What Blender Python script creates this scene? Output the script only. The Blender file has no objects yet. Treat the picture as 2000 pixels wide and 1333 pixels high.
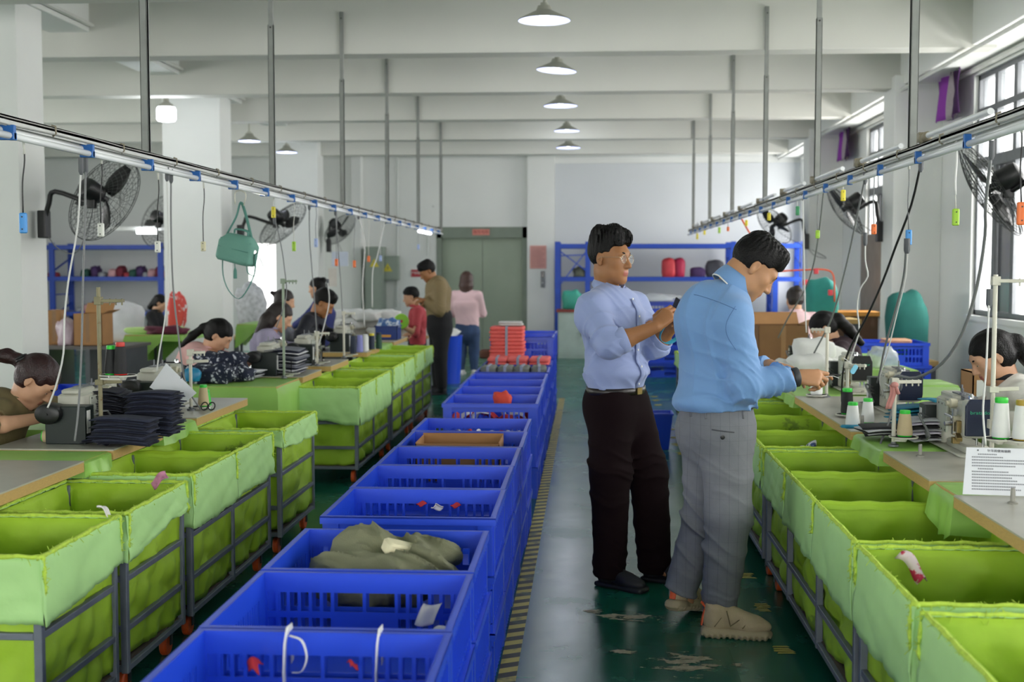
import bpy, bmesh, math, random
import numpy as np
from mathutils import Vector, Matrix
S = bpy.context.scene
C = S.collection
RN = random.Random(11)
PI = math.pi
# ------------------------------------------------------------------ camera, world, lights, exposure
CAM_H, FOC = 1.55, 2400.0                    # eye height, focal length in pixels of a 2000 px wide frame
YAW, PITCH = math.atan(148 / FOC), math.atan(144.5 / FOC)
cd = bpy.data.cameras.new('camera'); cam = bpy.data.objects.new('camera', cd); C.objects.link(cam)
cam.location = (0, 0, CAM_H); cam.rotation_euler = (PI / 2 - PITCH, 0, YAW)
cd.sensor_width = 36; cd.lens = 36 * FOC / 2000; cd.clip_start = .05; cd.clip_end = 200
cd.dof.use_dof = True; cd.dof.focus_distance = 5.3; cd.dof.aperture_fstop = 3.2
S.camera = cam
CM = cam.rotation_euler.to_matrix()
S.view_settings.view_transform = 'Standard'; S.view_settings.look = 'None'
S.view_settings.gamma = 1; S.view_settings.use_curve_mapping = False
S.view_settings.exposure = 0.22
S.cycles.max_bounces = 9; S.cycles.diffuse_bounces = 5; S.cycles.glossy_bounces = 4; S.cycles.transparent_max_bounces = 12
S.cycles.caustics_reflective = False; S.cycles.caustics_refractive = False
S.cycles.use_denoising = True
S.cycles.sample_clamp_indirect = 3; S.cycles.sample_clamp_direct = 12; S.cycles.blur_glossy = 1.0
W = bpy.data.worlds.new('sky'); S.world = W; W.use_nodes = True
bg = W.node_tree.nodes['Background']; bg.inputs[0].default_value = (1, .99, .97, 1); bg.inputs[1].default_value = 3.2
def area(name, loc, rot, sx, sy, e, col=(1, 1, 1)):
    l = bpy.data.lights.new(name, 'AREA'); l.shape = 'RECTANGLE'; l.size = sx; l.size_y = sy; l.energy = e; l.color = col
    o = bpy.data.objects.new(name, l); C.objects.link(o); o.location = loc; o.rotation_euler = rot
    return o
# daylight standing outside each window of the right wall and of the left wall
SKYC = (1, .985, .955)
WIN_R = [(-4.6, -1.4), (-.2, 3.0), (4.2, 7.6), (9.3, 12.45), (14.3, 17.1), (19.4, 22.1)]   # Y from .. to
WIN_L = [(-4.6, -1.0), (1.0, 5.0), (7.0, 11.0), (13.0, 17.0)]
RX, LX, FY, BY, CZ = 3.78, -11.0, 22.4, -6.0, 3.97                  # wall planes and ceiling height
for a, b in WIN_R:
    area('window_daylight', (RX + 1.1, (a + b) / 2, 2.1), (0, PI / 2 - .35, 0), 2.3, b - a + .5, (330 if a < 12 else 560) * (b - a) / 3, SKYC)
WIN_B = [(-7.5, -4.5), (-2.6, .6), (1.2, 3.4)]                          # windows behind the camera, X from .. to
for a, b in WIN_B:
    area('window_daylight', ((a + b) / 2, BY - .8, 1.9), (PI / 2 - .3, 0, 0), b - a, 2.2, 230 * (b - a) / 3, SKYC)
for a, b in WIN_L:
    area('window_daylight', (LX - .75, (a + b) / 2, 2.2), (0, -PI / 2 + .35, 0), 2.6, b - a, 220 * (b - a) / 4, SKYC)
def at(px, py, Y):
    """World point at depth Y along the aisle seen at a pixel of the 2000x1333 photograph."""
    v = CM @ Vector(((px - 1000) / FOC, (666.5 - py) / FOC, -1))
    return Vector((0, 0, CAM_H)) + v * (Y / v.y)
def atz(px, py, z):
    v = CM @ Vector(((px - 1000) / FOC, (666.5 - py) / FOC, -1))
    return Vector((0, 0, CAM_H)) + v * ((z - CAM_H) / v.z)
# ------------------------------------------------------------------ materials
def lin(c):
    if isinstance(c, str):
        c = [int(c[i:i + 2], 16) / 255 for i in (0, 2, 4)]
    return tuple(x / 12.92 if x <= .04045 else ((x + .055) / 1.055) ** 2.4 for x in c)
MATS = {}
def mat(name, col, rough=.6, metal=0., var=.08, scale=6., bump=0., bscale=60., emit=0., spec=.5, alpha=1., trans=0., sheen=0., stretch=None, spots=None):
    if name in MATS: return MATS[name]
    m = bpy.data.materials.new(name); MATS[name] = m; m.use_nodes = True
    nt = m.node_tree; n = nt.nodes; b = n['Principled BSDF']; L = nt.links.new
    c = lin(col); m.diffuse_color = (*c, 1)
    b.inputs['Roughness'].default_value = rough; b.inputs['Metallic'].default_value = metal
    b.inputs['Specular IOR Level'].default_value = spec
    tc = n.new('ShaderNodeTexCoord'); src = tc.outputs['Object']
    if stretch:
        mp = n.new('ShaderNodeMapping'); mp.inputs['Scale'].default_value = stretch; L(src, mp.inputs[0]); src = mp.outputs[0]
    if var or spots:
        no = n.new('ShaderNodeTexNoise'); no.inputs['Scale'].default_value = scale; no.inputs['Detail'].default_value = 4; L(src, no.inputs[0])
        mx = n.new('ShaderNodeMix'); mx.data_type = 'RGBA'
        rp = n.new('ShaderNodeMapRange'); rp.inputs[1].default_value = .3; rp.inputs[2].default_value = .7; L(no.outputs[0], rp.inputs[0])
        L(rp.outputs[0], mx.inputs[0])
        mx.inputs[6].default_value = (*[x * (1 - var) for x in c], 1); mx.inputs[7].default_value = (*[min(1, x * (1 + var)) for x in c], 1)
        out = mx.outputs[2]
        if spots:                                     # (colour, noise scale, threshold): stains with a shape of their own
            for sc_, s2, th in spots:
                n2 = n.new('ShaderNodeTexNoise'); n2.inputs['Scale'].default_value = s2; n2.inputs['Detail'].default_value = 8; n2.inputs['Roughness'].default_value = .65; L(tc.outputs['Object'], n2.inputs[0])
                r2 = n.new('ShaderNodeMapRange'); r2.inputs[1].default_value = th; r2.inputs[2].default_value = th + .04; L(n2.outputs[0], r2.inputs[0])
                m2 = n.new('ShaderNodeMix'); m2.data_type = 'RGBA'; L(r2.outputs[0], m2.inputs[0]); L(out, m2.inputs[6]); m2.inputs[7].default_value = (*lin(sc_), 1)
                out = m2.outputs[2]
        L(out, b.inputs['Base Color'])
    else:
        b.inputs['Base Color'].default_value = (*c, 1)
    if bump:
        n3 = n.new('ShaderNodeTexNoise'); n3.inputs['Scale'].default_value = bscale; n3.inputs['Detail'].default_value = 3; L(src, n3.inputs[0])
        bp = n.new('ShaderNodeBump'); bp.inputs['Strength'].default_value = bump; bp.inputs['Distance'].default_value = .01
        L(n3.outputs[0], bp.inputs['Height']); L(bp.outputs[0], b.inputs['Normal'])
    if emit:
        b.inputs['Emission Color'].default_value = (*c, 1); b.inputs['Emission Strength'].default_value = emit
    if alpha < 1: b.inputs['Alpha'].default_value = alpha
    if trans: b.inputs['Transmission Weight'].default_value = trans
    if sheen: b.inputs['Sheen Weight'].default_value = sheen
    return m
# ------------------------------------------------------------------ object helpers
def tag(o, label=None, cat=None, group=None, kind=None):
    if label: o['label'] = label
    if cat: o['category'] = cat
    if group: o['group'] = group
    if kind: o['kind'] = kind
    return o
def thing(name, label, cat, loc=(0, 0, 0), rz=0., group=None):
    o = bpy.data.objects.new(name, None); C.objects.link(o); o.empty_display_size = .1
    o.location = loc; o.rotation_euler = (0, 0, rz)
    return tag(o, label, cat, group)
def link(name, me, parent=None, loc=None, rot=None):
    o = bpy.data.objects.new(name, me); C.objects.link(o)
    if parent: o.parent = parent
    if loc is not None: o.location = loc
    if rot is not None: o.rotation_euler = rot
    return o
def dup(root, loc=None, rz=None, label=None, group=None):
    r = root.copy(); C.objects.link(r)
    if loc is not None: r.location = loc
    if rz is not None: r.rotation_euler = (0, 0, rz)
    if label: r['label'] = label
    if group: r['group'] = group
    for ch in list(root.children):
        c = ch.copy(); C.objects.link(c); c.parent = r
        for g in ch.children:
            d = g.copy(); C.objects.link(d); d.parent = c
    return r
class MB:
    """collects geometry, then links it as one mesh object"""
    def __init__(s): s.v = []; s.f = []; s.m = []; s.mi = 0
    def add(s, vs, fs):
        o = len(s.v); s.v += [tuple(x) for x in vs]; s.f += [tuple(i + o for i in f) for f in fs]; s.m += [s.mi] * len(fs); return s
    def box(s, c, sz, rot=None):
        x, y, z = [q / 2 for q in sz]; c = Vector(c)
        vs = [Vector(p) for p in ((-x, -y, -z), (x, -y, -z), (x, y, -z), (-x, y, -z), (-x, -y, z), (x, -y, z), (x, y, z), (-x, y, z))]
        if rot is not None: vs = [rot @ p for p in vs]
        return s.add([p + c for p in vs], [(0, 3, 2, 1), (4, 5, 6, 7), (0, 1, 5, 4), (1, 2, 6, 5), (2, 3, 7, 6), (3, 0, 4, 7)])
    def b2(s, a, b):
        return s.box([(p + q) / 2 for p, q in zip(a, b)], [abs(q - p) for p, q in zip(a, b)])
    def bar(s, a, b, w, h, up=(0, 0, 1)):
        a, b = Vector(a), Vector(b); d = b - a; L = d.length; d.normalize(); u = Vector(up)
        if abs(d.dot(u)) > .98: u = Vector((1, 0, 0))
        x = d.cross(u).normalized(); z = x.cross(d)
        return s.box((a + b) / 2, (w, L, h), Matrix((x, d, z)).transposed())
    def rbox(s, c, sz, r, rot=None, n=3):
        """box with rounded edges along z and a small chamfer"""
        x, y, z = [q / 2 for q in sz]; r = min(r, x * .98, y * .98); pts = []
        for cx, cy, a0 in ((x - r, y - r, 0), (-x + r, y - r, 90), (-x + r, -y + r, 180), (x - r, -y + r, 270)):
            for k in range(n + 1):
                a = math.radians(a0 + 90 * k / n); pts.append((cx + r * math.cos(a), cy + r * math.sin(a)))
        ch = min(r * .5, z * .5); N = len(pts); vs = []
        for zz, q in ((-z, ch), (-z + ch, 0), (z - ch, 0), (z, ch)):
            for (px, py) in pts:
                l = math.hypot(px, py) or 1; vs.append(Vector((px - px * q / max(x, .001) if abs(px) > 1e-9 else px, py - py * q / max(y, .001), zz)))
        fs = [(k * N + i, k * N + (i + 1) % N, (k + 1) * N + (i + 1) % N, (k + 1) * N + i) for k in range(3) for i in range(N)]
        fs += [tuple(range(N - 1, -1, -1)), tuple(range(3 * N, 4 * N))]
        if rot is not None: vs = [rot @ p for p in vs]
        c = Vector(c); return s.add([p + c for p in vs], fs)
    def tube(s, pts, r, n=8, cap=True, flat=None):
        """swept tube; r may be a list; flat=(w,h) sweeps a rectangle-ish ribbon"""
        pts = [Vector(p) for p in pts]; N = len(pts); rr = r if isinstance(r, (list, tuple)) else [r] * N
        up = None; vs = []
        for i, p in enumerate(pts):
            d = (pts[min(i + 1, N - 1)] - pts[max(i - 1, 0)])
            d = d.normalized() if d.length > 1e-9 else Vector((0, 0, 1))
            if up is None:
                up = Vector((0, 0, 1)) if abs(d.z) < .9 else Vector((1, 0, 0))
            x = d.cross(up)
            x = x.normalized() if x.length > 1e-6 else d.orthogonal().normalized()
            up = x.cross(d).normalized()
            for k in range(n):
                a = 2 * PI * (k + .5) / n
                if flat: vs.append(p + x * math.cos(a) * flat[0] + up * math.sin(a) * flat[1])
                else: vs.append(p + (x * math.cos(a) + up * math.sin(a)) * rr[i])
        fs = [(i * n + k, i * n + (k + 1) % n, (i + 1) * n + (k + 1) % n, (i + 1) * n + k) for i in range(N - 1) for k in range(n)]
        if cap: fs += [tuple(range(n - 1, -1, -1)), tuple(range((N - 1) * n, N * n))]
        return s.add(vs, fs)
    def lathe(s, prof, o=(0, 0, 0), axis=(0, 0, 1), n=20, cap=True):
        """prof: (radius, height) pairs"""
        o = Vector(o); q = Vector((0, 0, 1)).rotation_difference(Vector(axis).normalized()); vs = []
        for r, h in prof:
            for k in range(n):
                a = 2 * PI * k / n; vs.append(o + q @ Vector((max(r, 1e-5) * math.cos(a), max(r, 1e-5) * math.sin(a), h)))
        fs = [(i * n + k, i * n + (k + 1) % n, (i + 1) * n + (k + 1) % n, (i + 1) * n + k) for i in range(len(prof) - 1) for k in range(n)]
        if cap: fs += [tuple(range(n - 1, -1, -1)), tuple(range((len(prof) - 1) * n, len(prof) * n))]
        return s.add(vs, fs)
    def prism(s, poly, a, b, ax=2):
        """extrude a 2-D outline along axis ax from a to b"""
        def P(u, v, w): return (w, u, v) if ax == 0 else ((u, w, v) if ax == 1 else (u, v, w))
        N = len(poly); vs = [P(u, v, a) for u, v in poly] + [P(u, v, b) for u, v in poly]
        return s.add(vs, [tuple(range(N - 1, -1, -1)), tuple(range(N, 2 * N))] + [(i, (i + 1) % N, N + (i + 1) % N, N + i) for i in range(N)])
    def grid(s, fn, nu, nv, closeu=False):
        vs = [fn(i / nu, j / nv) for j in range(nv + 1) for i in range(nu + (0 if closeu else 1))]
        w = nu if closeu else nu + 1
        return s.add(vs, [(j * w + i, j * w + (i + 1) % w, (j + 1) * w + (i + 1) % w, (j + 1) * w + i) for j in range(nv) for i in range(nu)])
    def ball(s, c, r, n=10, m=6):
        c = Vector(c); r = r if isinstance(r, (tuple, list)) else (r, r, r)
        return s.grid(lambda u, v: c + Vector((r[0] * math.cos(2 * PI * u) * math.sin(PI * v), r[1] * math.sin(2 * PI * u) * math.sin(PI * v), r[2] * -math.cos(PI * v))), n, m, True)
    def mesh(s, name, mats, smooth=False):
        me = bpy.data.meshes.new(name); me.from_pydata([tuple(v) for v in s.v], [], s.f)
        for m_ in (mats if isinstance(mats, (list, tuple)) else [mats]): me.materials.append(m_)
        if any(s.m): me.polygons.foreach_set('material_index', s.m)
        bm = bmesh.new(); bm.from_mesh(me)
        bmesh.ops.recalc_face_normals(bm, faces=bm.faces[:]); bm.to_mesh(me); bm.free()
        if smooth:
            me.polygons.foreach_set('use_smooth', [True] * len(me.polygons))
            if smooth is not True: me.set_sharp_from_angle(angle=math.radians(smooth))
        return me
    def build(s, name, mats, parent=None, smooth=False, loc=None, rot=None, bevel=0, solid=0):
        o = link(name, s.mesh(name, mats, smooth), parent, loc, rot)
        if solid:
            q = o.modifiers.new('solid', 'SOLIDIFY'); q.thickness = solid; q.offset = 0
        if bevel:
            q = o.modifiers.new('bevel', 'BEVEL'); q.width = bevel; q.segments = 2; q.limit_method = 'ANGLE'
        return o
def struct(name, mb, m, parent=None, smooth=False, bevel=0, label=None):
    o = mb.build(name, m, parent, smooth, bevel=bevel)
    if not parent: o['kind'] = 'structure'
    if label: o['label'] = label
    return o
def hang(pts, n=16):
    """smooth Catmull-Rom curve through points"""
    P = [Vector(p) for p in pts]; P = [2 * P[0] - P[1]] + P + [2 * P[-1] - P[-2]]; out = []
    for i in range(1, len(P) - 2):
        k = max(2, n // (len(P) - 3))
        for j in range(k):
            t = j / k; a, b, c, d = P[i - 1:i + 3]
            out.append(.5 * ((2 * b) + (c - a) * t + (2 * a - 5 * b + 4 * c - d) * t * t + (3 * b - a - 3 * c + d) * t ** 3))
    return out + [P[-2]]
def text(name, s, size, m, parent, M, ext=.0006, align='CENTER'):
    cu = bpy.data.curves.new(name, 'FONT'); cu.body = s; cu.size = size; cu.extrude = ext; cu.align_x = align; cu.align_y = 'CENTER'; cu.resolution_u = 2
    o = bpy.data.objects.new(name, cu); C.objects.link(o); dg = bpy.context.evaluated_depsgraph_get()
    me = bpy.data.meshes.new_from_object(o.evaluated_get(dg)); bpy.data.objects.remove(o)
    me.materials.clear(); me.materials.append(m)
    t = link(name, me, parent); t.matrix_basis = M
    return t
def basis(x, y, z, o):
    M = Matrix((Vector(x), Vector(y), Vector(z))).transposed().to_4x4(); M.translation = Vector(o); return M
WHITE = mat('white_paint', 'E4E6E3', .75, var=.03, scale=1.2, bump=.05, bscale=30, spots=[('B9BDB8', 1.3, .70)])
# ------------------------------------------------------------------ the room
BLUEG = mat('pale_blue_paint', 'CBD3DA', .75, var=.03, scale=1)
STEEL = mat('grey_steel', '73767A', .45, .6, var=.12, scale=20)
CONDUIT = mat('grey_conduit', '8C8F8B', .5, .3, var=.1, scale=12, spots=[('5A5040', 9, .68)])
def floor_mat():
    m = bpy.data.materials.new('green_epoxy_floor'); m.use_nodes = True; nt = m.node_tree; n = nt.nodes; L = nt.links.new; b = n['Principled BSDF']
    tc = n.new('ShaderNodeTexCoord')
    def noise(sc, det=6, ro=.6, st=None):
        src = tc.outputs['Object']
        if st:
            mp = n.new('ShaderNodeMapping'); mp.inputs['Scale'].default_value = st; L(src, mp.inputs[0]); src = mp.outputs[0]
        q = n.new('ShaderNodeTexNoise'); q.inputs['Scale'].default_value = sc; q.inputs['Detail'].default_value = det; q.inputs['Roughness'].default_value = ro; L(src, q.inputs[0]); return q.outputs[0]
    def rng(x, a, b_, c=0, d=1):
        r = n.new('ShaderNodeMapRange'); r.inputs[1].default_value = a; r.inputs[2].default_value = b_; r.inputs[3].default_value = c; r.inputs[4].default_value = d; L(x, r.inputs[0]); return r.outputs[0]
    def mix(f, a, c):
        q = n.new('ShaderNodeMix'); q.data_type = 'RGBA'; L(f, q.inputs[0])
        for i, x in ((6, a), (7, c)):
            if isinstance(x, tuple): q.inputs[i].default_value = x
            else: L(x, q.inputs[i])
        return q.outputs[2]
    g = mix(rng(noise(1.1), .3, .7), (*lin('0B4A3A'), 1), (*lin('14604F'), 1))
    g = mix(rng(noise(7, 8, .7, (.35, 2.2, 1)), .60, .72, 0, .35), g, (*lin('4E8A78'), 1))       # long scuffs across the aisle
    g = mix(rng(noise(1.9, 10, .72, (.55, 1.5, 1)), .672, .69), g, (*lin('9A8E74'), 1))           # worn through to the concrete
    L(g, b.inputs['Base Color'])
    L(rng(noise(2.2, 5), .3, .7, .19, .31), b.inputs['Roughness'])
    b.inputs['Specular IOR Level'].default_value = .48
    bp = n.new('ShaderNodeBump'); bp.inputs['Strength'].default_value = .08; bp.inputs['Distance'].default_value = .01; L(noise(5, 2), bp.inputs['Height']); L(bp.outputs[0], b.inputs['Normal'])
    return m
b = MB(); b.b2((LX, BY, -.12), (RX + .3, FY + .3, 0)); floor = struct('floor', b, floor_mat())
b = MB(); b.b2((LX, BY, CZ), (RX + .3, FY + .3, CZ + .15)); struct('ceiling', b, WHITE)
BEAMSH = mat('shaded_beam_white', 'D3D3CC', .8, var=.03, scale=1.1, bump=.05, bscale=30, spots=[('AFAFA6', 1.7, .72)])  # white paint, greyed: the beams' dimmer light is put into the colour
BEAMS = [-3.9, -1.4, 1.15, 3.65, 6.15, 8.65, 11.15, 13.65, 16.15, 18.65, 21.1]
for i, y in enumerate(BEAMS):
    b = MB(); b.b2((LX, y, 3.475), (RX - .2, y + .26, CZ)); struct('ceiling_beam', b, BEAMSH, bevel=.008)
b = MB(); b.b2((-4.95, BY, 3.70), (-4.57, FY, CZ)); struct('ceiling_beam', b, WHITE, bevel=.008, label='long beam joining the columns on the left')
b = MB(); b.b2((RX - .42, BY, 3.50), (RX, FY, CZ)); struct('ceiling_beam', b, WHITE, bevel=.008, label='long beam above the windows on the right')
for y in (-1.4, 4.3, 9.75, 15.25, 20.8):
    b = MB(); b.b2((-5.34, y, 0), (-4.6, y + .48, 3.97)); struct('column', b, WHITE, bevel=.006)
for y in (-1.4, 3.6, 8.5, 13.5, 18.6):
    b = MB(); b.b2((3.27, y, 0), (RX, y + .5, 3.6)); struct('pilaster', b, WHITE, bevel=.006)
def wall_y(x0, x1, wins, z0, z1):
    b = MB(); ys = BY
    for a, c in wins:
        b.b2((x0, ys, 0), (x1, a, CZ)); b.b2((x0, a, 0), (x1, c, z0)); b.b2((x0, a, z1), (x1, c, CZ)); ys = c
    b.b2((x0, ys, 0), (x1, FY + .3, CZ)); return b
WZ0, WZ1 = 1.08, 3.42
struct('wall_right', wall_y(RX, RX + .25, WIN_R, WZ0, WZ1), WHITE)
struct('wall_left', wall_y(LX - .25, LX, WIN_L, .95, 3.3), WHITE)
b = MB(); xs = LX
for a, c in WIN_B: b.b2((xs, BY - .2, 0), (a, BY, CZ)); b.b2((a, BY - .2, 0), (c, BY, .8)); b.b2((a, BY - .2, 3.0), (c, BY, CZ)); xs = c
b.b2((xs, BY - .2, 0), (RX + .25, BY, CZ)); struct('wall_back', b, WHITE)
# far wall: door opening on the left, lift recess, white pier and a bluish bay on the right
def fx(px): return at(px, 520, FY).x
DX0, DX1 = fx(486), fx(558); EX0, EX1 = fx(853), fx(1030)
b = MB()
b.b2((LX, FY, 0), (DX0, FY + .25, CZ)); b.b2((DX0, FY, 1.98), (DX1, FY + .25, CZ)); b.b2((DX1, FY, 0), (EX0, FY + .25, CZ))
b.b2((EX0, FY, 2.28), (EX1, FY + .25, CZ)); b.b2((EX1, FY, 0), (RX + .25, FY + .25, CZ)); b.b2((EX0 - .1, FY + .25, 0), (EX1 + .1, FY + .3, 2.5))
far = struct('wall_far', b, WHITE)
b = MB(); b.b2((fx(1030) , FY - .12, 0), (fx(1083), FY, 3.55)); b.b2((fx(692), FY - .22, 0), (fx(710), FY, CZ)); struct('trim_1', b, WHITE, bevel=.005)
b = MB(); b.b2((fx(1084), FY - .02, .0), (RX, FY, 3.42)); b.build('bay_panel', mat('bluish_bay_paint', 'CFD3D6', .75, var=.03, scale=1), far)
area('door_daylight', ((DX0 + DX1) / 2, FY + 1.2, 1.1), (PI / 2, 0, PI), 1.0, 2.0, 90, SKYC)
# windows: frames, mullions and panes
FR = mat('window_frame_grey', '74777A', .5, .3, var=.08, scale=10)
GL = mat('clear_window_glass', 'F2F7F7', .05, var=0, alpha=.16)
GLD = mat('dark_window_glass', '2E3135', .15, var=.05, alpha=.86)
for i, (a, c) in enumerate(WIN_R):
    w = thing('window_%d' % (i + 1), 'tall grey framed window bay in the right wall', None, (RX + .08, (a + c) / 2, WZ0)); w['kind'] = 'structure'
    h = WZ1 - WZ0; L = c - a; n = 6; sp = L / n
    b = MB(); b.b2((-.04, -L / 2, 0), (.04, L / 2, .05)); b.b2((-.04, -L / 2, h - .05), (.04, L / 2, h)); b.b2((-.04, -L / 2, 0), (.04, -L / 2 + .05, h)); b.b2((-.04, L / 2 - .05, 0), (.04, L / 2, h)); b.build('window_frame', FR, w)
    for z, t in ((1.48, .05), (1.98, .03)):
        b = MB(); b.b2((-.045, -L / 2, z - t), (.045, L / 2, z + t)); b.build('transom', FR, w)
    for k in range(1, n):
        y = -L / 2 + sp * k
        b = MB(); b.b2((-.035, y - .045, 0), (.035, y + .045, h)); b.build('mullion', FR, w)
    for k in range(n):
        y0 = -L / 2 + sp * k + .05; y1 = y0 + sp - .1
        for z0, z1 in ((.05, 1.43), (1.53, 1.95), (2.01, h - .05)):
            b = MB(); b.b2((-.004, y0, z0), (.004, y1, z1))
            b.build('pane', GLD if (k % 3 == 1 and z0 < .1) else GL, w)
    b = MB(); b.b2((-.12, -L / 2 - .03, -.05), (.05, L / 2 + .03, 0)); b.build('sill', WHITE, w)
for i, (a, c) in enumerate(WIN_L):
    w = thing('window_%d' % (i + 7), 'wide window in the left wall out of view', None, (LX - .08, (a + c) / 2, .95)); w['kind'] = 'structure'
    L = c - a
    b = MB(); b.b2((-.04, -L / 2, 0), (.04, L / 2, .06)); b.b2((-.04, -L / 2, 2.29), (.04, L / 2, 2.35))
    for k in range(5): b.b2((-.04, -L / 2 + (L - .06) * k / 4, 0), (.04, -L / 2 + (L - .06) * k / 4 + .06, 2.35))
    b.build('window_frame', FR, w); b = MB(); b.b2((-.004, -L / 2, 0), (.004, L / 2, 2.35)); b.build('pane', GL, w)
for i, (a, c) in enumerate(WIN_B):
    w = thing('window_%d' % (i + 11), 'wide window in the wall behind the viewer', None, ((a + c) / 2, BY - .1, .8)); w['kind'] = 'structure'; L = c - a
    b = MB(); b.b2((-L / 2, -.04, 0), (L / 2, .04, .06)); b.b2((-L / 2, -.04, 2.14), (L / 2, .04, 2.2))
    for k in range(4): b.b2((-L / 2 + (L - .06) * k / 3, -.04, 0), (-L / 2 + (L - .06) * k / 3 + .06, .04, 2.2))
    b.build('window_frame', FR, w); b = MB(); b.b2((-L / 2, -.004, 0), (L / 2, .004, 2.2)); b.build('pane', GL, w)
# lift: grey green frame, two steel leaves, notice above, call panel
LIFT = mat('grey_green_steel', '98A592', .42, .15, var=.05, scale=2)
LIFTD = mat('grey_green_jamb', '7C877A', .5, .1, var=.1, scale=3)
lift = thing('door_1', 'grey green double lift door in the far wall', None, ((EX0 + EX1) / 2, FY, 0)); lift['kind'] = 'structure'
w2 = (EX1 - EX0) / 2
for s in (-1, 1):
    b = MB(); b.b2((s * .004, .14, 0), (s * (w2 - .06), .2, 2.08)); b.build('door_leaf', LIFT, lift, bevel=.004)
    b = MB(); b.b2((s * (w2 - .09), -.02, 0), (s * w2, .24, 2.28)); b.build('jamb', LIFTD, lift)
b = MB(); b.b2((-w2, -.02, 2.08), (w2, .24, 2.28)); b.build('lintel', LIFTD, lift)
PINKP = mat('pink_notice', 'D99F97', .6, var=.06, scale=12)
CORAL = mat('faded_red_plate', 'D8897C', .6, var=.05)
b = MB(); b.b2((-.17, -.035, 2.13), (.14, -.02, 2.24)); o = b.build('notice_plate', CORAL, lift)
text('lettering', '载货电梯', .07, mat('dark_red_ink', 'A8504A', .6), o, basis((1, 0, 0), (0, 0, 1), (0, -1, 0), (-.015, -.036, 2.185)))
# conduits on the far wall and the long lamp conduit
b = MB(); b.tube([at(776, 600, FY - .06), at(776, 306, FY - .06)], .022, 6); b.tube([at(776, 306, FY - .06), at(1440, 303, FY - .06)], .02, 6); b.tube([at(836, 500, FY - .06), at(836, 440, FY - .06)], .02, 6)
struct('trim_2', b, mat('wall_conduit', 'D2D6D2', .6, var=.04))
b = MB(); b.tube([(3.33, 2, 3.44), (3.33, 22, 3.44)], .02, 6); b.tube([(RX - .03, 2, 3.47), (RX - .03, 22, 3.47)], .03, 6); struct('trim_3', b, mat('pipe_white', 'D8D9D4', .5))
b = MB(); b.tube([(-4.54, 3, 3.76), (-4.54, 22, 3.76)], .022, 6); struct('trim_4', b, mat('pipe_white', 'D8D9D4', .5))
# hazard tape beside the crates and worn yellow dashes on the floor
def stripe_mat():
    m = bpy.data.materials.new('hazard_tape'); m.use_nodes = True; nt = m.node_tree; n = nt.nodes; L = nt.links.new; b = n['Principled BSDF']
    tc = n.new('ShaderNodeTexCoord'); sx = n.new('ShaderNodeSeparateXYZ'); L(tc.outputs['Object'], sx.inputs[0])
    ad = n.new('ShaderNodeMath'); ad.operation = 'MULTIPLY_ADD'; L(sx.outputs[0], ad.inputs[0]); ad.inputs[1].default_value = -.55; L(sx.outputs[1], ad.inputs[2])
    dv = n.new('ShaderNodeMath'); dv.operation = 'DIVIDE'; L(ad.outputs[0], dv.inputs[0]); dv.inputs[1].default_value = .115
    fr = n.new('ShaderNodeMath'); fr.operation = 'FRACT'; L(dv.outputs[0], fr.inputs[0])
    gt = n.new('ShaderNodeMath'); gt.operation = 'GREATER_THAN'; L(fr.outputs[0], gt.inputs[0]); gt.inputs[1].default_value = .5
    no = n.new('ShaderNodeTexNoise'); no.inputs['Scale'].default_value = 9; no.inputs['Detail'].default_value = 8; L(tc.outputs['Object'], no.inputs[0])
    mr = n.new('ShaderNodeMapRange'); mr.inputs[1].default_value = .55; mr.inputs[2].default_value = .66; mr.inputs[4].default_value = .8; L(no.outputs[0], mr.inputs[0])
    m1 = n.new('ShaderNodeMix'); m1.data_type = 'RGBA'; L(gt.outputs[0], m1.inputs[0]); m1.inputs[6].default_value = (*lin('2C2D24'), 1); m1.inputs[7].default_value = (*lin('B3A552'), 1)
    m2 = n.new('ShaderNodeMix'); m2.data_type = 'RGBA'; L(mr.outputs[0], m2.inputs[0]); L(m1.outputs[2], m2.inputs[6]); m2.inputs[7].default_value = (*lin('3A5146'), 1)
    L(m2.outputs[2], b.inputs['Base Color']); b.inputs['Roughness'].default_value = .55; return m
HZ = stripe_mat()
for x in (-.30, -1.13):
    b = MB(); b.b2((x - .035, 1.5, 0), (x + .035, 14.5, .0015)); b.build('tape_strip', HZ, floor)
YD = mat('worn_yellow_paint', 'A89B3C', .6, var=.2, scale=20)
rr = random.Random(5)
y = 3.9
while y < 15:
    b = MB()
    for k in range(rr.randint(4, 6)):
        yy = y + .028 * k; x = .795 + rr.uniform(-.01, .01); w = rr.uniform(.03, .055)
        b.add([(x - w + rr.uniform(-.01, .01), yy, .0012), (x + w, yy + rr.uniform(-.006, .006), .0012), (x + w - .01, yy + .021, .0012), (x - w * .9, yy + .019, .0012)], [(0, 1, 2, 3)])
    b.build('floor_marking', YD, floor); y += rr.uniform(.42, .62)
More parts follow.
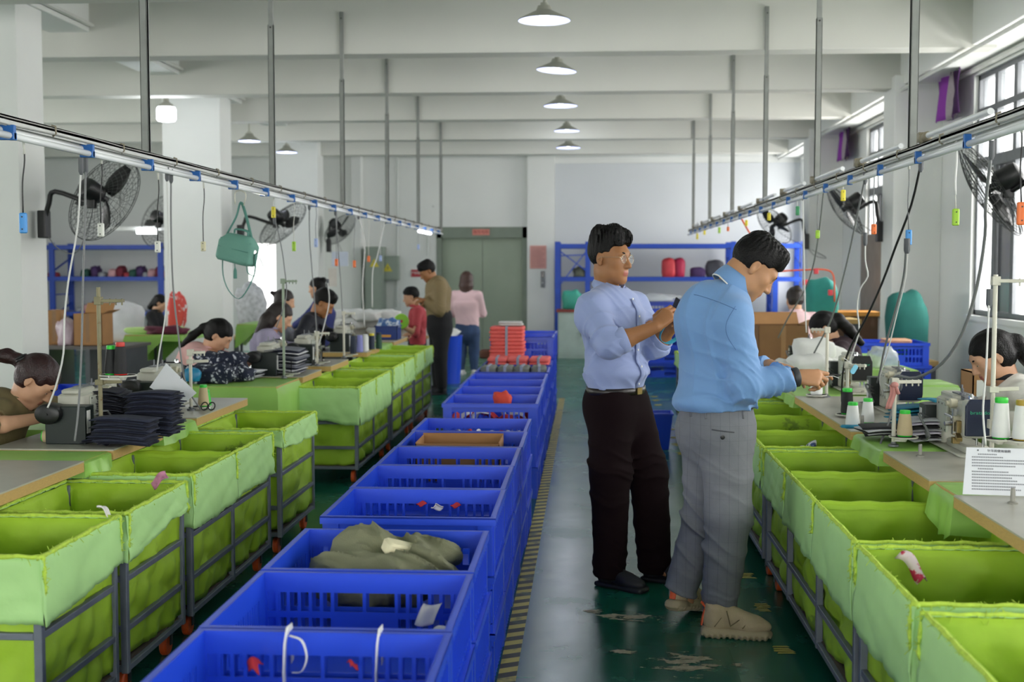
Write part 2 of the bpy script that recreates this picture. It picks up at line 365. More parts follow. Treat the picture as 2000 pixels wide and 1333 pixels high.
# worn bare patches with ragged outlines, as thin chips in the coating
def bare_mat():
    m = mat('bare_concrete', '9F947D', .8, var=.25, scale=30); nt = m.node_tree; n = nt.nodes; L = nt.links.new; tc = n.new('ShaderNodeTexCoord')
    mp = n.new('ShaderNodeMapping'); mp.inputs['Location'].default_value = (-1, -1, 0); mp.inputs['Scale'].default_value = (2, 2, 0); L(tc.outputs['Generated'], mp.inputs[0]); ln = n.new('ShaderNodeVectorMath'); ln.operation = 'LENGTH'; L(mp.outputs[0], ln.inputs[0])
    m2 = n.new('ShaderNodeMapping'); m2.inputs['Scale'].default_value = (.6, 1.5, 1); L(tc.outputs['Object'], m2.inputs[0]); no = n.new('ShaderNodeTexNoise'); no.inputs['Scale'].default_value = 13; no.inputs['Detail'].default_value = 9; no.inputs['Roughness'].default_value = .68; L(m2.outputs[0], no.inputs[0])
    sb = n.new('ShaderNodeMath'); sb.operation = 'MULTIPLY_ADD'; L(ln.outputs['Value'], sb.inputs[0]); sb.inputs[1].default_value = -.30; L(no.outputs[0], sb.inputs[2])
    g = n.new('ShaderNodeMapRange'); g.inputs[1].default_value = .37; g.inputs[2].default_value = .395; L(sb.outputs[0], g.inputs[0]); L(g.outputs[0], n['Principled BSDF'].inputs['Alpha']); return m
BARE = bare_mat()
for px, py, rx, ry in ((1335, 1296, .20, .22), (1235, 1206, .24, .10), (1160, 1195, .08, .06), (1215, 1275, .07, .05), (1440, 1300, .06, .04)):
    c = atz(px, py, 0); b = MB(); b.add([(c.x - rx, c.y - ry, .0012), (c.x + rx, c.y - ry, .0012), (c.x + rx, c.y + ry, .0012), (c.x - rx, c.y + ry, .0012)], [(0, 1, 2, 3)]); b.build('bare_patch', BARE, floor)
# ------------------------------------------------------------------ green lined trolleys along both sides of the aisle
CLOTH = mat('lime_green_cloth', '9FC52F', .62, var=.07, scale=5, bump=.12, bscale=35, spots=[('76942A', 3.5, .66)])
CUFF = mat('pale_green_cloth', 'A9D689', .6, var=.06, scale=5, bump=.10, bscale=30)
FRAY = mat('frayed_lime_edge', 'B4D24A', .8, var=.15, scale=60)
FRAME = mat('galvanised_square_tube', '6E757F', .5, .25, var=.12, scale=14, spots=[('6B5A4C', 8, .70)])
WOODB = mat('dark_base_board', '4F443B', .8, var=.15)
ORANGE = mat('orange_caster', 'D0541C', .5, var=.08)
BLACK = mat('black_plastic', '111214', .45, var=.1)
def fold(p, sd, f=1.):
    x, y, z = p
    return (math.sin(7.1 * f * x + 3.3 * math.sin(2.3 * f * z + sd) + sd) * .5 + math.sin(11.7 * f * y + 4.1 * z * f + 1.7 * sd + 1.5 * math.sin(5 * f * x)) * .35 + math.sin(17 * f * (x + y) + 9 * f * z + sd * 2.2) * .2)
def make_cart(label, x0, x1, ys, side, h=.68, sd=0, fall=None):
    """x0..x1 across, ys = compartment boundaries along the aisle, side = +1 when the aisle is towards +x"""
    r = random.Random(sd * 7 + 3); xo, xi = (x1, x0) if side > 0 else (x0, x1)
    c = Vector(((x0 + x1) / 2, ys[0], 0)); t = thing('cloth_trolley', label, 'trolley', c, 0, 'green cloth lined trolleys')
    o = lambda x, y, z: (x - c.x, y - c.y, z)
    T = .026; n = len(ys)
    q = .5 * T
    def tube(nm, a, b_, w=T):
        m = MB(); m.bar(o(*a), o(*b_), w, w); return m.build(nm, FRAME, t, bevel=.003)
    for y in ys:
        for x in (x0 + q, x1 - q): tube('post', (x, y + (q if y == ys[0] else -q), .10), (x, y + (q if y == ys[0] else -q), h - .01))
    for x in (x0 + q, x1 - q):
        for z in (.115, .26, .44): tube('rail', (x, ys[0] + T, z), (x, ys[-1] - T, z), .022)
    for y in (ys[0] + q, ys[-1] - q):
        for z in (.115, .26, .44): tube('rail', (x0 + T, y, z), (x1 - T, y, z), .022)
    m = MB(); m.b2(o(x0 + .02, ys[0] + .02, .118), o(x1 - .02, ys[-1] - .02, .13)); m.build('base_board', WOODB, t)
    for y in (ys[0] + .09, ys[-1] - .09):
        for x in (x0 + .05, x1 - .05):
            m = MB(); m.b2(o(x - .025, y - .03, .095), o(x + .025, y + .03, .104)); m.b2(o(x - .022, y - .012, .04), o(x - .017, y + .012, .1)); m.b2(o(x + .017, y - .012, .04), o(x + .022, y + .012, .1))
            cs = m.build('caster', BLACK, t)
            m = MB(); m.lathe([(.014, -.014), (.038, -.015), (.044, -.010), (.044, .010), (.038, .015), (.014, .014)], o(x, y - .01, .044), (1, 0, 0), 16); m.build('wheel', ORANGE, cs, smooth=30)
    for j in range(n - 1):
        a, b_ = ys[j] + .012, ys[j + 1] - .012
        X0, X1 = x0 + .012, x1 - .012; px = 16; py = 20
        per = [(X0 + (X1 - X0) * i / px, a, 0, -1) for i in range(px)] + [(X1, a + (b_ - a) * i / py, 1, 0) for i in range(py)] + [(X1 - (X1 - X0) * i / px, b_, 0, 1) for i in range(px)] + [(X0, b_ - (b_ - a) * i / py, -1, 0) for i in range(py)]
        N = len(per); cr = [r.uniform(0, 6) for _ in range(6)]
        def ridge(t): return (1 - abs(math.sin(t))) ** 2
        def wall(u, v):
            x, y, nx, ny = per[int(round(u * N)) % N]; z = .145 + (h - .145) * v; w = (x + y) * 1.0
            e = min(1, 9 * min(math.hypot(x - X0, y - a), math.hypot(x - X1, y - a), math.hypot(x - X1, y - b_), math.hypot(x - X0, y - b_)))
            bel = (.030 * max(0, math.sin(PI * min(1, (z - .12) / .15))) if z < .27 else .020 * math.sin(PI * min(1, (z - .27) / .19))) if z < .46 else .004
            f = ridge(9 * w + 7 * z + 1.6 * math.sin(11 * z + cr[0]) + cr[1]) * .6 + ridge(13 * z - 6 * w + 1.9 * math.sin(8 * w + cr[2]) + cr[3]) * .7 + ridge(23 * w - 15 * z + 2 * math.sin(9 * z + cr[4])) * .35
            lim = 1 if v < .93 else .15
            d = (bel * e * (.55 + .45 * math.sin(5 * w + cr[5])) - .030 * f * (.3 + .7 * e) + .004) * lim
            inn = -.014 if v < .93 else -.003
            return o(x + nx * (d + inn), y + ny * (d + inn), z - (.02 * e * (.5 + .5 * math.sin(7 * w + cr[4])) if v < .08 else 0))
        m = MB(); m.grid(wall, N, 20, True)
        m.add([o(X0 + .03, a + .03, .15), o(X1 - .03, a + .03, .15), o(X1 - .03, b_ - .03, .15), o(X0 + .03, b_ - .03, .15)], [(0, 1, 2, 3)])
        m.build('liner', CLOTH, t, smooth=True, solid=.003)
        # cuff: cloth folded over the rim and hanging outside, running round the corners
        sides = []
        if j == 0: sides.append('near')
        sides += ['out', 'in']
        if j == n - 2: sides.append('far')
        if j == 0: dcor = [r.uniform(.13, .2), r.uniform(.13, .2)] if not fall else [fall[0], fall[1]]
        for sdn in sides:
            if sdn in ('near', 'far'):
                y = (ys[0] - .004) if sdn == 'near' else (ys[-1] + .004); P0, P1 = (xi, y), (xo + side * .014, y); nn = (0, -1 if sdn == 'near' else 1)
                dr1 = dcor[0] if sdn == 'near' else dcor[1]; dr0 = dr1 * .8
            else:
                x = (xo + .004 * side) if sdn == 'out' else (xi - .004 * side); P0, P1 = (x, ys[j] - (.016 if j == 0 else 0)), (x, ys[j + 1] + (.016 if j == n - 2 else 0)); nn = ((side if sdn == 'out' else -side), 0)
                L_ = ys[-1] - ys[0]; dr0 = dcor[0] + (dcor[1] - dcor[0]) * (ys[j] - ys[0]) / L_; dr1 = dcor[0] + (dcor[1] - dcor[0]) * (ys[j + 1] - ys[0]) / L_
                if sdn == 'in': dr0 = dr1 = .1
            k = r.uniform(0, 6)
            def cuff(u, v):
                x, y = P0[0] + (P1[0] - P0[0]) * u, P0[1] + (P1[1] - P0[1]) * u
                dr = dr0 + (dr1 - dr0) * u + .010 * math.sin(3.5 * u + k) * math.sin(PI * u) + .004 * math.sin(17 * u + 2 * k) + .002 * math.sin(71 * u)
                if v < .12:
                    q_ = v / .12; of = -.012 + (.016) * q_; z = h + .006 * math.sin(PI * min(1, q_ * .9)) + .002 * math.sin(60 * u)
                else:
                    q_ = (v - .12) / .88; w = x + y; of = .004 + .008 * q_ - .015 * q_ * (ridge(8 * w + 5 * q_ + 1.4 * math.sin(3 * q_ + k) + k) * .7 + ridge(19 * w - 4 * q_ + 2 * k) * .4) + .006 * q_ ; z = h - dr * q_
                return o(x + nn[0] * of, y + nn[1] * of, z)
            m = MB(); m.grid(cuff, 30, 12); m.build('cuff', CUFF, t, smooth=True, solid=.002)
        # frayed seam tape along the rim
            m = MB(); P = []
            for i in range(25):
                u = i / 24; P.append(o(P0[0] + (P1[0] - P0[0]) * u - nn[0] * .004, P0[1] + (P1[1] - P0[1]) * u - nn[1] * .004, h + .004 + .003 * math.sin(31 * u + k) * math.sin(13 * u)))
            m.tube(P, [.007 + .0025 * r.random() for _ in P], 5)
            for i in range(60):
                p = Vector(P[r.randrange(24)]) + Vector((r.uniform(-.01, .01), r.uniform(-.02, .02), 0)); e = p + Vector((r.uniform(-.016, .016), r.uniform(-.016, .016), r.uniform(-.022, .014)))
                m.tube([p, e], .0012, 3, False)
            m.build('frayed_hem', FRAY, t, smooth=True)
        for yy in ([ys[j]] if j == 0 else []) + [ys[j + 1]]:
            m = MB(); P = [o(xo + side * (.010 + .006 * r.random()), yy + r.uniform(-.006, .006), h + .004 - .02 * i) for i in range(7)]; m.tube(P, [.008 * r.uniform(.4, 1.2) for _ in P], 5)
            for i in range(24): p = Vector(P[r.randrange(7)]); m.tube([p, p + Vector((side * r.uniform(0, .014), r.uniform(-.02, .02), r.uniform(-.02, .012)))], .0012, 3, False)
            m.build('frayed_seam', FRAY, t, smooth=True)
        if j < n - 2:
            y = ys[j + 1]; m = MB(); m.grid(lambda u, v: o(x0 + .012 + (x1 - x0 - .024) * u, y + .02 * math.cos(PI * v) , h - .02 + .030 * math.sin(PI * v) + .003 * math.sin(23 * u + sd)), 14, 6); m.build('divider_fold', CLOTH, t, smooth=True)
            m = MB(); m.tube([o(x0 + .02 + (x1 - x0 - .04) * i / 14, y + .018, h - .006 + .003 * math.sin(3.1 * i)) for i in range(15)], .0045, 5); m.build('frayed_hem', FRAY, t, smooth=True)
    return t
LXO, LXI = -1.63, -2.12; RXO, RXI = .87, 1.42
carts = []
for i, (ys, hh, sd, fall, lb) in enumerate([
    ((3.53, 4.13), .68, 1, (.2, .16), 'green lined trolley nearest the camera on the left row'),
    ((4.21, 4.84), .675, 2, (.17, .10), 'second green lined trolley from the camera on the left row, scraps at its rim'),
    ((4.93, 5.55, 6.2), .69, 3, (.22, .2), 'long two-bay green trolley with a deep pale cuff below the stacked navy panels'),
    ((6.42, 7.22), .68, 4, (.09, .13), 'short green trolley with thin cuff left of the blue crates'),
    ((8.62, 9.3, 10.0), .69, 5, (.27, .27), 'two-bay green trolley with a wide cloth draped far down its corner'),
    ((10.15, 10.75, 11.4), .70, 6, (.2, .2), 'two-bay green trolley behind the draped one on the left row'),
    ((11.5, 12.1, 12.75), .72, 7, (.2, .16), 'farthest green trolley on the left row beside the man in a khaki jacket')]):
    carts.append(make_cart(lb, LXI, LXO, ys, 1, hh, sd, fall))
for i, (ys, hh, sd, fall, lb) in enumerate([
    ((2.42, 3.17), .655, 11, (.2, .24), 'green lined trolley cut off by the bottom right corner'),
    ((3.26, 3.93), .655, 12, (.25, .25), 'green lined trolley second from the camera on the right row'),
    ((4.0, 4.68, 5.36, 5.98), .655, 13, (.25, .2), 'long three-bay green trolley beside the man in grey trousers'),
    ((6.1, 6.72, 7.4, 8.1), .655, 14, (.2, .18), 'three-bay green trolley behind the man in grey trousers'),
    ((8.3, 8.95, 9.6, 10.2), .655, 15, (.2, .2), 'three-bay green trolley under the far right sewing tables'),
    ((10.7, 11.4, 12.1), .72, 16, (.12, .12), 'farthest green trolley seen between the two standing men')]):
    carts.append(make_cart(lb, RXO, RXI, ys, -1, hh, sd, fall))
# ------------------------------------------------------------------ blue turnover crates
BLUE = mat('blue_crate_plastic', '1F49D0', .33, var=.05, scale=3, spec=.6)
CH = .213
def crate_mesh(L=.612, D=.550, H=CH, name='crate_body'):
    m = MB(); t = .004
    def panel(W, cutx, cutz, holes, put):
        """thin wall with real openings; put maps (along, out, z)"""
        nx, nz = len(cutx) - 1, len(cutz) - 1; ho = lambda i, k: not (0 <= i < nx and 0 <= k < nz) or (i, k) in holes
        for i in range(nx):
            for k in range(nz):
                if (i, k) in holes: continue
                a, b_, c, d = cutx[i], cutx[i + 1], cutz[k], cutz[k + 1]
                vs = [put(a, 0, c), put(b_, 0, c), put(b_, 0, d), put(a, 0, d), put(a, t, c), put(b_, t, c), put(b_, t, d), put(a, t, d)]
                fs = [(0, 1, 2, 3), (7, 6, 5, 4)]
                if ho(i - 1, k): fs.append((0, 3, 7, 4))
                if ho(i + 1, k): fs.append((1, 5, 6, 2))
                if ho(i, k - 1): fs.append((0, 4, 5, 1))
                if ho(i, k + 1): fs.append((3, 2, 6, 7))
                m.add(vs, fs)
    # long walls: six slots, a double hand opening over a plain plate, six slots; two rows
    cx = [-L / 2]; hol = set(); x = -L / 2 + .012; i = 0
    def slot(w, gap):
        nonlocal x
        cx.append(x); cx.append(x + w); x += w + gap
        return len(cx) - 2
    for _ in range(6): k = slot(.0232, .0102); hol |= {(k, 1), (k, 3)}
    for _ in range(2): k = slot(.086, .010); hol.add((k, 3))
    for _ in range(6): k = slot(.0232, .0102); hol |= {(k, 1), (k, 3)}
    cx.append(L / 2); cz = [0, .03, .077, .097, .154, H]
    for s in (-1, 1): panel(L, cx, cz, hol, lambda a, w, z, s=s: (a, s * (D / 2 - w), z))
    cy = [-D / 2]; hy = set(); y = -D / 2 + .05
    while y < D / 2 - .06:
        cy += [y, y + .009]; hy |= {(len(cy) - 2, 1)}; y += .0235
    cy.append(D / 2)
    for s in (-1, 1): panel(D, cy, [0, .045, .145, H], hy, lambda a, w, z, s=s: (s * (L / 2 - w), a, z))
    # rim, ribs outside, foot ledge
    w = .017
    for s in (-1, 1):
        m.b2((-L / 2 - w, s * (D / 2 - .002), H - .006), (L / 2 + w, s * (D / 2 + w), H)); m.b2((-L / 2 - w, s * (D / 2 + w - .003), H - .028), (L / 2 + w, s * (D / 2 + w), H))
        m.b2((s * (L / 2 - .002), -D / 2, H - .006), (s * (L / 2 + w), D / 2, H)); m.b2((s * (L / 2 + w - .003), -D / 2, H - .028), (s * (L / 2 + w), D / 2, H))
        for k in range(12):
            y = -D / 2 + .03 + (D - .06) * k / 11; m.b2((s * L / 2, y - .002, .012), (s * (L / 2 + .010), y + .002, H - .006))
        m.b2((s * L / 2, -D / 2, .155), (s * (L / 2 + .009), D / 2, .159)); m.b2((s * L / 2, -D / 2, .03), (s * (L / 2 + .009), D / 2, .034))
        for k in range(10):
            x = -L / 2 + .03 + (L - .06) * k / 9; m.b2((x - .002, s * D / 2, H - .028), (x + .002, s * (D / 2 + .011), H - .006))
        for q in (-1, 1):
            m.b2((s * L / 2 - s * .001, q * (D / 2 - .035), 0), (s * (L / 2 + .011), q * D / 2, H - .006)); m.b2((s * (L / 2 - .05), q * D / 2, 0), (s * (L / 2 + .003), q * (D / 2 + .009), H - .006))
    m.b2((-L / 2 + .004, -D / 2 + .004, .002), (L / 2 - .004, D / 2 - .004, .007))
    return m.mesh(name, BLUE)
CRATE = crate_mesh()
ordn = ['', 'first', 'second', 'third', 'fourth', 'fifth', 'sixth', 'seventh', 'eighth', 'ninth', 'tenth', 'eleventh', 'twelfth', 'thirteenth', 'fourteenth', 'fifteenth', 'sixteenth']
CX = -.655
def crate(lab, x, y, z, rz=0, grp='blue crates stacked along the aisle'):
    o = link('storage_crate', CRATE, None, (x, y, z), (0, 0, rz)); tag(o, lab, 'crate', grp); return o
STK = [(2.71, 3, 'strung with two white webbing straps'), (3.30, 3, 'just behind the white webbing straps'), (3.90, 3, 'with the olive sack in it'), (4.69, 3, 'its front lip against the olive sack'), (5.28, 3, ''), (5.87, 3, ''), (6.46, 3, 'with a flattened carton in it'), (7.05, 3, ''),
       (8.43, 3, 'with red and white scraps behind its slots'), (9.02, 3, ''), (9.61, 3, ''), (10.2, 3, ''), (10.9, 3, 'loaded with grey bundles'), (11.7, 3, 'under the coral bundles'), (12.5, 4, ''), (13.2, 4, '')]
for i, (y, n, note) in enumerate(STK):
    for k in range(n):
        if k == 0: where = 'topmost blue crate of %s stack from camera' % ordn[i + 1] + (', ' + note if note else '')
        else: where = 'blue crate %s in the %s stack from the camera' % ('resting on the floor' if k == n - 1 else ['', 'second from the top', 'third from the top'][k], ordn[i + 1])
        crate(where, CX + RN.uniform(-.005, .005), y, (n - 1 - k) * CH, RN.uniform(-.003, .003))
# ------------------------------------------------------------------ sewing tables, green covered side tables
TOPM = mat('worn_laminate_top', 'A9A79C', .32, var=.07, scale=9, spots=[('7E7A70', 14, .70)])
EDGE = mat('plywood_edge', 'BB9A5C', .55, var=.12, scale=18, stretch=(3, 3, 30))
GTOP = mat('green_vinyl_cover', '8FBE58', .38, var=.06, scale=4)
GREYL = mat('grey_table_leg', '55585C', .5, .4)
TZ = .76
def sewing_table(label, x0, x1, y0, y1, aisle):
    """aisle = +1 when the aisle edge is x1"""
    c = ((x0 + x1) / 2, (y0 + y1) / 2); t = thing('sewing_table', label, 'table', (c[0], c[1], 0), 0, 'wooden sewing tables')
    hx, hy = (x1 - x0) / 2, (y1 - y0) / 2
    m = MB(); m.b2((-hx, -hy, TZ - .006), (hx, hy, TZ)); m.build('tabletop', TOPM, t)
    m = MB(); m.b2((-hx, -hy, TZ - .045), (hx, hy, TZ - .006)); m.build('edge_band', EDGE, t)
    for sy in (-1, 1):
        ix = (lambda q: q) if aisle > 0 else (lambda q: -q)
        m = MB(); m.b2((ix(-hx + .14), sy * (hy - .06) - .025, .05), (ix(hx - .26), sy * (hy - .06) + .025, TZ - .045)); m.b2((ix(-hx + .04), sy * (hy - .06) - .03, 0), (ix(hx - .19), sy * (hy - .06) + .03, .05)); m.build('leg', GREYL, t, bevel=.004)
    return t
def side_table(label, x0, x1, y0, y1, aisle, drop=.16, z=.755, sd=0):
    c = ((x0 + x1) / 2, (y0 + y1) / 2); t = thing('side_table', label, 'table', (c[0], c[1], 0), 0, 'green covered side tables')
    hx, hy = (x1 - x0) / 2, (y1 - y0) / 2
    m = MB(); m.b2((-hx + .005, -hy + .005, z - .03), (hx - .005, hy - .005, z - .002)); m.build('tabletop', EDGE, t)
    def cov(u, v):
        # cloth: flat top, folded over the four edges
        a = 2 * PI * u; n = 40; k = u * 4 % 4; s_ = int(k) % 4; f = k - int(k)
        P = [(-hx, -hy), (hx, -hy), (hx, hy), (-hx, hy)]; p, q = P[s_], P[(s_ + 1) % 4]
        x, y = p[0] + (q[0] - p[0]) * f, p[1] + (q[1] - p[1]) * f
        if v < .34: g = v / .34; return (x * g, y * g, z)
        g = (v - .34) / .66; d = drop * (1 + .15 * math.sin(9 * u + sd) + .1 * math.sin(31 * u)); d = d if y0 in (8.02, 4.33) else min(d, .07 + .9 * max(0, (hx - .20) - x * aisle)); l = math.hypot(x, y); w = .006 + .03 * g * (.5 + .5 * math.sin(40 * u + sd * 2) * math.sin(17 * u))
        return (x + (w if abs(x) >= hx - 1e-6 else 0) * (1 if x > 0 else -1), y + (w if abs(y) >= hy - 1e-6 else 0) * (1 if y > 0 else -1), z - d * g + .001)
    m = MB(); m.grid(cov, 64, 9, True); m.build('table_cover', GTOP, t, smooth=45)
    for sx in (-1, 1):
        for sy in (-1, 1):
            X_ = sx * (hx - (.24 if sx == aisle else .05))
            m = MB(); m.b2((X_ - .015, sy * (hy - .05) - .015, 0), (X_ + .015, sy * (hy - .05) + .015, z - .03)); m.build('leg', GREYL, t)
    return t
LT, LTB, RT, RTB = -2.05, -2.6, 1.27, 1.84
for y0, y1, lb in [(4.0, 4.86, 'wooden sewing table cut off by the left frame edge below the auburn haired woman'), (5.17, 5.79, 'wooden sewing table carrying the tall navy panel stacks'), (6.31, 7.28, 'wooden sewing table with the black scissors on its edge'), (8.72, 9.35, 'wooden sewing table of the woman in pink, heaped with grey lined pieces'),
                  (9.7, 10.42, 'wooden sewing table before the woman in lavender'), (11.3, 12.0, 'wooden sewing table of the man in navy with thread cones'), (12.9, 13.85, 'farthest wooden sewing table on the left, holding a blue bin')]:
    sewing_table(lb, LTB, LT, y0, y1, 1)
for y0, y1, xb, lb, dr in [(4.88, 5.15, -3.1, 'narrow green covered table between the two nearest wooden tables on the left', .12), (5.81, 6.28, -3.0, 'green covered table behind the navy panel stacks', .17), (8.02, 8.68, -3.1, 'wide green covered table holding the floral bag pile', .3), (12.15, 12.8, -2.6, 'small green covered table by the blue bin on the left row', .1)]:
    side_table(lb, xb, LT - .01, y0, y1, 1, dr, sd=y0)
for y0, y1, lb in [(3.3, 4.31, 'wooden sewing table in the bottom right holding the printed notice'), (4.62, 5.33, 'wooden sewing table with the cream thread cone near its corner'), (5.99, 7.6, 'wooden sewing table with white and black thread cones'), (8.9, 9.55, 'wooden sewing table of the woman in maroon'), (10.2, 10.98, 'farthest wooden sewing table on the right')]:
    sewing_table(lb, RT, RTB, y0, y1, -1)
for y0, y1, xb, lb, dr in [(4.33, 4.60, 2.5, 'green covered table beside the printed notice', .16), (5.40, 5.92, 1.75, 'green covered table behind the nearest right machine, holding teal cloth', .2), (6.06, 6.75, 2.5, 'green covered table with the labelled carton on it', .2), (7.62, 8.3, 2.45, 'green covered table right of the matt black machine with the pale blue tag', .2), (8.4, 8.85, 2.5, 'green covered table with its far corner near the wall', .17), (9.6, 10.1, 2.55, 'green covered table holding the clear plastic bag', .2), (11.0, 11.5, 2.6, 'farthest green covered table on the right before the blue crates', .2)]:
    side_table(lb, RT + .01 if y0 != 6.06 else 1.93, xb, y0, y1, -1, dr, sd=y0)
# ------------------------------------------------------------------ industrial sewing machines
MG = mat('machine_grey_enamel', 'B9B9AC', .38, var=.05, scale=12, spots=[('8C8672', 18, .72)])
NAVY = mat('machine_navy_cover', '16203A', .28, var=.05)
MBK = mat('machine_black_cover', '0C0D0F', .38, var=.05)
MGR = mat('machine_green_black', '14201E', .4, var=.05)
CHR = mat('chrome', 'C9CACB', .18, 1, var=.03)
BRS = mat('oily_brass', '8A774C', .4, .7, var=.15)
GTX = mat('green_print', '1E9E72', .5, var=0)
LABELW = mat('white_label', 'DADBD8', .5, var=.03)
def machine_parts(hero=True, cover=NAVY, motor=True, txt='bratador', cloth=None):
    """returns a builder: parts along +x, the operator on the +y side"""
    def build(t):
        m = MB(); m.rbox((.2, 0, .006), (.54, .18, .012), .02); m.rbox((.27, .0, .03), (.3, .1, .05), .02); m.build('bed', MG, t, smooth=35)
        m = MB(); m.rbox((.055, 0, .14), (.12, .125, .26), .02); m.rbox((.20, 0, .238), (.38, .105, .082), .02, Matrix.Rotation(0, 3, 'Z')); m.rbox((.09, 0, .284), (.2, .085, .03), .02); m.build('arm', MG, t, smooth=35)
        m = MB(); m.rbox((.388, 0, .195), (.07, .115, .20), .018); m.build('needle_head', MG, t, smooth=35)
        m = MB(); m.prism([(-.062, .11), (.055, .11), (.062, .15), (.062, .26), (.048, .305), (-.045, .305), (-.062, .27)], .424, .444, 0); fc = m.build('face_cover', cover, t, bevel=.005)
        if txt: text('lettering', txt, .026, GTX, fc, basis((0, 1, 0), (0, 0, 1), (1, 0, 0), (.4452, 0, .235)))
        m = MB(); m.lathe([(.005, 0), (.005, .09)], (.39, 0, .03), (0, 0, 1), 8); m.build('needle_bar', CHR, t, smooth=30); m = MB(); m.lathe([(.006, 0), (.006, .12)], (.41, .02, .03), (0, 0, 1), 8); m.box((.40, .01, .024), (.045, .018, .01)); m.build('presser_foot', CHR, t, smooth=30); m = MB(); m.lathe([(.012, 0), (.012, .02), (.006, .03)], (.40, -.03, .30), (0, 0, 1), 10); m.build('top_knob', CHR, t, smooth=30)
        m = MB(); m.rbox((.125, -.066, .17), (.125, .008, .165), .006, Matrix.Rotation(0, 3, 'X'))
        m.b2((.065, -.068, .09), (.185, -.058, .25)); pl = m.build('cover_plate', mat('plate_grey', 'B4B8AC', .35, var=.04), t, bevel=.002)
        sc = MB()
        for x in (.075, .125, .175):
            for z in (.10, .24): sc.lathe([(.006, 0), (.005, .003)], (x, -.068, z), (0, -1, 0), 8)
        sc.build('screw', MBK, pl)
        text('lettering', 'brate', .032, GTX, pl, basis((1, 0, 0), (0, 0, 1), (0, -1, 0), (.125, -.0692, .17)))
        for pr, oo in (([(.024, 0), (.026, .01), (.026, .028), (.014, .034), (.014, .045)], (.27, -.05, .262)), ([(.016, 0), (.02, .01), (.02, .03)], (.325, -.052, .185)), ([(.022, 0), (.024, .012), (.016, .03)], (.31, -.05, .115))):
            m = MB(); m.lathe(pr, oo, (0, -1, 0), 14); m.build('tension_knob', mat('aged_ivory_knob', 'B9B49E', .4, var=.1), t, smooth=35)
        m = MB(); m.lathe([(.009, 0), (.009, .13)], (.19, -.07, .19), (1, 0, 0), 10); m.lathe([(.019, 0), (.019, .02)], (.315, -.07, .185), (1, 0, 0), 12); m.bar((.325, -.075, .24), (.325, -.075, .10), .016, .02); m.lathe([(.013, 0), (.013, .03)], (.325, -.085, .16), (0, -1, 0), 10); m.build('link_rod', CHR, t, smooth=35)
        m = MB(); m.bar((.33, -.06, .10), (.405, -.075, .085), .024, .022); m.b2((.30, -.08, .05), (.33, -.05, .085)); m.b2((.345, -.075, .115), (.37, -.055, .18)); m.build('presser_linkage', BRS, t, bevel=.003)
        m = MB(); m.lathe([(.004, 0), (.004, .05)], (.14, .01, .298)); m.lathe([(.004, 0), (.004, .06)], (.22, -.01, .278)); m.b2((.10, -.02, .298), (.20, .03, .305)); m.lathe([(.014, 0), (.014, .012)], (.22, -.01, .30)); m.b2((.245, -.025, .278), (.30, .03, .30)); m.build('thread_guide', STEEL, t, smooth=30)
        if motor:
            m = MB(); m.lathe([(.02, -.006), (.046, -.005), (.056, .0), (.059, .012), (.059, .07), (.052, .085), (.05, .11)], (-.135, .05, .175), (1, 0, 0), 28); m.lathe([(.007, -.012), (.007, -.005)], (-.135, .05, .175), (1, 0, 0), 10); mo = m.build('motor', MBK, t, smooth=35)
            m = MB(); m.b2((-.10, -.11, .0), (.0, .075, .215)); bx = m.build('control_box', MGR, t, bevel=.005)
            m = MB(); m.b2((-.085, -.1115, .06), (-.045, -.1105, .19)); m.build('label_strip', LABELW, bx)
        cb = MB()
        for k in range(3):
            cb.tube(hang([(-.005, -.09, .10 + .02 * k), (.05, -.12 - .015 * k, .11 + .03 * k), (.10 + .03 * k, -.13, .06), (.05, -.11 - .02 * k, .02), (-.03, -.10, .03)], 14), .0055, 6)
        cb.build('cable_loop', mat('grey_cable', '6D7070', .5, var=.05), t, smooth=True)
    return build
def machine(label, x, y, rz, **kw):
    t = thing('sewing_machine', label, 'sewing machine', (x, y, TZ), rz, 'industrial sewing machines'); t.scale = (1, 1, .79); machine_parts(**kw)(t); return t
QL, QR = PI / 2, -PI / 2
M0 = machine('black and grey industrial sewing machine before the auburn haired woman', -2.34, 5.41, QL, cover=MBK, txt=None)
def mdup(label, x, y, rz, z=TZ): return dup(M0, (x, y, z), rz, label)
mdup('sewing machine half hidden behind the right hand stack of navy panels', -2.40, 6.55, QL)
mdup('black sewing machine beside the heap of grey lined pieces, before the woman in pink', -2.36, 8.85, QL)
mdup('black sewing machine behind the white thread stand, before the woman in lavender', -2.31, 9.80, QL)
mdup('sewing machine beside the man in navy', -2.33, 11.42, QL)
M1 = machine('grey sewing machine standing behind the printed notice', 1.63, 5.62, QR, cover=NAVY)
dup(M1, (1.70, 7.0, TZ), QR, 'sewing machine with shiny navy cover and green lettering, pink ribbon before it')
M2 = machine('sewing machine with matt black cover, pale blue tag in front of it', 1.70, 8.15, QR, cover=MBK)
dup(M2, (1.70, 9.75, TZ), QR, 'sewing machine draped beside white cloth, before the woman in maroon')
dup(M2, (1.70, 11.1, TZ), QR, 'farthest sewing machine on the right, behind the open carton')
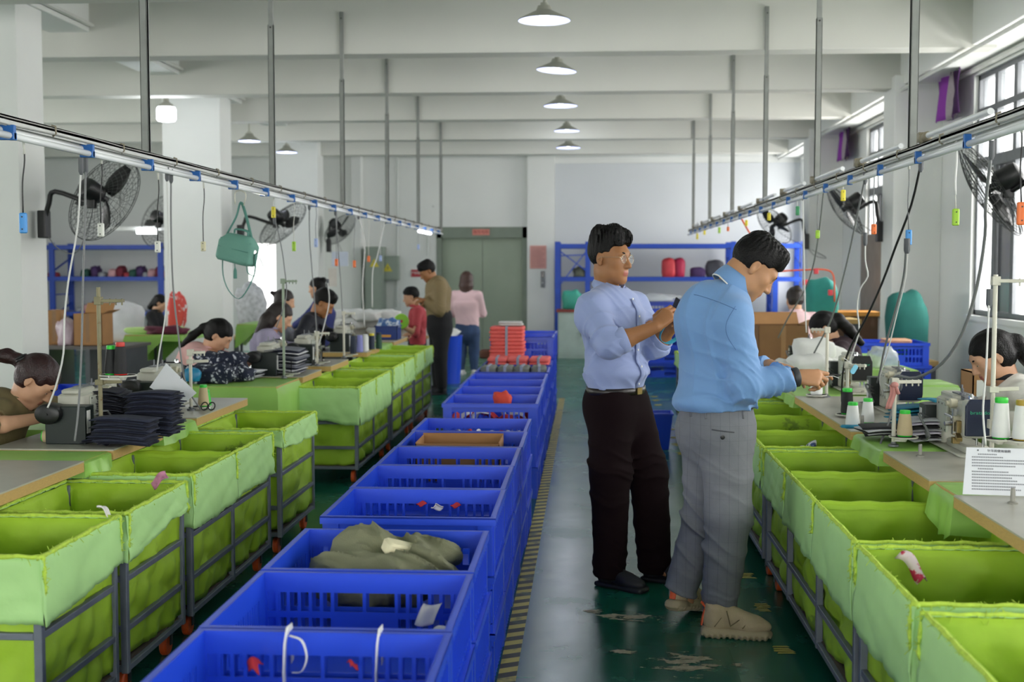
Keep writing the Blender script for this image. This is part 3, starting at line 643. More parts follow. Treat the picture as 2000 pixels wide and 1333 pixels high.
# ------------------------------------------------------------------ thread stands and thread cones
PAINTW = mat('cream_enamel_tube', 'C9C7B8', .45, .1, var=.08, spots=[('8B7650', 16, .66)])
RUST = mat('rusty_tube', '8A8468', .6, .3, var=.15, scale=14, spots=[('6E4B22', 11, .56)])
DISC = mat('spool_plate', 'D3D2C8', .4, var=.04); FELT = mat('black_felt', '151515', .9, var=.1)
def stand(label, x, y, h, m_, discs=(), arms=(), clamps=()):
    t = thing('thread_stand', label, 'thread stand', (x, y, TZ), 0, 'thread stands')
    m = MB(); m.lathe([(.0095, .006), (.0095, h)], n=10); m.build('pole', m_, t, smooth=35)
    m = MB(); m.lathe([(.024, 0), (.024, .008), (.012, .012), (.012, .02)], n=14); m.build('foot', STEEL, t, smooth=30)
    for dx, dy, z in discs:
        m = MB(); m.lathe([(.012, -.02), (.02, -.006), (.062, -.002), (.064, .004), (.058, .004), (.056, 0)], (dx, dy, z), n=22); m.bar((0, 0, z - .015), (dx, dy, z - .015), .016, .01); d = m.build('spool_plate', DISC, t, smooth=30)
        m = MB(); m.lathe([(.054, 0), (.054, .003)], (dx, dy, z + .0005), n=20); m.lathe([(.003, 0), (.003, .1)], (dx, dy, z), n=6); m.build('pad', FELT, d)
    for z, a, L in arms:
        m = MB(); m.bar((-.015 * math.cos(a), -.015 * math.sin(a), z), (L * math.cos(a), L * math.sin(a), z), .026, .014); m.b2((-.016, -.016, z - .018), (.016, .016, z + .018))
        for k in range(3): q = L * (.45 + .24 * k); m.lathe([(.004, -.02), (.004, .01)], (q * math.cos(a), q * math.sin(a), z), n=6)
        m.build('guide_arm', m_, t, bevel=.002)
    for z in clamps:
        m = MB(); m.b2((-.018, -.018, z - .012), (.018, .018, z + .012)); m.bar((0, 0, z), (.1, 0, z + .004), .012, .016); m.build('clamp', m_, t, bevel=.002)
    return t
def cone_mesh(h=.115, r0=.030, r1=.021):
    a = MB(); a.lathe([(r0, .006), (r0 * 1.03, .02), (r1 * 1.02, h * .9), (r1 * .8, h * .93)], n=20)
    b_ = MB(); b_.lathe([(r0 * .9, 0), (r0 * .96, .004), (r0 * .9, .007)], n=20); c = MB(); c.lathe([(r1 * .92, h * .9), (r1 * .98, h), (r1 * .9, h * 1.05), (r1 * .4, h * 1.05)], n=20)
    return a, b_, c
def cone(label, x, y, z, thread, cap, h=.115, r0=.03, r1=.021, tilt=None):
    t = thing('thread_cone', label, 'thread cone', (x, y, z), 0, 'thread cones'); a, b_, c = cone_mesh(h, r0, r1)
    a.build('thread', thread, t, smooth=40); b_.build('rim', cap, t, smooth=40); c.build('cap', cap, t, smooth=40)
    if tilt: t.rotation_euler = tilt
    return t
TW = mat('white_thread', 'E4E5E3', .7, var=.03, bump=.15, bscale=300, stretch=(.3, .3, 3)); TB = mat('black_thread', '101114', .6, var=.1, bump=.15, bscale=300, stretch=(.3, .3, 3)); TC = mat('cream_thread', 'C6B48E', .7, var=.05, bump=.15, bscale=300, stretch=(.3, .3, 3))
CG = mat('green_cap', '2FC83A', .4, var=.03); CR = mat('red_cap', 'C4281C', .4, var=.03); CY = mat('mustard_cap', 'A98F2A', .4, var=.05)
TN = mat('navy_thread', '1B2740', .6, var=.1); TL = mat('lilac_thread', '8E8FD0', .6, var=.05); CYL = mat('yellow_cap', 'D8C820', .4, var=.03)
p = atz(198, 866, TZ)
stand('tall rust spotted thread stand beside the navy panel stacks', p.x, p.y, .70, RUST, [(.055, .02, .305), (.105, .0, .305)], [(.64, 0, .115)], [.275])
cone('black thread cone with green cap on the rusty stand', p.x + .045, p.y + .02, TZ + .308, TB, CG, .125)
cone('black thread cone with red cap on the rusty stand', p.x + .095, p.y - .0, TZ + .308, TB, CR, .14)
p = atz(1745, 872, TZ)
stand('cream thread stand with a pink ribbon at its top', p.x, p.y, .30, PAINTW, [(.04, -.01, .042)], [(.285, .2, .12)])
cone('cream thread cone with green cap on the pink ribbon stand', p.x + .045, p.y - .01, TZ + .046, TC, CG, .11, .033, .024)
p = atz(1936, 906, TZ)
stand('tall cream thread stand in front of the woman in white', p.x, p.y, .76, PAINTW, [(.005, -.075, .11), (.075, -.12, .11)], [(.735, -.3, .2), (.16, 1.2, .1)], [.3])
cone('white thread cone with green cap beside the printed notice', p.x + .01, p.y - .075, TZ + .113, TW, CG, .155, .034, .026)
cone('white thread cone with mustard cap at the right frame edge', p.x + .078, p.y - .12, TZ + .113, TW, CY, .15, .037, .028)
p = atz(1654, 812, TZ)
stand('cream thread stand holding the black cone and pale blue tag', p.x, p.y, .28, PAINTW, [(-.01, -.06, .012)], [(.27, -.6, .1)])
cone('black thread cone with two stacked green caps', p.x - .012, p.y - .06, TZ + .015, TB, CG, .13, .032, .027)
p = atz(1665, 833, TZ); cone('white thread cone standing nearest the table edge', p.x, p.y, TZ, TW, CG, .115, .034, .025)
p = atz(1691, 829, TZ); cone('white thread cone standing behind the grey spool pin', p.x + .02, p.y + .05, TZ, TW, CG, .12, .032, .024)
p = atz(1588, 776, TZ); stand('cream thread stand with yellow feet under the man\'s hand', p.x + .08, p.y, .42, PAINTW, [(-.06, 0, .012)], [(.41, 2.6, .1)]); cone('white thread cone on a black disc below the man\'s hand', p.x + .02, p.y, TZ + .016, TW, TW, .1, .036, .032)
p = atz(384, 802, TZ); stand('white thread stand beside the tilted white card', p.x - .03, p.y, .33, PAINTW, [(.03, .06, .012)], [(.32, .3, .08)], [.27])
cone('cream thread cone behind the black scissors', p.x + .02, p.y + .06, TZ + .016, TC, CG, .115); cone('bright green thread cone behind the white thread stand', p.x - .01, p.y + .2, TZ, CG, CG, .09)
p = atz(555, 739, TZ); stand('thin green tinted thread stand with an orange tie', p.x, p.y, .70, mat('green_grey_tube', '8C9A86', .5, .2), [(.04, .05, .03)], [(.69, 0, .1)])
p = atz(615, 715, TZ); stand('white thread stand behind the black sewing machine', p.x + .02, p.y, .27, PAINTW, [(.03, .05, .03)], [(.26, .4, .1)])
p = atz(672, 700, TZ); stand('white thread stand beside the man in navy', p.x, p.y, .4, PAINTW, [(.05, .05, .03)], [(.39, 0, .1)])
for i, (px, py, th, cp, lb) in enumerate([(572, 668, TN, CYL, 'navy thread cone with yellow cap beside the woman in lavender'), (690, 690, TN, TN, 'navy thread cone nearest the man in navy'), (703, 690, TL, TL, 'lilac thread cone among the navy ones'), (714, 689, TW, TW, 'white thread cone beside the lilac cone'), (726, 686, TN, CYL, 'navy thread cone with yellow base left of the blue bin'), (740, 683, mat('dark_green_thread', '1E4A3A', .6), TN, 'dark green thread cone next to the blue bin')]):
    q = at(px, py, 11.0 + .15 * i) if i else at(px, py, 9.2)
    cone(lb, q.x, q.y, TZ + (.0 if i else .0), th, cp, .15 if i else .16, .03, .026)
for (px, py, sx, lb) in ((1978, 984, 0, 'grey spool pin on the table corner by the notice'), (1797, 892, 0, 'grey spool pin in front of the cream thread cone'), (1684, 832, 0, 'grey spool pin between the white thread cones')):
    q = atz(px, py, TZ); m = MB(); m.lathe([(.017, 0), (.017, .004), (.009, .008), (.0075, .05), (.006, .052)], n=14); tag(m.build('spool_pin', mat('pin_grey', '8E8D84', .4, .3), smooth=30, loc=q), lb, 'pin', 'spool pins')
q = atz(120, 862, TZ); m = MB(); o = cone('cream thread cone lying on its side before the black machine', q.x - .06, q.y - .06, TZ + .03, TC, CG, .14, .027, .027, (0, PI / 2, .05))
# ------------------------------------------------------------------ signed-distance modelling for bodies and clothes
V3 = lambda *a: np.array(a, np.float32)
def npv(v): return np.array(tuple(v), np.float32)
def unit(v): v = npv(v); return v / (np.linalg.norm(v) + 1e-9)
class SDF:
    def __init__(s): s.ops = []; s.lo = V3(1e9, 1e9, 1e9); s.hi = -s.lo; s.post = []
    def _bb(s, lo, hi, grow=True):
        if grow: s.lo = np.minimum(s.lo, lo); s.hi = np.maximum(s.hi, hi)
        return lo, hi
    def cone(s, a, b, ra, rb, k=.02, sq=None, mode='+'):
        a, b = npv(a), npv(b); r = max(ra, rb); lo, hi = s._bb(np.minimum(a, b) - r, np.maximum(a, b) + r, mode == '+'); s.ops.append(('c', a, b, ra, rb, k, sq, mode, lo, hi)); return s
    def ell(s, c, r, R=None, k=.015, mode='+'):
        c = npv(c); r = npv(r if isinstance(r, (tuple, list, np.ndarray)) else (r, r, r)); m = float(r.max()); lo, hi = s._bb(c - m, c + m, mode == '+'); s.ops.append(('e', c, r, R, k, mode, lo, hi)); return s
    def box(s, c, hf, R=None, rd=.01, k=.01, mode='+'):
        c = npv(c); hf = npv(hf); m = float(np.linalg.norm(hf)); lo, hi = s._bb(c - m, c + m, mode == '+'); s.ops.append(('b', c, hf, R, rd, k, mode, lo, hi)); return s
    def cut(s, p, n, rad=9.):
        s.ops.append(('p', npv(p), unit(n), rad)); return s
    def mesh(s, name, h, mats, noise=None, region=None):
        lo = s.lo - .03; hi = s.hi + .03; N = np.ceil((hi - lo) / h).astype(int) + 1
        ax = [(lo[i] + h * np.arange(N[i])).astype(np.float32) for i in range(3)]
        D = np.full(N, .2, np.float32)
        def sub(l, u, m):
            i0 = np.maximum(((l - m - lo) / h).astype(int), 0); i1 = np.minimum(((u + m - lo) / h).astype(int) + 2, N)
            if (i1 <= i0).any(): return None
            sl = tuple(slice(i0[i], i1[i]) for i in range(3))
            return sl, np.stack(np.meshgrid(*[ax[i][sl[i]] for i in range(3)], indexing='ij'), -1)
        for op in s.ops:
            if op[0] == 'p':
                _, p, n, rad = op
                q = sub(p - rad, p + rad, 0) if rad < 5 else sub(lo, hi, 0)
                if q is None: continue
                sl, P = q; d = (P - p) @ n; near = True if rad > 5 else (((P - p) ** 2).sum(-1) < rad * rad)
                D[sl] = np.where(near, np.maximum(D[sl], d), D[sl]); continue
            k, mode = op[-4], op[-3]
            if op[0] == 'c': k, mode = op[5], op[7]
            q = sub(op[-2], op[-1], 2 * k + 3 * h)
            if q is None: continue
            sl, P = q
            if op[0] == 'c':
                _, a, b, ra, rb, k, sq, mode, _, _ = op
                Q = P - a; e = b - a; f = 1.
                if sq is not None:
                    for (w, f_) in (sq if isinstance(sq, list) else [sq]):
                        w = unit(w); Q = Q + ((Q @ w) * (1 / f_ - 1))[..., None] * w; e = e + (e @ w) * (1 / f_ - 1) * w; f = min(f, f_)
                L2 = float(e @ e) + 1e-9; t = np.clip((Q @ e) / L2, 0, 1); d = np.sqrt(((Q - t[..., None] * e) ** 2).sum(-1)) - (ra + (rb - ra) * t)
                if f < 1: d = d * (f + (1 - f) * .35)
            elif op[0] == 'e':
                _, c, r, R, k, mode, _, _ = op
                Q = P - c
                if R is not None: Q = Q @ R
                k0 = np.sqrt(((Q / r) ** 2).sum(-1)); k1 = np.sqrt(((Q / (r * r)) ** 2).sum(-1)) + 1e-6; d = k0 * (k0 - 1) / k1
            else:
                _, c, hf, R, rd, k, mode, _, _ = op
                Q = P - c
                if R is not None: Q = Q @ R
                w = np.abs(Q) - (hf - rd); d = np.sqrt((np.maximum(w, 0) ** 2).sum(-1)) + np.minimum(w.max(-1), 0) - rd
            E = D[sl]
            if mode == '+':
                hh = np.maximum(k - np.abs(E - d), 0) / k; D[sl] = np.minimum(E, d) - hh * hh * k * .25
            else:
                hh = np.maximum(k - np.abs(E + d), 0) / k; D[sl] = np.maximum(E, -d) + hh * hh * k * .25
        if noise is not None:
            I = np.nonzero(np.abs(D) < .035); P = np.stack([ax[i][I[i]] for i in range(3)], -1); D[I] += noise(P).astype(np.float32)
        D[0], D[-1], D[:, 0], D[:, -1], D[:, :, 0], D[:, :, -1] = (.1,) * 6
        v, f = surfnets(D); v = v * h + lo
        me = bpy.data.meshes.new(name); me.vertices.add(len(v)); me.vertices.foreach_set('co', v.astype(np.float32).ravel())
        me.loops.add(len(f) * 4); me.loops.foreach_set('vertex_index', f.astype(np.int32).ravel()); me.polygons.add(len(f))
        me.polygons.foreach_set('loop_start', np.arange(0, len(f) * 4, 4, dtype=np.int32)); me.polygons.foreach_set('use_smooth', np.ones(len(f), bool))
        for m_ in (mats if isinstance(mats, (list, tuple)) else [mats]): me.materials.append(m_)
        if region is not None: me.polygons.foreach_set('material_index', region(v[f].mean(1)).astype(np.int32))
        me.update(calc_edges=True); return me
def surfnets(D):
    sg = D < 0; c = np.zeros(tuple(n - 1 for n in D.shape), np.uint8); sl = (slice(None, -1), slice(1, None))
    for i in (0, 1):
        for j in (0, 1):
            for k in (0, 1): c += sg[sl[i], sl[j], sl[k]]
    act = (c > 0) & (c < 8); I = np.stack(np.nonzero(act), -1); vid = np.full(act.shape, -1, np.int32); vid[act] = np.arange(len(I))
    pos = np.zeros((len(I), 3)); cnt = np.zeros(len(I)); co = {}
    for i in (0, 1):
        for j in (0, 1):
            for k in (0, 1): co[(i, j, k)] = D[I[:, 0] + i, I[:, 1] + j, I[:, 2] + k]
    for a in co:
        for x in range(3):
            if a[x] == 0:
                b = tuple(1 if y == x else a[y] for y in range(3)); d0, d1 = co[a], co[b]; m = (d0 < 0) != (d1 < 0)
                t = np.where(m, d0 / np.where(m, d0 - d1, 1), 0); p = np.array(a, float)[None] + t[:, None] * np.eye(3)[x]; pos[m] += p[m]; cnt[m] += 1
    pos = I + pos / np.maximum(cnt, 1)[:, None]; F = []
    for x in range(3):
        u, w = (x + 1) % 3, (x + 2) % 3
        s0 = [slice(None)] * 3; s1 = [slice(None)] * 3; s0[x] = slice(None, -1); s1[x] = slice(1, None); A, B = sg[tuple(s0)], sg[tuple(s1)]; ch = A != B
        E = np.stack(np.nonzero(ch), -1); E = E[(E[:, u] > 0) & (E[:, w] > 0) & (E[:, u] < D.shape[u] - 1) & (E[:, w] < D.shape[w] - 1)]
        q = []
        for du, dw in ((1, 1), (0, 1), (0, 0), (1, 0)):
            G = E.copy(); G[:, u] -= du; G[:, w] -= dw; q.append(vid[G[:, 0], G[:, 1], G[:, 2]])
        q = np.stack(q, -1); fl = ~A[E[:, 0], E[:, 1], E[:, 2]]; q[fl] = q[fl][:, ::-1]; F.append(q)
    return pos, np.concatenate(F)
def crease(P, d, fr, w, wf, ph=0.):
    """sharp broken folds running across direction d, warped along w"""
    d, w = unit(d), unit(w); a = P @ d; b = P @ w; c = P @ np.cross(d, w)
    t = a * fr + 1.5 * np.sin(b * wf + ph) + 1.0 * np.sin(c * wf * 1.3 + 2 * ph) + .6 * np.sin(b * wf * 2.3 + a * fr * .3)
    m = .5 + .5 * np.sin(b * wf * .6 + 1.7 * np.sin(a * fr * .37 + ph) + c * 9); m2 = .5 + .5 * np.sin(c * wf * .8 - a * fr * .41 + 3 * ph)
    r1 = (1 - np.abs(np.sin(t * .5))) ** 2.2; r2 = (1 - np.abs(np.sin(t * .83 + b * wf * .5 + 1.1))) ** 2.5
    return 1.5 * r1 * m + 1.1 * r2 * m2 - .12
def soft(P, s, ph=0.):
    return np.sin(P[:, 0] * s + 2 * np.sin(P[:, 2] * s * .7 + ph)) * .5 + np.sin(P[:, 1] * s * 1.2 + 1.5 * np.sin(P[:, 2] * s * .9 + 2 * ph)) * .3 + np.sin(P[:, 2] * s * 1.1 + 2 * np.sin(P[:, 0] * s * .8 - ph)) * .3
def blob(P, c, r): return np.exp(-((P - npv(c)) ** 2).sum(-1) / (r * r))
# ------------------------------------------------------------------ heads, hands
def frame(f, u):
    f = unit(f); u = npv(u); u = unit(u - f * (u @ f)); l = np.cross(u, f); return np.stack([l, f, u], 1)     # columns: left, forward, up -> local x, y, z
def head(S, c, R, s=1., female=False):
    c = npv(c); p = lambda x, y, z: c + R @ (V3(x, y, z) * s)
    E = lambda x, y, z, r, k=.015, m='+': S.ell(p(x, y, z), npv(r) * s, R, k * s, m)
    E(0, -.012, .036, (.075, .096, .084)); E(0, .03, -.02, (.064, .064, .08), .03); E(0, .03, -.07, (.056, .060, .048) if not female else (.047, .053, .042), .03)
    S.ell(p(0, .072, -.103), npv((.028 if not female else .022, .020, .022)) * s, R, .022 * s)
    for x in (-1, 1):
        E(x * .042, .052, -.022, (.026, .026, .026), .02); E(x * .046, .01, -.075, (.016, .035, .028), .025)
    E(0, .074, .02, (.05, .022, .018), .02)
    for x in (-1, 1): E(x * .031, .104, -.001, (.019, .020, .013), .014, '-')
    for x in (-1, 1): E(x * .031, .074, -.003, (.0155, .0125, .0115), .006)
    S.cone(p(0, .085, .008), p(0, .108, -.036), .0085 * s, .0125 * s, .012 * s)
    for x in (-1, 1): E(x * .012, .097, -.040, (.009, .011, .008), .006)
    E(0, .083, -.068, (.022, .014, .012), .012); E(0, .0895, -.0655, (.021, .0085, .0062), .004); E(0, .0875, -.0765, (.018, .0085, .0066), .004)
    for x in (-1, 1):
        E(x * .0765, -.010, -.006, (.0075, .017, .029), .006); E(x * .073, -.006, -.031, (.007, .010, .010), .006)
        E(x * .0845, -.007, -.003, (.006, .009, .017), .004, '-')
def eyes(parent, c, R, s, skin, brow, down=0.):
    c = npv(c); p = lambda x, y, z: Vector(c + R @ (V3(x, y, z) * s)); Q = Matrix([list(map(float, r)) for r in R]).to_4x4()
    for x in (-1, 1):
        m = MB(); m.ball((0, 0, 0), (.0125 * s, .0105 * s, (.0042 - .002 * down) * s), 12, 6); o = m.build('eye', mat('eye_white', 'D8D2CA', .25, var=0), parent, True)
        M = Q.copy(); M.translation = p(x * .031, .0785, -.003 - .004 * down); o.matrix_basis = M
        m = MB(); m.ball((0, .0068 * s, 0), (.0058 * s, .0046 * s, (.0043 - .002 * down) * s), 10, 6); m.build('iris', mat('dark_brown_eye', '1A100B', .2, var=0), o, True)
        m = MB(); m.tube([(-.013 * s, -.002 * s, 0), (-.005 * s, .006 * s, .0038 * s), (.005 * s, .006 * s, .0038 * s), (.013 * s, -.002 * s, -.0005)], .0013 * s, 5); m.build('eyelash', brow, o, True)
        m = MB(); m.tube(hang([p(x * .014, .0925, .0185), p(x * .028, .0915, .0235), p(x * .041, .082, .0225), p(x * .05, .069, .016)], 9), [.0022 * s, .0045 * s, .0052 * s, .0052 * s, .0048 * s, .0042 * s, .0036 * s, .003 * s, .002 * s, .0014 * s][:len(hang([p(x * .014, .0925, .0185), p(x * .028, .0915, .0235), p(x * .041, .082, .0225), p(x * .05, .069, .016)], 9))], 6); m.build('eyebrow', brow, parent, True)
def hand(S, w, d, n, side, curl=(25, 35, 25), s=1., thumb=1., curls=None, spread=0.):
    """w wrist, d towards the knuckles, n back of the hand; side puts the thumb on +-(d x n)"""
    w, d, n = npv(w), unit(d), npv(n); n = unit(n - d * (n @ d)); t = np.cross(d, n) * side; tips = []
    S.ell(w + d * .048 * s, npv((.036, .05, .0165)) * s, np.stack([t, d, n], 1), .012)
    L = ((.043, .026, .021), (.047, .029, .022), (.043, .027, .021), (.034, .021, .018)); kx = (.0295, .0095, -.0105, -.029); kd = (.092, .096, .091, .081)
    for i in range(4):
        q = w + d * kd[i] * s + t * kx[i] * s - n * .002; S.cone(w + d * .012 + t * kx[i] * .45 * s, q, .0145 * s, .0118 * s, .012)
        a = 0.; c = curls[i] if curls else curl; r = (.0098, .0088, .0078)
        tt = t * math.sin(math.radians(spread * (1.5 - i))) 
        for j in range(3):
            a += math.radians(c[j]); e = d * math.cos(a) - n * math.sin(a) + tt; e = e / np.linalg.norm(e); z = q + e * L[i][j] * s
            S.cone(q, z, r[j] * s * (1 if i < 3 else .9), r[min(2, j + 1)] * s * (.93 if j == 2 else 1) * (1 if i < 3 else .9), .004); q = z
        tips.append(q)
    q = w + d * .022 * s + t * .022 * s - n * .006 * s; e = unit(d * .62 + t * .72 * thumb - n * .45); z = q + e * .046 * s; S.cone(q, z, .0155 * s, .0118 * s, .012)
    e = unit(d * .9 + t * .25 * thumb - n * .42); y = z + e * .033 * s; S.cone(z, y, .0115 * s, .0102 * s, .005); e = unit(d * 1. - t * .05 - n * .3); S.cone(y, y + e * .026 * s, .0102 * s, .008 * s, .004)
    return tips
SKIN1 = mat('tan_skin', '9C6C47', .5, var=.05, scale=20, spec=.35); SKIN2 = mat('light_tan_skin', 'B0825F', .5, var=.05, scale=20, spec=.35); SKIN3 = mat('fair_skin', 'C79A7C', .5, var=.04, scale=20, spec=.35)
LIP = mat('lip', 'A46052', .45, var=.03); HAIR = mat('black_hair', '070606', .5, var=.25, scale=90, bump=.4, bscale=160, spec=.22); HAIRB = mat('dark_brown_hair', '1C100C', .5, var=.25, scale=90, bump=.4, bscale=140); AUB = mat('auburn_hair', '260A0C', .45, var=.3, scale=70, bump=.4, bscale=130)
def lipreg(c, R, s=1.):
    c = npv(c)
    def f(P):
        q = (P - c) @ R / s; return ((np.abs(q[:, 0]) < .0225 - .25 * np.abs(q[:, 2] + .0705)) & (q[:, 1] > .0765) & (q[:, 2] > -.0835) & (q[:, 2] < -.0595)).astype(int)
    return f
def hair_short(c, R, s=1., top=.022, spike=.004, h=.0045, name='hair', side=.006, m=None, hairline=.066, long_top=False):
    """cropped men's hair: thin at the sides, full on top"""
    S = SDF(); c = npv(c); p = lambda x, y, z: c + R @ (V3(x, y, z) * s)
    S.ell(p(0, -.014, .034), npv((.075 + side, .098 + side, .086 + side)) * s, R, .01); S.ell(p(0, -.004, .068), npv((.071, .094 + top * .3, .055 + top)) * s, R, .02)
    if long_top: S.box(p(0, -.004, .080 + top * .55), npv((.066, .086, .042)) * s, R, .036 * s, .02)
    # face opening, temples, ears and nape
    S.ell(p(0, .118, hairline - .118), npv((.088, .088, .125)) * s, R, .008, '-'); S.box(p(0, .135, hairline - .170), npv((.12, .093, .158)) * s, R, .02, .008, '-')
    S.box(p(0, .09, -.075), npv((.12, .085, .10)) * s, R, .01, .006, '-'); S.box(p(0, .0, -.165), npv((.2, .2, .10)) * s, R, .008, .006, '-')
    for x in (-1, 1): S.ell(p(x * .084, -.004, -.012), npv((.03, .021, .030)) * s, R, .006, '-')
    S.box(p(0, -.02, -.115), npv((.2, .065, .065)) * s, R, .02, .008, '-')
    def nz(P):
        q = (P - c) @ R / s; up = np.clip((q[:, 2] - .04) / .06, 0, 1)
        return -spike * up * (np.abs(np.sin(q[:, 0] * 210 + 3 * np.sin(q[:, 1] * 50))) ** 1.5 + np.abs(np.sin(q[:, 1] * 170 + 3 * np.sin(q[:, 0] * 80))) ** 1.5 + .6 * np.sin(q[:, 1] * 60 + q[:, 0] * 45) - .8) + .0012 * np.sin(q[:, 0] * 300) * np.sin(q[:, 1] * 260)
    return S.mesh(name, h, m or HAIR, nz)
def hair_long(c, R, s=1., style='ponytail', tail=None, h=.006, m=None, name='hair', fringe=True):
    """women's hair drawn back; tail = list of world points with radii"""
    S = SDF(); c = npv(c); p = lambda x, y, z: c + R @ (V3(x, y, z) * s)
    S.ell(p(0, -.016, .034), npv((.084, .104, .092)) * s, R, .01); S.ell(p(0, -.03, -.02), npv((.078, .085, .075)) * s, R, .02)
    S.ell(p(0, .122, -.07), npv((.082, .080, .130)) * s, R, .010, '-'); S.box(p(0, .085, -.11), npv((.13, .085, .11)) * s, R, .02, .012, '-')
    for x in (-1, 1): S.ell(p(x * .088, .004, -.018), npv((.028, .026, .034)) * s, R, .006, '-')
    S.box(p(0, 0, -.17), npv((.2, .2, .07)) * s, R, .01, .02, '-')
    if style == 'bun': S.ell(p(0, -.095, .075), npv((.045, .045, .04)) * s, R, .008)
    if tail:
        for (a, ra), (b, rb) in zip(tail, tail[1:]): S.cone(a, b, ra, rb, .02)
    def nz(P):
        q = (P - c) @ R / s; return .0012 * np.sin(q[:, 0] * 160 + 6 * np.sin(q[:, 1] * 14)) + .001 * np.sin(q[:, 2] * 120 + 4 * np.sin(q[:, 1] * 20))
    return S.mesh(name, h, m or HAIR, nz)
# ------------------------------------------------------------------ the two standing men
def root_at(name, label, x, y): return thing(name, label, 'person', (x, y, 0))
def child(me, name, root):
    o = link(name, me, root); o.matrix_basis = Matrix.Translation(-root.location); return o
def shift(o, root): o.matrix_basis = Matrix.Translation(-root.location) @ o.matrix_basis
SHIRT1 = mat('lavender_blue_shirt', '8E9CC6', .75, var=.03, scale=3, bump=.08, bscale=220, sheen=.15); SHIRT2 = mat('sky_blue_shirt', '6A92C2', .75, var=.04, scale=3, bump=.08, bscale=220, sheen=.15)
TROU1 = mat('dark_maroon_trousers', '150A0D', .9, var=.08, scale=4, bump=.05, bscale=200, spec=.12)
def check_mat():
    m = mat('grey_check_wool', '6C6F74', .85, var=.05, scale=30, bump=.1, bscale=240); nt = m.node_tree; n = nt.nodes; L = nt.links.new; b = n['Principled BSDF']
    src = b.inputs['Base Color'].links[0].from_socket; tc = n.new('ShaderNodeTexCoord'); sx = n.new('ShaderNodeSeparateXYZ'); L(tc.outputs['Object'], sx.inputs[0]); out = src
    for ch, per in ((0, .038), (2, .06)):
        d = n.new('ShaderNodeMath'); d.operation = 'DIVIDE'; d.inputs[1].default_value = per
        if ch == 0:
            ad = n.new('ShaderNodeMath'); ad.operation = 'ADD'; L(sx.outputs[0], ad.inputs[0]); ad.inputs[1].default_value = 50; L(ad.outputs[0], d.inputs[0])
        else: L(sx.outputs[2], d.inputs[0])
        f = n.new('ShaderNodeMath'); f.operation = 'FRACT'; L(d.outputs[0], f.inputs[0]); g = n.new('ShaderNodeMath'); g.operation = 'LESS_THAN'; g.inputs[1].default_value = .045 if ch == 0 else .03; L(f.outputs[0], g.inputs[0])
        mu = n.new('ShaderNodeMath'); mu.operation = 'MULTIPLY'; mu.inputs[1].default_value = .34 if ch == 0 else .16; L(g.outputs[0], mu.inputs[0])
        x = n.new('ShaderNodeMix'); x.data_type = 'RGBA'; L(mu.outputs[0], x.inputs[0]); L(out, x.inputs[6]); x.inputs[7].default_value = (*lin('2C2E33'), 1); out = x.outputs[2]
    L(out, b.inputs['Base Color']); return m
TROU2 = check_mat(); SHOE1 = mat('black_sneaker', '0B0D14', .6, var=.1); SUEDE = mat('khaki_suede', 'AC9B7C', .85, var=.08, scale=25, bump=.2, bscale=150); SOLEM = mat('khaki_rubber', '9E9174', .8, var=.08, bump=.2, bscale=60); ORG = mat('orange_webbing', 'D0592E', .6, var=.05)
UP = V3(0, 0, 1)
def legs(S, J, k=.03, r=(.105, .085, .062), body=False):
    for q in 'RL':
        S.cone(J['hp' + q], J['kn' + q], r[0], r[1], k); S.cone(J['kn' + q], J['an' + q], r[1], r[2], k)
def shoe(S, heel, toe, r=.045):
    heel, toe = npv(heel), npv(toe); d = unit(toe - heel); lt = np.cross(UP, d)
    return heel, toe, d, lt
def collar(J, R3, m, root, name, pts, h=.036, stand=.0):
    pass
def strip(name, P, Nn, w, m, root, th=.003):
    """ribbon of cloth through points P, width vector per point Nn"""
    b = MB(); N = len(P)
    b.grid(lambda u, v: tuple(npv(P[int(round(u * (N - 1)))]) + npv(Nn[int(round(u * (N - 1)))]) * (v)), N - 1, 3)
    o = b.build(name, m, root, True, solid=th); shift(o, root); return o
# ---- man in the lavender blue shirt and glasses
Y0 = 6.03
f1 = unit((.80, -.60, 0)); l1 = np.cross(UP, f1)
A = lambda px, py, dy=0.: npv(at(px, py, Y0 + dy))
J1 = dict(pel=A(1203, 772), wst=A(1202, 715), chs=A(1199, 630), nb=A(1188, 572, .03), hc=A(1191, 504), shR=A(1157, 601, -.145), shL=A(1240, 597, .15), elR=A(1189, 676, -.26), wrR=A(1281, 639, -.24), elL=A(1281, 672, .03), wrL=A(1306, 648, -.02),
          hpR=A(1190, 790, -.06), hpL=A(1226, 790, .06), knR=A(1193, 930, -.08), knL=A(1266, 925, .06), anR=npv(atz(1190, 1112, .085)), anL=npv(atz(1279, 1102, .085)))
person1 = root_at('person', 'standing person in lavender blue shirt, glasses and dark maroon trousers holding a small dark object', J1['anR'][0], J1['anR'][1])
R1 = frame((.84, -.54, -.03), (.02, .02, 1)); hs1 = 1.03
def torso(S, J, f, k, r, sq=.66):
    S.cone(J['pel'], J['wst'], r[0], r[1], k, (f, sq)); S.cone(J['wst'], J['chs'], r[1], r[2], k, (f, sq)); S.cone(J['chs'], J['chs'] * .84 + J['nb'] * .16, r[2], r[3], k, (f, sq + .04))
    for q in 'RL': S.cone(J['nb'] - UP * .052, J['sh' + q], .07 * r[2] / .165, r[4], k, None)
def arms(S, J, k, r):
    for q in 'RL': S.cone(J['sh' + q], J['el' + q], r[0], r[1], k); S.cone(J['el' + q], J['wr' + q], r[1], r[2], k * .6)
def forearm(S, J, q, s=1.):
    a, b = J['el' + q], J['wr' + q]; S.cone(a, a + (b - a) * .35, .043 * s, .044 * s, .02); S.cone(a + (b - a) * .35, b, .044 * s, .029 * s, .02, None)
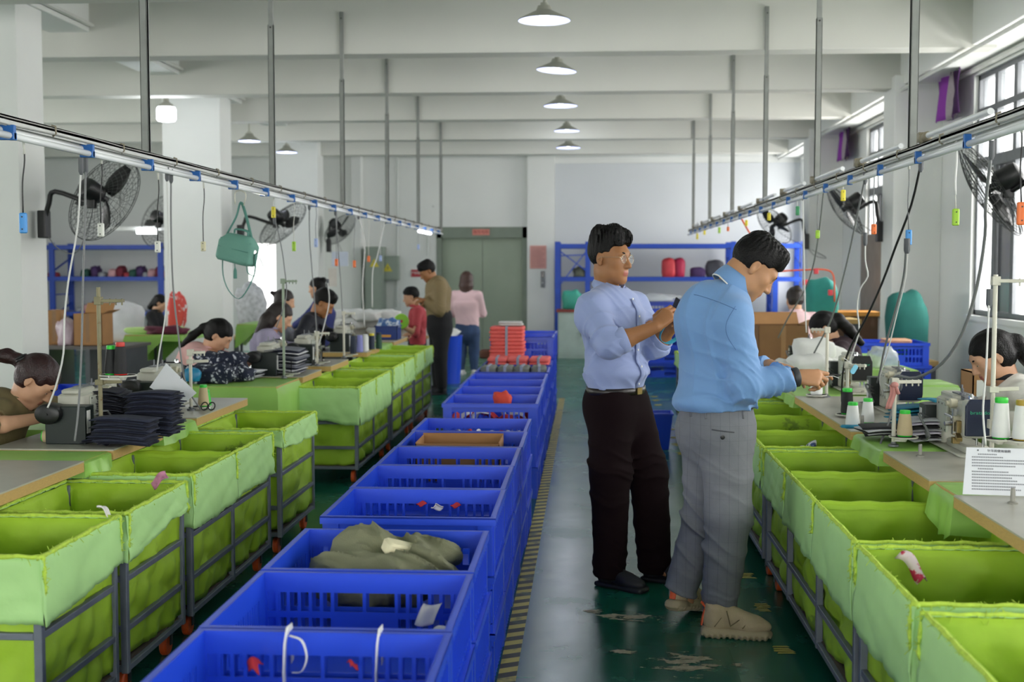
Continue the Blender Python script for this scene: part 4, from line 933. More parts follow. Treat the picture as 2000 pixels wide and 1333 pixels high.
S = SDF(); head(S, J1['hc'], R1, hs1); S.cone(J1['nb'] - UP * .03, J1['hc'] + R1 @ V3(0, -.025, -.06), .062, .056, .025)
torso(S, J1, f1, .04, (.12, .115, .13, .12, .04)); legs(S, J1, .03, (.085, .055, .04))
for q in 'RL': S.cone(J1['sh' + q], J1['el' + q], .045, .04, .02); forearm(S, J1, q)
hd = unit(A(1322, 597, -.2) - J1['wrR']); hand(S, J1['wrR'], hd, unit((-.25, -.9, .45)), -1, curls=[(28, 42, 25), (38, 48, 28), (46, 52, 30), (52, 55, 30)])
hd2 = unit(A(1324, 612, -.08) - J1['wrL']); hand(S, J1['wrL'], hd2, unit((.6, .7, .2)), 1, curls=[(45, 50, 25), (50, 52, 28), (52, 55, 30), (55, 58, 30)], s=.95)
for q in 'RL': S.cone(J1['an' + q], J1['an' + q] + f1 * .08 - UP * .04, .03, .026, .02)
body1 = child(S.mesh('body', .0042, [SKIN1, LIP], None, lipreg(J1['hc'], R1, hs1)), 'body', person1)
child(hair_short(J1['hc'], R1, hs1, .034, .008, .004, side=.004, long_top=True, hairline=.068), 'hair', person1)
e0 = MB(); eyes_par = person1
def eyes_for(root, c, R, s, brow, down=0.):
    n0 = set(bpy.data.objects.keys()); eyes(root, c, R, s, None, brow, down)
    for o in root.children:
        if o.name not in n0 and o.name.split('.')[0] in ('eye', 'eyebrow'): shift(o, root)
eyes_for(person1, J1['hc'], R1, hs1, HAIR, .2)
# shirt
S = SDF(); torso(S, J1, f1, .05, (.166, .166, .182, .136, .064), .68); S.ell(J1['wst'] - UP * .03 + f1 * .01, (.152, .152, .06), None, .05)
for q in 'RL': S.cone(J1['sh' + q], J1['el' + q], .070, .067, .035); a, b = J1['el' + q], J1['wr' + q]; S.cone(a, a + (b - a) * .34, .066, .058, .02)
S.ell(J1['shR'] - f1 * .02 - UP * .05, (.07, .07, .08), None, .04)
for q in 'RL': a, b = J1['el' + q], J1['wr' + q]; S.cut(a + (b - a) * .26, b - a + UP * .0, .115)
S.cut(J1['pel'] + UP * .032, -UP); nk = J1['nb'] + UP * .004 + f1 * .014; S.cone(nk - UP * .03 + f1 * .015, nk + UP * .14, .054, .075, .01, None, '-')
def n1(P):
    el = blob(P, J1['elR'], .16) + blob(P, J1['elL'], .13); wa = np.exp(-((P[:, 2] - J1['wst'][2] + .06) / .14) ** 2); up = blob(P, J1['chs'] - UP * .02, .3)
    ax = unit(J1['elR'] - J1['shR']); return -.012 * el * crease(P, ax, 60, (0, 1, .5), 20, .4) - .010 * wa * crease(P, (.5, .2, .8), 50, (1, 0, 0), 14, 1.) - .009 * up * crease(P, (.6, .1, .75), 38, (1, .3, 0), 10, 2.) + .004 * soft(P, 11, .5)
shirt1 = child(S.mesh('shirt', .006, SHIRT1, n1), 'shirt', person1)
# rolled cuffs
for q in 'RL':
    a, b = J1['el' + q], J1['wr' + q]; e = unit(b - a); m = MB(); m.lathe([(.058, -.035), (.0615, -.03), (.0635, 0), (.060, .032), (.055, .034), (.050, .02)], Vector(a + (b - a) * .25), Vector(e), 26, False); o = m.build('rolled_cuff', SHIRT1, person1, True); shift(o, person1)
# collar: two leaves meeting at the throat, placket with buttons
def ring(c, f, up, r, a0, a1, n, sx=1., sy=1.):
    f = unit(f); l = np.cross(up, f); return [c + (f * math.cos(a) * sy + l * math.sin(a) * sx) * r for a in [a0 + (a1 - a0) * i / n for i in range(n + 1)]]
ct1 = unit(UP + f1 * .42); ck = J1['nb'] + UP * .030 + f1 * .012
for s_ in (-1, 1):
    m = MB()
    def col(u, v, s_=s_):
        a = s_ * (.16 + (PI - .16) * u); ff = unit(f1 - ct1 * (f1 @ ct1)); ll = np.cross(ct1, ff); out = ff * math.cos(a) + ll * math.sin(a); fr = 1 - u
        top = ck + out * (.066 + .004 * fr) + ct1 * (.030 - .012 * fr); low = ck + out * (.088 + .01 * fr) + ct1 * (-.014 - .034 * fr ** 2.5) + ll * s_ * .016 * fr ** 3
        return tuple(top + (low - top) * v + (out + ct1) * .006 * math.sin(PI * v))
    m.grid(col, 22, 6); o = m.build('collar', SHIRT1, person1, True, solid=.003); shift(o, person1)
m = MB(); m.grid(lambda u, v: tuple((lambda a: ck + (unit(f1 - ct1 * (f1 @ ct1)) * math.cos(a) + np.cross(ct1, unit(f1 - ct1 * (f1 @ ct1))) * math.sin(a)) * .066 + ct1 * (.030 - .06 * v))(.2 + (2 * PI - .4) * u)), 30, 3); o = m.build('collar_band', SHIRT1, person1, True, solid=.003); shift(o, person1)
def proj_front(root, J, f, z, lat, m_, shirt):
    o = Vector(npv((J['chs'][0], J['chs'][1], z)) + np.cross(UP, f) * lat + f * .5); ok, loc, nor, _ = shirt.ray_cast(o, Vector(-f)); return (loc, nor) if ok else (None, None)
pl = []
for i in range(22):
    z = J1['pel'][2] + .045 + (J1['nb'][2] - .03 - J1['pel'][2] - .045) * i / 21; q, n_ = proj_front(person1, J1, f1, z, .003, None, shirt1)
    if q is not None: pl.append((npv(q), npv(n_)))
if len(pl) > 4:
    m = MB(); P = [p + n * .003 + f1 * .003 for p, n in pl]; m.grid(lambda u, v: tuple(P[int(round(u * (len(P) - 1)))] + l1 * (.015 - .03 * v) + f1 * .0015), len(P) - 1, 2); o = m.build('placket', SHIRT1, person1, True, solid=.002); shift(o, person1)
    for i in range(1, len(P), 4):
        m = MB(); m.lathe([(.0055, 0), (.0055, .002), (.003, .0026)], Vector(P[i] + f1 * .0035), Vector(f1), 10); o = m.build('button', LABELW, person1); shift(o, person1)
m = MB(); pk = [proj_front(person1, J1, f1, z, .075, None, shirt1)[0] for z in (J1['chs'][2] + .02, J1['chs'][2] - .08)]
# trousers
f2_ = None
def trousers(name, root, J, m_, r, noise, top, h=.006, pelr=.168, sq=.74, f=None, hem=None):
    S = SDF(); S.cone(J['pel'] + UP * .06, J['pel'] - UP * .07, pelr * .94, pelr * 1.02, .05, (f, sq))
    for q in 'RL':
        S.cone(J['hp' + q], J['kn' + q], r[0], r[1], .035); S.cone(J['kn' + q], J['an' + q] + (J['an' + q] - J['kn' + q]) * .0, r[1], r[2], .03); S.ell(J['hp' + q] - f * .055 - UP * .0, (.085, .085, .1), None, .05)
    S.cut(J['pel'] + UP * top, UP)
    for q in 'RL': n_ = (hem or {}).get(q, -UP); S.cut(J['an' + q] + unit(n_) * (.035 if f is not f2_ or q == 'R' else .0), n_, .16)
    return child(S.mesh(name, h, m_, noise), name, root)
def nt1(P):
    kn = blob(P, J1['knR'], .22) + blob(P, J1['knL'], .22); an = blob(P, J1['anR'], .16) + blob(P, J1['anL'], .16)
    return -.010 * kn * crease(P, (.3, 0, 1), 40, (1, 0, 0), 12, .5) - .009 * an * crease(P, (.1, 0, 1), 55, (1, .4, 0), 16, 1) + .004 * soft(P, 10, 1)
trousers('trousers', person1, J1, TROU1, (.108, .098, .080), nt1, .035, f=f1, pelr=.172)
m = MB(); bp = J1['pel'] + UP * .03; BR = [(.172 * math.sin(a), .172 * .74 * math.cos(a)) for a in [2 * PI * i / 48 for i in range(49)]]
m.grid(lambda u, v: tuple(bp + l1 * BR[int(round(u * 48))][0] * 1.0 + f1 * BR[int(round(u * 48))][1] + UP * (-.02 + .034 * v)), 48, 2); o = m.build('belt', mat('dark_leather', '17100E', .4), person1, True, solid=.004); shift(o, person1)
m = MB(); m.rbox((0, 0, 0), (.04, .034, .006), .004, n=2); o = m.build('belt_buckle', mat('brass_buckle', 'A08A55', .25, .9, var=.05), o); o.matrix_basis = basis(-l1, UP, f1, bp + f1 * (.172 * .74 + .006) - UP * .003 + l1 * .01) if True else None
def low_shoe(root, an, d, m_, L=.27, sole=None, hi=.0):
    d = unit(d); S = SDF(); c = npv((an[0], an[1], 0)); lt = np.cross(UP, d); R = np.stack([lt, d, UP], 1)
    S.ell(c + d * .12 + UP * .035, (.043, .085, .038), R, .03); S.ell(c - d * .015 + UP * .05, (.036, .05, .055), R, .03); S.cone(c + d * .01 + UP * .08, c + d * .10 + UP * .05, .036, .035, .03); S.cut(c + UP * .012, -UP)
    sh = child(S.mesh('shoe', .005, m_), 'shoe', root)
    S = SDF(); S.box(c + d * .07 + UP * .012, (.043, .135, .012), R, .011, .01); S.ell(c + d * .15 + UP * .012, (.048, .07, .014), R, .02); so = child(S.mesh('sole', .005, sole or m_), 'sole', root); return sh
low_shoe(person1, J1['anR'], (.82, -.57, 0), SHOE1); low_shoe(person1, J1['anL'], (.9, -.42, 0), SHOE1)
# glasses: two thin round rims, bridge, temples
GOLD = mat('pale_gold_wire', 'C9B79A', .25, .9, var=.02); LENS = mat('spectacle_lens', 'F4F6F6', .03, var=0, alpha=.12)
P1 = lambda x, y, z: Vector(J1['hc'] + R1 @ (V3(x, y, z) * hs1)); gl = thing('glasses', 'thin gold wire glasses on the face of the man in lavender blue', 'glasses', P1(0, .1, 0)); gm = Matrix.Translation(-gl.location)
for x in (-1, 1):
    m = MB(); m.tube([P1(x * .033 + .0225 * math.cos(a), .103 - .006 * abs(math.cos(a)), -.004 + .0205 * math.sin(a)) for a in [2 * PI * i / 24 for i in range(25)]], .0011, 6, False); o = m.build('rim', GOLD, gl, True); o.matrix_basis = gm
    m = MB(); m.add([P1(x * .033 + .022 * math.cos(a), .103 - .006 * abs(math.cos(a)), -.004 + .020 * math.sin(a)) for a in [2 * PI * i / 24 for i in range(24)]], [tuple(range(24))]); o = m.build('lens', LENS, gl); o.matrix_basis = gm
    m = MB(); m.tube([P1(x * .056, .099, .002), P1(x * .079, .085, .003), P1(x * .084, .0, .001), P1(x * .083, -.016, -.012)], .0010, 6); o = m.build('temple', GOLD, gl, True); o.matrix_basis = gm
m = MB(); m.tube([P1(-.011, .104, .002), P1(0, .110, .005), P1(.011, .104, .002)], .0011, 6); o = m.build('bridge', GOLD, gl, True); o.matrix_basis = gm
# dark phone held up and the teal woven strap hanging from the hands
pc = A(1323, 600, -.14); ph = thing('phone', 'small dark phone gripped in both hands of the man in lavender blue', 'phone', Vector(pc)); m = MB(); m.rbox((0, 0, 0), (.06, .010, .075), .004, Matrix.Rotation(-.9, 3, 'Z') @ Matrix.Rotation(.5, 3, 'Y')); m.build('case', MBK, ph, smooth=40)
TEAL = mat('teal_webbing', '2E93AE', .6, var=.2, scale=40); TEALD = mat('teal_pattern_webbing', '3D6E74', .7, var=.5, scale=120)
lp = hang([A(1306, 628, -.16), A(1291, 650, -.17), A(1290, 664, -.17), A(1303, 671, -.15), A(1318, 664, -.10), A(1328, 655, -.08)], 24)
st = thing('wrist_strap', 'teal woven strap looping below the hands of the man in lavender blue', 'strap', lp[0]); m = MB(); m.tube(lp, .01, 4, True, (.016, .0016)); o = m.build('webbing', TEAL, st); o.matrix_basis = Matrix.Translation(-st.location)
# ---- man in the sky blue shirt, seen from behind, looking down
Y1 = 5.2
f2 = unit((.87, .50, 0)); f2_ = f2; l2 = np.cross(UP, f2); B = lambda px, py, dy=0.: npv(at(px, py, Y1 + dy))
J2 = dict(pel=B(1402, 805), wst=B(1400, 745), chs=B(1399, 645), nb=B(1420, 565), hc=B(1473, 522), shR=B(1432, 620, -.15), shL=B(1372, 608, .16), elR=B(1458, 752, -.20), wrR=B(1549, 738, -.16), elL=B(1440, 735, .22), wrL=B(1503, 714, .12),
          hpR=B(1421, 838, -.06), hpL=B(1383, 838, .07), knR=B(1422, 1005, -.10), knL=B(1378, 1005, .12), anR=B(1405, 1190, -.03), anL=B(1329, 1150, .17))
person2 = root_at('person', 'standing person seen from behind in sky blue shirt and grey check trousers, head bowed', J2['anR'][0], J2['anR'][1])
R2 = frame((.735, .06, -.675), (.67, .05, .74)); hs2 = 1.03
S = SDF(); head(S, J2['hc'], R2, hs2); S.cone(J2['nb'] - UP * .03, J2['hc'] + R2 @ V3(0, -.035, -.055), .064, .060, .03)
torso(S, J2, f2, .04, (.12, .115, .13, .12, .04)); legs(S, J2, .03, (.085, .055, .04))
for q in 'RL': S.cone(J2['sh' + q], J2['el' + q], .045, .04, .02); forearm(S, J2, q, .95)
hand(S, J2['wrR'] + unit(J2['wrR'] - J2['elR']) * .012, (1, .05, -.02), (.05, -.8, .6), -1, curls=[(20, 28, 12), (40, 52, 28), (56, 66, 36), (64, 72, 38)], thumb=.45)
hand(S, J2['wrL'], (.95, -.1, -.25), (.2, .45, .87), 1, curls=[(10, 18, 10), (14, 20, 12), (18, 24, 14), (22, 28, 16)])
for q, d in (('R', (.98, -.1, 0)), ('L', (.75, .6, -.2))): S.cone(J2['an' + q] - UP * .02, J2['an' + q] + unit(d) * .05 - UP * .05, .028, .025, .02)
child(S.mesh('body', .0042, [SKIN2, LIP], None, lipreg(J2['hc'], R2, hs2)), 'body', person2)
child(hair_short(J2['hc'], R2, hs2, .014, .004, .004, side=.008, long_top=True, hairline=.056), 'hair', person2)
eyes_for(person2, J2['hc'], R2, hs2, HAIR, .8)
S = SDF(); torso(S, J2, f2, .05, (.180, .180, .185, .150, .068), .72); S.ell(J2['wst'] - UP * .08 - f2 * .015, (.172, .172, .07), None, .05); S.ell(J2['chs'] - f2 * .05 + UP * .05, (.13, .10, .14), None, .06)
for q in 'RL': S.cone(J2['sh' + q], J2['el' + q], .072, .066, .04); a, b = J2['el' + q], J2['wr' + q]; S.cone(a, a + (b - a) * .55, .066, .056, .025); S.cone(a + (b - a) * .5, a + (b - a) * 1.0, .05, .046, .02)
for q in 'RL': a, b = J2['el' + q], J2['wr' + q]; S.cut(a + (b - a) * .93, b - a, .1)
S.cut(J2['pel'] + UP * .025, -UP + f2 * .08); nd = unit(J2['hc'] - J2['nb']); nk = J2['nb'] + UP * .02; S.cone(nk - UP * .06, nk + nd * .12, .060, .075, .01, None, '-')
def n2(P):
    fa = J2['elR'] * .45 + J2['wrR'] * .55; el = np.minimum(1.2, blob(P, J2['elR'], .13) + 1.2 * blob(P, fa, .09) + blob(P, J2['elL'], .12)); wa = np.exp(-((P[:, 2] - J2['wst'][2] + .07) / .13) ** 2); arm = blob(P, J2['shR'] - UP * .15, .15); bk = blob(P, J2['chs'] - f2 * .12, .28)
    return -.014 * el * crease(P, unit(J2['wrR'] - J2['elR']) + V3(0, 0, .3), 75, (0, 1, .6), 22, .3) - .012 * wa * crease(P, (.4, .2, .8), 50, (1, .2, 0), 14, .7) - .009 * arm * crease(P, (.5, 0, .8), 45, (0, .4, 1), 14, 1.) - .010 * bk * crease(P, (1, -.5, .15), 40, (0, 0, 1), 7, .2) + .004 * soft(P, 10, .2)
shirt2 = child(S.mesh('shirt', .006, SHIRT2, n2), 'shirt', person2)
ck2 = J2['nb'] + nd * .035 + UP * .004; m = MB(); cu = unit(nd + UP * .35)
def col2(u, v):
    a = -2.75 + 5.5 * u + PI; ff = unit(f2 - cu * (f2 @ cu)); ll = np.cross(cu, ff); out = ff * math.cos(a) + ll * math.sin(a); p = ck2 + out * .072
    top = p + cu * .042; low = p + out * .016 - cu * (.016 + .03 * abs(u - .5) * 2)
    return tuple(top + (low - top) * v + out * .004 * math.sin(PI * v))
m.grid(col2, 36, 6); o = m.build('collar', SHIRT2, person2, True, solid=.004); shift(o, person2)
m = MB(); rg = [Vector(npv(col2(.12 + .5 * i / 20, 1.02))) for i in range(21)]; m.tube(rg, .0035, 5); o = m.build('undershirt_edge', LABELW, person2, True); shift(o, person2)
def stitch(name, pts, root, shirt, m_, r=.0012, d=(0, 1, 0)):
    P = []
    for p in pts:
        p = Vector(npv(p)); dv = Vector(d); ok, loc, nor, _ = shirt.ray_cast(p - dv * .6, dv)
        if ok: P.append(loc + nor * .001)
    if len(P) > 2:
        m = MB(); m.tube(P, r, 5); o = m.build(name, m_, root, True); shift(o, root)
SEAM = mat('darker_blue_thread', '4E6F9E', .8, var=.02)  # seam lines in a darker blue than the shirt
stitch('yoke_seam', [B(1352 + 74 * i / 14, 575 + 27 * (i / 14) ** 1.3) for i in range(15)], person2, shirt2, SEAM)
stitch('armhole_seam', [B(1430 - 18 * math.sin(PI * i / 16) - 6, 596 + 80 * i / 16) for i in range(17)], person2, shirt2, SEAM)
def nt2(P):
    kn = blob(P, J2['knR'], .24) + blob(P, J2['knL'], .2); an = blob(P, J2['anR'], .13) + blob(P, J2['anL'], .13); hp = blob(P, J2['pel'] - UP * .14, .17)
    return -.011 * kn * crease(P, (.45, 0, .9), 42, (1, 0, .3), 12, .3) - .010 * an * crease(P, (.25, 0, 1), 60, (1, .4, 0), 16, 1) - .005 * hp * crease(P, (.5, .1, .8), 36, (1, 0, 0), 10, 1.2) + .004 * soft(P, 10, 2)
tr2 = trousers('trousers', person2, J2, TROU2, (.112, .094, .070), nt2, .03, f=f2, pelr=.172, sq=.80, hem={'R': (0, 0, -1), 'L': unit(J2['anL'] - J2['knL'])})
for px in (1347, 1372, 1443):
    pts = []
    for i in range(4):
        pts.append(B(px, 783 + 9 * i))
    stitch('belt_loop', pts, person2, tr2, TROU2, .005)
stitch('pocket_welt', [B(1382 + 42 * i / 8, 829 + .6 * i) for i in range(9)], person2, tr2, mat('pocket_edge_grey', '4A4C52', .8), .0028)
q = Vector(B(1402, 843)); ok, loc, nor, _ = tr2.ray_cast(q - Vector((0, .6, 0)), Vector((0, 1, 0)))
if ok: m = MB(); m.lathe([(.009, 0), (.009, .003), (.005, .004)], loc, nor, 12); o = m.build('pocket_button', MBK, person2); shift(o, person2)
for q in 'RL':
    a, b = J2['el' + q], J2['wr' + q]; e = unit(b - a); m = MB(); m.lathe([(.047, -.075), (.050, -.07), (.0495, -.03), (.047, .0), (.044, .004), (.041, -.01)], Vector(b - e * .018), Vector(e), 26, False); o = m.build('shirt_cuff', SHIRT2, person2, True); shift(o, person2)
# watch on the right wrist
e = unit(J2['wrR'] - J2['elR']); c = J2['wrR'] + e * .008; m = MB(); m.lathe([(.036, -.012), (.0385, -.010), (.0385, .010), (.036, .012)], Vector(c), Vector(e), 28, False); o = m.build('watch', mat('grey_rubber_band', '2D2F33', .5), person2, True, solid=.004); shift(o, person2)
# khaki hiking shoes with orange pull tabs
def hiker(root, heel, d, up):
    d, up = unit(d), unit(up); lt = np.cross(up, d); R = np.stack([lt, d, up], 1); c = npv(heel); p = lambda x, y, z: c + R @ V3(x, y, z)
    S = SDF(); S.ell(p(0, .20, .05), (.042, .085, .036), R, .03); S.ell(p(0, .06, .07), (.036, .06, .065), R, .03); S.cone(p(0, .075, .115), p(0, .21, .06), .036, .034, .03); S.cone(p(0, .055, .07), p(0, .05, .125), .04, .040, .02); S.cut(p(0, 0, .022), -up, .5); S.cut(p(0, .04, .150), up + d * -.2, .1)
    S.cone(p(0, .05, .11), p(0, .05, .19), .030, .032, .01, None, '-')
    ns = lambda P: -.0018 * crease(P, d + up * .8, 60, up, 30, .4) * (blob(P, p(0, .13, .06), .09)); child(S.mesh('shoe', .0045, SUEDE, ns), 'shoe', root)
    S = SDF(); S.box(p(0, .135, .018), (.040, .138, .018), R, .016, .01); S.ell(p(0, .20, .02), (.049, .09, .024), R, .02); S.ell(p(0, .05, .024), (.043, .055, .028), R, .02); S.cut(p(0, .30, .008), unit(d * .5 - up), .12)
    child(S.mesh('sole', .0045, SOLEM, lambda P: .003 * np.sign(np.sin((P - c) @ d * 260)) * (((P - c) @ up) < .016) + .0018 * crease(P, d + up * .5, 55, up, 40, .4)), 'sole', root)
    m = MB(); m.tube([Vector(p(0, .010, .115)), Vector(p(0, .000, .08)), Vector(p(0, -.005, .045))], .01, 6, True, (.016, .005)); o = m.build('heel_tab', ORG, root); shift(o, root)
    m = MB(); m.tube([Vector(p(-.008, .014, .12)), Vector(p(-.008, -.006, .142)), Vector(p(.008, -.006, .142)), Vector(p(.008, .014, .12))], .004, 5); o = m.build('pull_loop', ORG, root); shift(o, root)
    for s_ in (-1, 1):
        for (y0, z0, y1, z1) in ((.05, .05, .10, .12), (.10, .12, .115, .055), (.115, .055, .165, .092), (.165, .048, .19, .08)):
            m = MB(); m.tube([Vector(p(s_ * .0445 * (1 - abs(y0 - .1) * .5), y0, z0)), Vector(p(s_ * .041, (y0 + y1) / 2, (z0 + z1) / 2)), Vector(p(s_ * .029, y1, z1))], .0025, 5); o = m.build('lace_strap', mat('dark_khaki_strap', '6F6448', .8), root); shift(o, root)
    m = MB(); m.tube([Vector(p(0, .10, .128)), Vector(p(0, .15, .108)), Vector(p(0, .2, .092))], .008, 6, True, (.010, .004)); o = m.build('tongue_lace', MBK, root); shift(o, root)
hp_ = atz(1372, 1242, 0); hiker(person2, (hp_.x, hp_.y, 0.002), (.985, -.12, 0), (0, 0, 1))
hp_ = B(1312, 1207, .10); hiker(person2, (hp_[0], hp_[1], .062), unit((.50, .84, -.20)), unit((.10, .18, .97)))
# narrow dark folding tool in his fingers
pt = B(1618, 733, -.12); tl = thing('hand_tool', 'small black and white tool pinched in the fingers of the bowed man', 'tool', Vector(pt)); m = MB(); m.tube([(-.02, 0, .0), (.02, 0, .002), (.05, 0, -.001)], [.004, .004, .003], 6); m.build('handle', MBK, tl); m = MB(); m.tube([(-.03, -.004, -.007), (.02, -.004, -.004), (.042, -.004, -.012)], .0016, 5); m.build('white_wire', LABELW, tl)
# ------------------------------------------------------------------ seated and standing workers further back
STOOL = mat('wooden_stool', '7A5A3A', .6, var=.1)
def stool(label, x, y, z=.45):
    t = thing('stool', label, 'stool', (x, y, 0), 0, 'work stools'); m = MB(); m.rbox((0, 0, z - .015), (.34, .26, .03), .02); m.build('seat', STOOL, t, smooth=35)
    for sx in (-1, 1):
        for sy in (-1, 1): m = MB(); m.bar((sx * .13, sy * .09, z - .03), (sx * .16, sy * .12, 0), .03, .03); m.build('leg', GREYL, t)
    return t
def worker(label, hc, ang, pitch=35, yaw=0, shirt=None, skin=None, hair='ponytail', hm=None, wr=None, trou=None, s=.96, h=.007, seat=.47, female=True, tail=None, folds=.004, open_jacket=None, collar_m=None, sleeve=.93, stand=None, bulk=1., roll=0., stool_label=None, neckw=.05):
    skin = skin or SKIN3; hm = hm or HAIR; trou = trou or mat('dark_blue_trousers', '20242E', .85, var=.08)
    a = math.radians(ang); f = V3(math.cos(a), math.sin(a), 0); l = np.cross(UP, f); hc = npv(hc)
    p = math.radians(pitch); ya = math.radians(yaw); fy = f * math.cos(ya) + l * math.sin(ya)
    hf = fy * math.cos(p) - UP * math.sin(p); hu = UP * math.cos(p) + fy * math.sin(p) + l * roll; R = frame(hf, hu)
    nb = hc - hu * .10 * s - UP * .07 * s - hf * .05
    J = dict(hc=hc, nb=nb)
    if stand is None:
        dz = nb[2] - seat - .07; tl = .50 * s; back = math.sqrt(max(tl * tl - dz * dz, .0004)); J['pel'] = nb - f * back; J['pel'][2] = seat + .07
    else: J['pel'] = np.array([stand[0], stand[1], nb[2] - .50 * s], np.float32)
    d = nb - J['pel']; J['wst'] = J['pel'] + d * .38 - f * .0; J['chs'] = J['pel'] + d * .74 - f * .015
    sw = .165 * s if female else .19 * s
    for q, sg in (('R', -1), ('L', 1)):
        J['sh' + q] = nb - UP * .045 * s + l * sg * sw - f * .01
        w = (wr or {}).get(q)
        w = npv(w) if w is not None else J['sh' + q] + f * .33 - UP * .26 - l * sg * .06
        J['wr' + q] = w; m_ = (J['sh' + q] + w) / 2; D = np.linalg.norm(w - J['sh' + q]); L = .27 * s
        if D > 2 * L * .985: w = J['sh' + q] + unit(w - J['sh' + q]) * 2 * L * .98; J['wr' + q] = w; m_ = (J['sh' + q] + w) / 2; D = np.linalg.norm(w - J['sh' + q])
        e = math.sqrt(max(L * L - D * D / 4, .0001)); J['el' + q] = m_ + unit(-UP * (1 if stand is not None else .25) + l * sg * (.5 if stand is not None else .9) - f * .3) * e
        if stand is None: J['el' + q][2] = max(J['el' + q][2], .84)
        if stand is None:
            J['hp' + q] = J['pel'] + l * sg * .085; J['kn' + q] = J['hp' + q] + f * .36 - UP * .03; J['an' + q] = J['kn' + q] - UP * (J['kn' + q][2] - .08) - f * .17
        else:
            fo = npv((stand[0], stand[1], .085)) + l * sg * .10; J['hp' + q] = J['pel'] - UP * .05 + l * sg * .085; J['kn' + q] = (J['hp' + q] + fo) / 2 + f * .02; J['an' + q] = fo
    root = root_at('person', label, J['pel'][0], J['pel'][1])
    S = SDF(); head(S, hc, R, s, female); S.cone(nb - UP * .03, hc + R @ V3(0, -.03, -.06), neckw, neckw * .94, .025); torso(S, J, f, .04, (.12, .1, .12, .1, .035)); legs(S, J, .03, (.08, .05, .035))
    for q in 'RL': S.cone(J['sh' + q], J['el' + q], .042 * s, .036 * s, .02); forearm(S, J, q, .85 * s)
    for q, sd in (('R', -1), ('L', 1)):
        if hand_on: hand(S, J['wr' + q], unit(unit(J['wr' + q] - J['el' + q]) + f * .4), UP + l * sd * -.2, sd * 1, curl=(25, 35, 25), s=.9)
        S.cone(J['an' + q], J['an' + q] + f * .12 - UP * .045, .035, .03, .02)
    child(S.mesh('body', h, [skin, LIP], None, lipreg(hc, R, s)), 'body', root)
    tl_ = None
    if tail: tl_ = [(hc + R @ (V3(*q[:3]) * s), q[3]) for q in tail]
    if hair == 'short': me = hair_short(hc, R, s, .016, .003, h * .85, side=.010, m=hm, hairline=.05, long_top=not female)
    else: me = hair_long(hc, R, s, hair, tl_, h, hm)
    child(me, 'hair', root)
    if h < .0075: eyes_for(root, hc, R, s, HAIR, .8)
    k = (1 if female else 1.08) * bulk
    S = SDF(); torso(S, J, f, .05, (.155 * k, .142 * k, .158 * k, .125 * k, .058), .74)
    for q in 'RL':
        S.cone(J['sh' + q], J['el' + q], .060 * k, .055 * k, .035); b0, b1 = J['el' + q], J['wr' + q]; S.cone(b0, b0 + (b1 - b0) * max(sleeve, .3), .054 * k, .044 * k, .02)
    for q in 'RL': b0, b1 = J['el' + q], J['wr' + q]; S.cut(b0 + (b1 - b0) * sleeve, b1 - b0, .09)
    if stand is None: S.cut(J['pel'] - UP * .05, -UP)
    else: S.cut(J['pel'] - UP * .04, -UP)
    nd = unit(hc - nb); S.cone(nb + UP * .02 - UP * .04 + f * .03, nb + nd * .16, .052, .062, .012, None, '-')
    def nz(P):
        return -1.8 * folds * (blob(P, J['elR'], .17) + blob(P, J['elL'], .17) + .6 * blob(P, J['wst'], .2)) * crease(P, (.5, .3, .8), 38, (1, -.4, .3), 15, hc[0]) + folds * soft(P, 11, hc[1])
    child(S.mesh('jacket' if open_jacket else 'top', h * 1.15, shirt, nz), 'jacket' if open_jacket else 'top', root)
    if open_jacket:      # pale shirt front showing between the jacket edges
        S = SDF(); S.cone(J['chs'] + f * .075 + UP * .06, J['wst'] + f * .09, .05, .055, .02, (l, 1.)); child(S.mesh('shirt_front', h, open_jacket), 'shirt_front', root)
    # collar ring at the neck
    rg = ring(nb + nd * .035 + f * .01, f, nd, .064, .35, 2 * PI - .35, 22); m = MB(); m.grid(lambda u, v: tuple(rg[int(round(u * 22))] + nd * (.022 - .04 * v) + unit(rg[int(round(u * 22))] - nb) * .012 * v), 22, 3); o = m.build('collar', collar_m or shirt, root, True, solid=.004); shift(o, root)
    S = SDF(); S.cone(J['pel'] + UP * .05, J['pel'] - UP * .05, .15 * k, .155 * k, .05, (f, .8))
    for q in 'RL': S.cone(J['hp' + q], J['kn' + q], .09 * k, .068 * k, .035); S.cone(J['kn' + q], J['an' + q], .068 * k, .05 * k, .03); S.cut(J['an' + q] - UP * .01, -UP, .15)
    child(S.mesh('trousers', .011, trou, lambda P: .003 * soft(P, 12, 1)), 'trousers', root)
    for q in 'RL': low_shoe(root, J['an' + q], f, SHOE1 if stand is None or not female else LABELW)
    if stand is None and stool_label: stool(stool_label, J['pel'][0] - f[0] * .02, J['pel'][1], seat - .035)
    return root, J, R, f, l
hand_on = True
KH = mat('olive_khaki_jacket', '6E6342', .8, var=.06, bump=.08, bscale=150); PINKJ = mat('dusty_pink_jacket', 'D5A7A4', .8, var=.05, bump=.06, bscale=150); LAV = mat('lavender_grey_jumper', '9A93AC', .85, var=.05, bump=.06, bscale=150); NVY = mat('dark_navy_jacket', '10131F', .8, var=.08)
MAR = mat('dark_maroon_jumper', '2A1420', .9, var=.08); WHT = mat('white_fleece', 'DCDAD3', .95, var=.03, bump=.15, bscale=120); KHB = mat('khaki_brown_jacket', '7D6C49', .75, var=.06); PALEP = mat('pale_pink_jacket', 'E2C0C4', .8, var=.04); BLK = mat('black_cloth', '0E0E12', .85, var=.08)
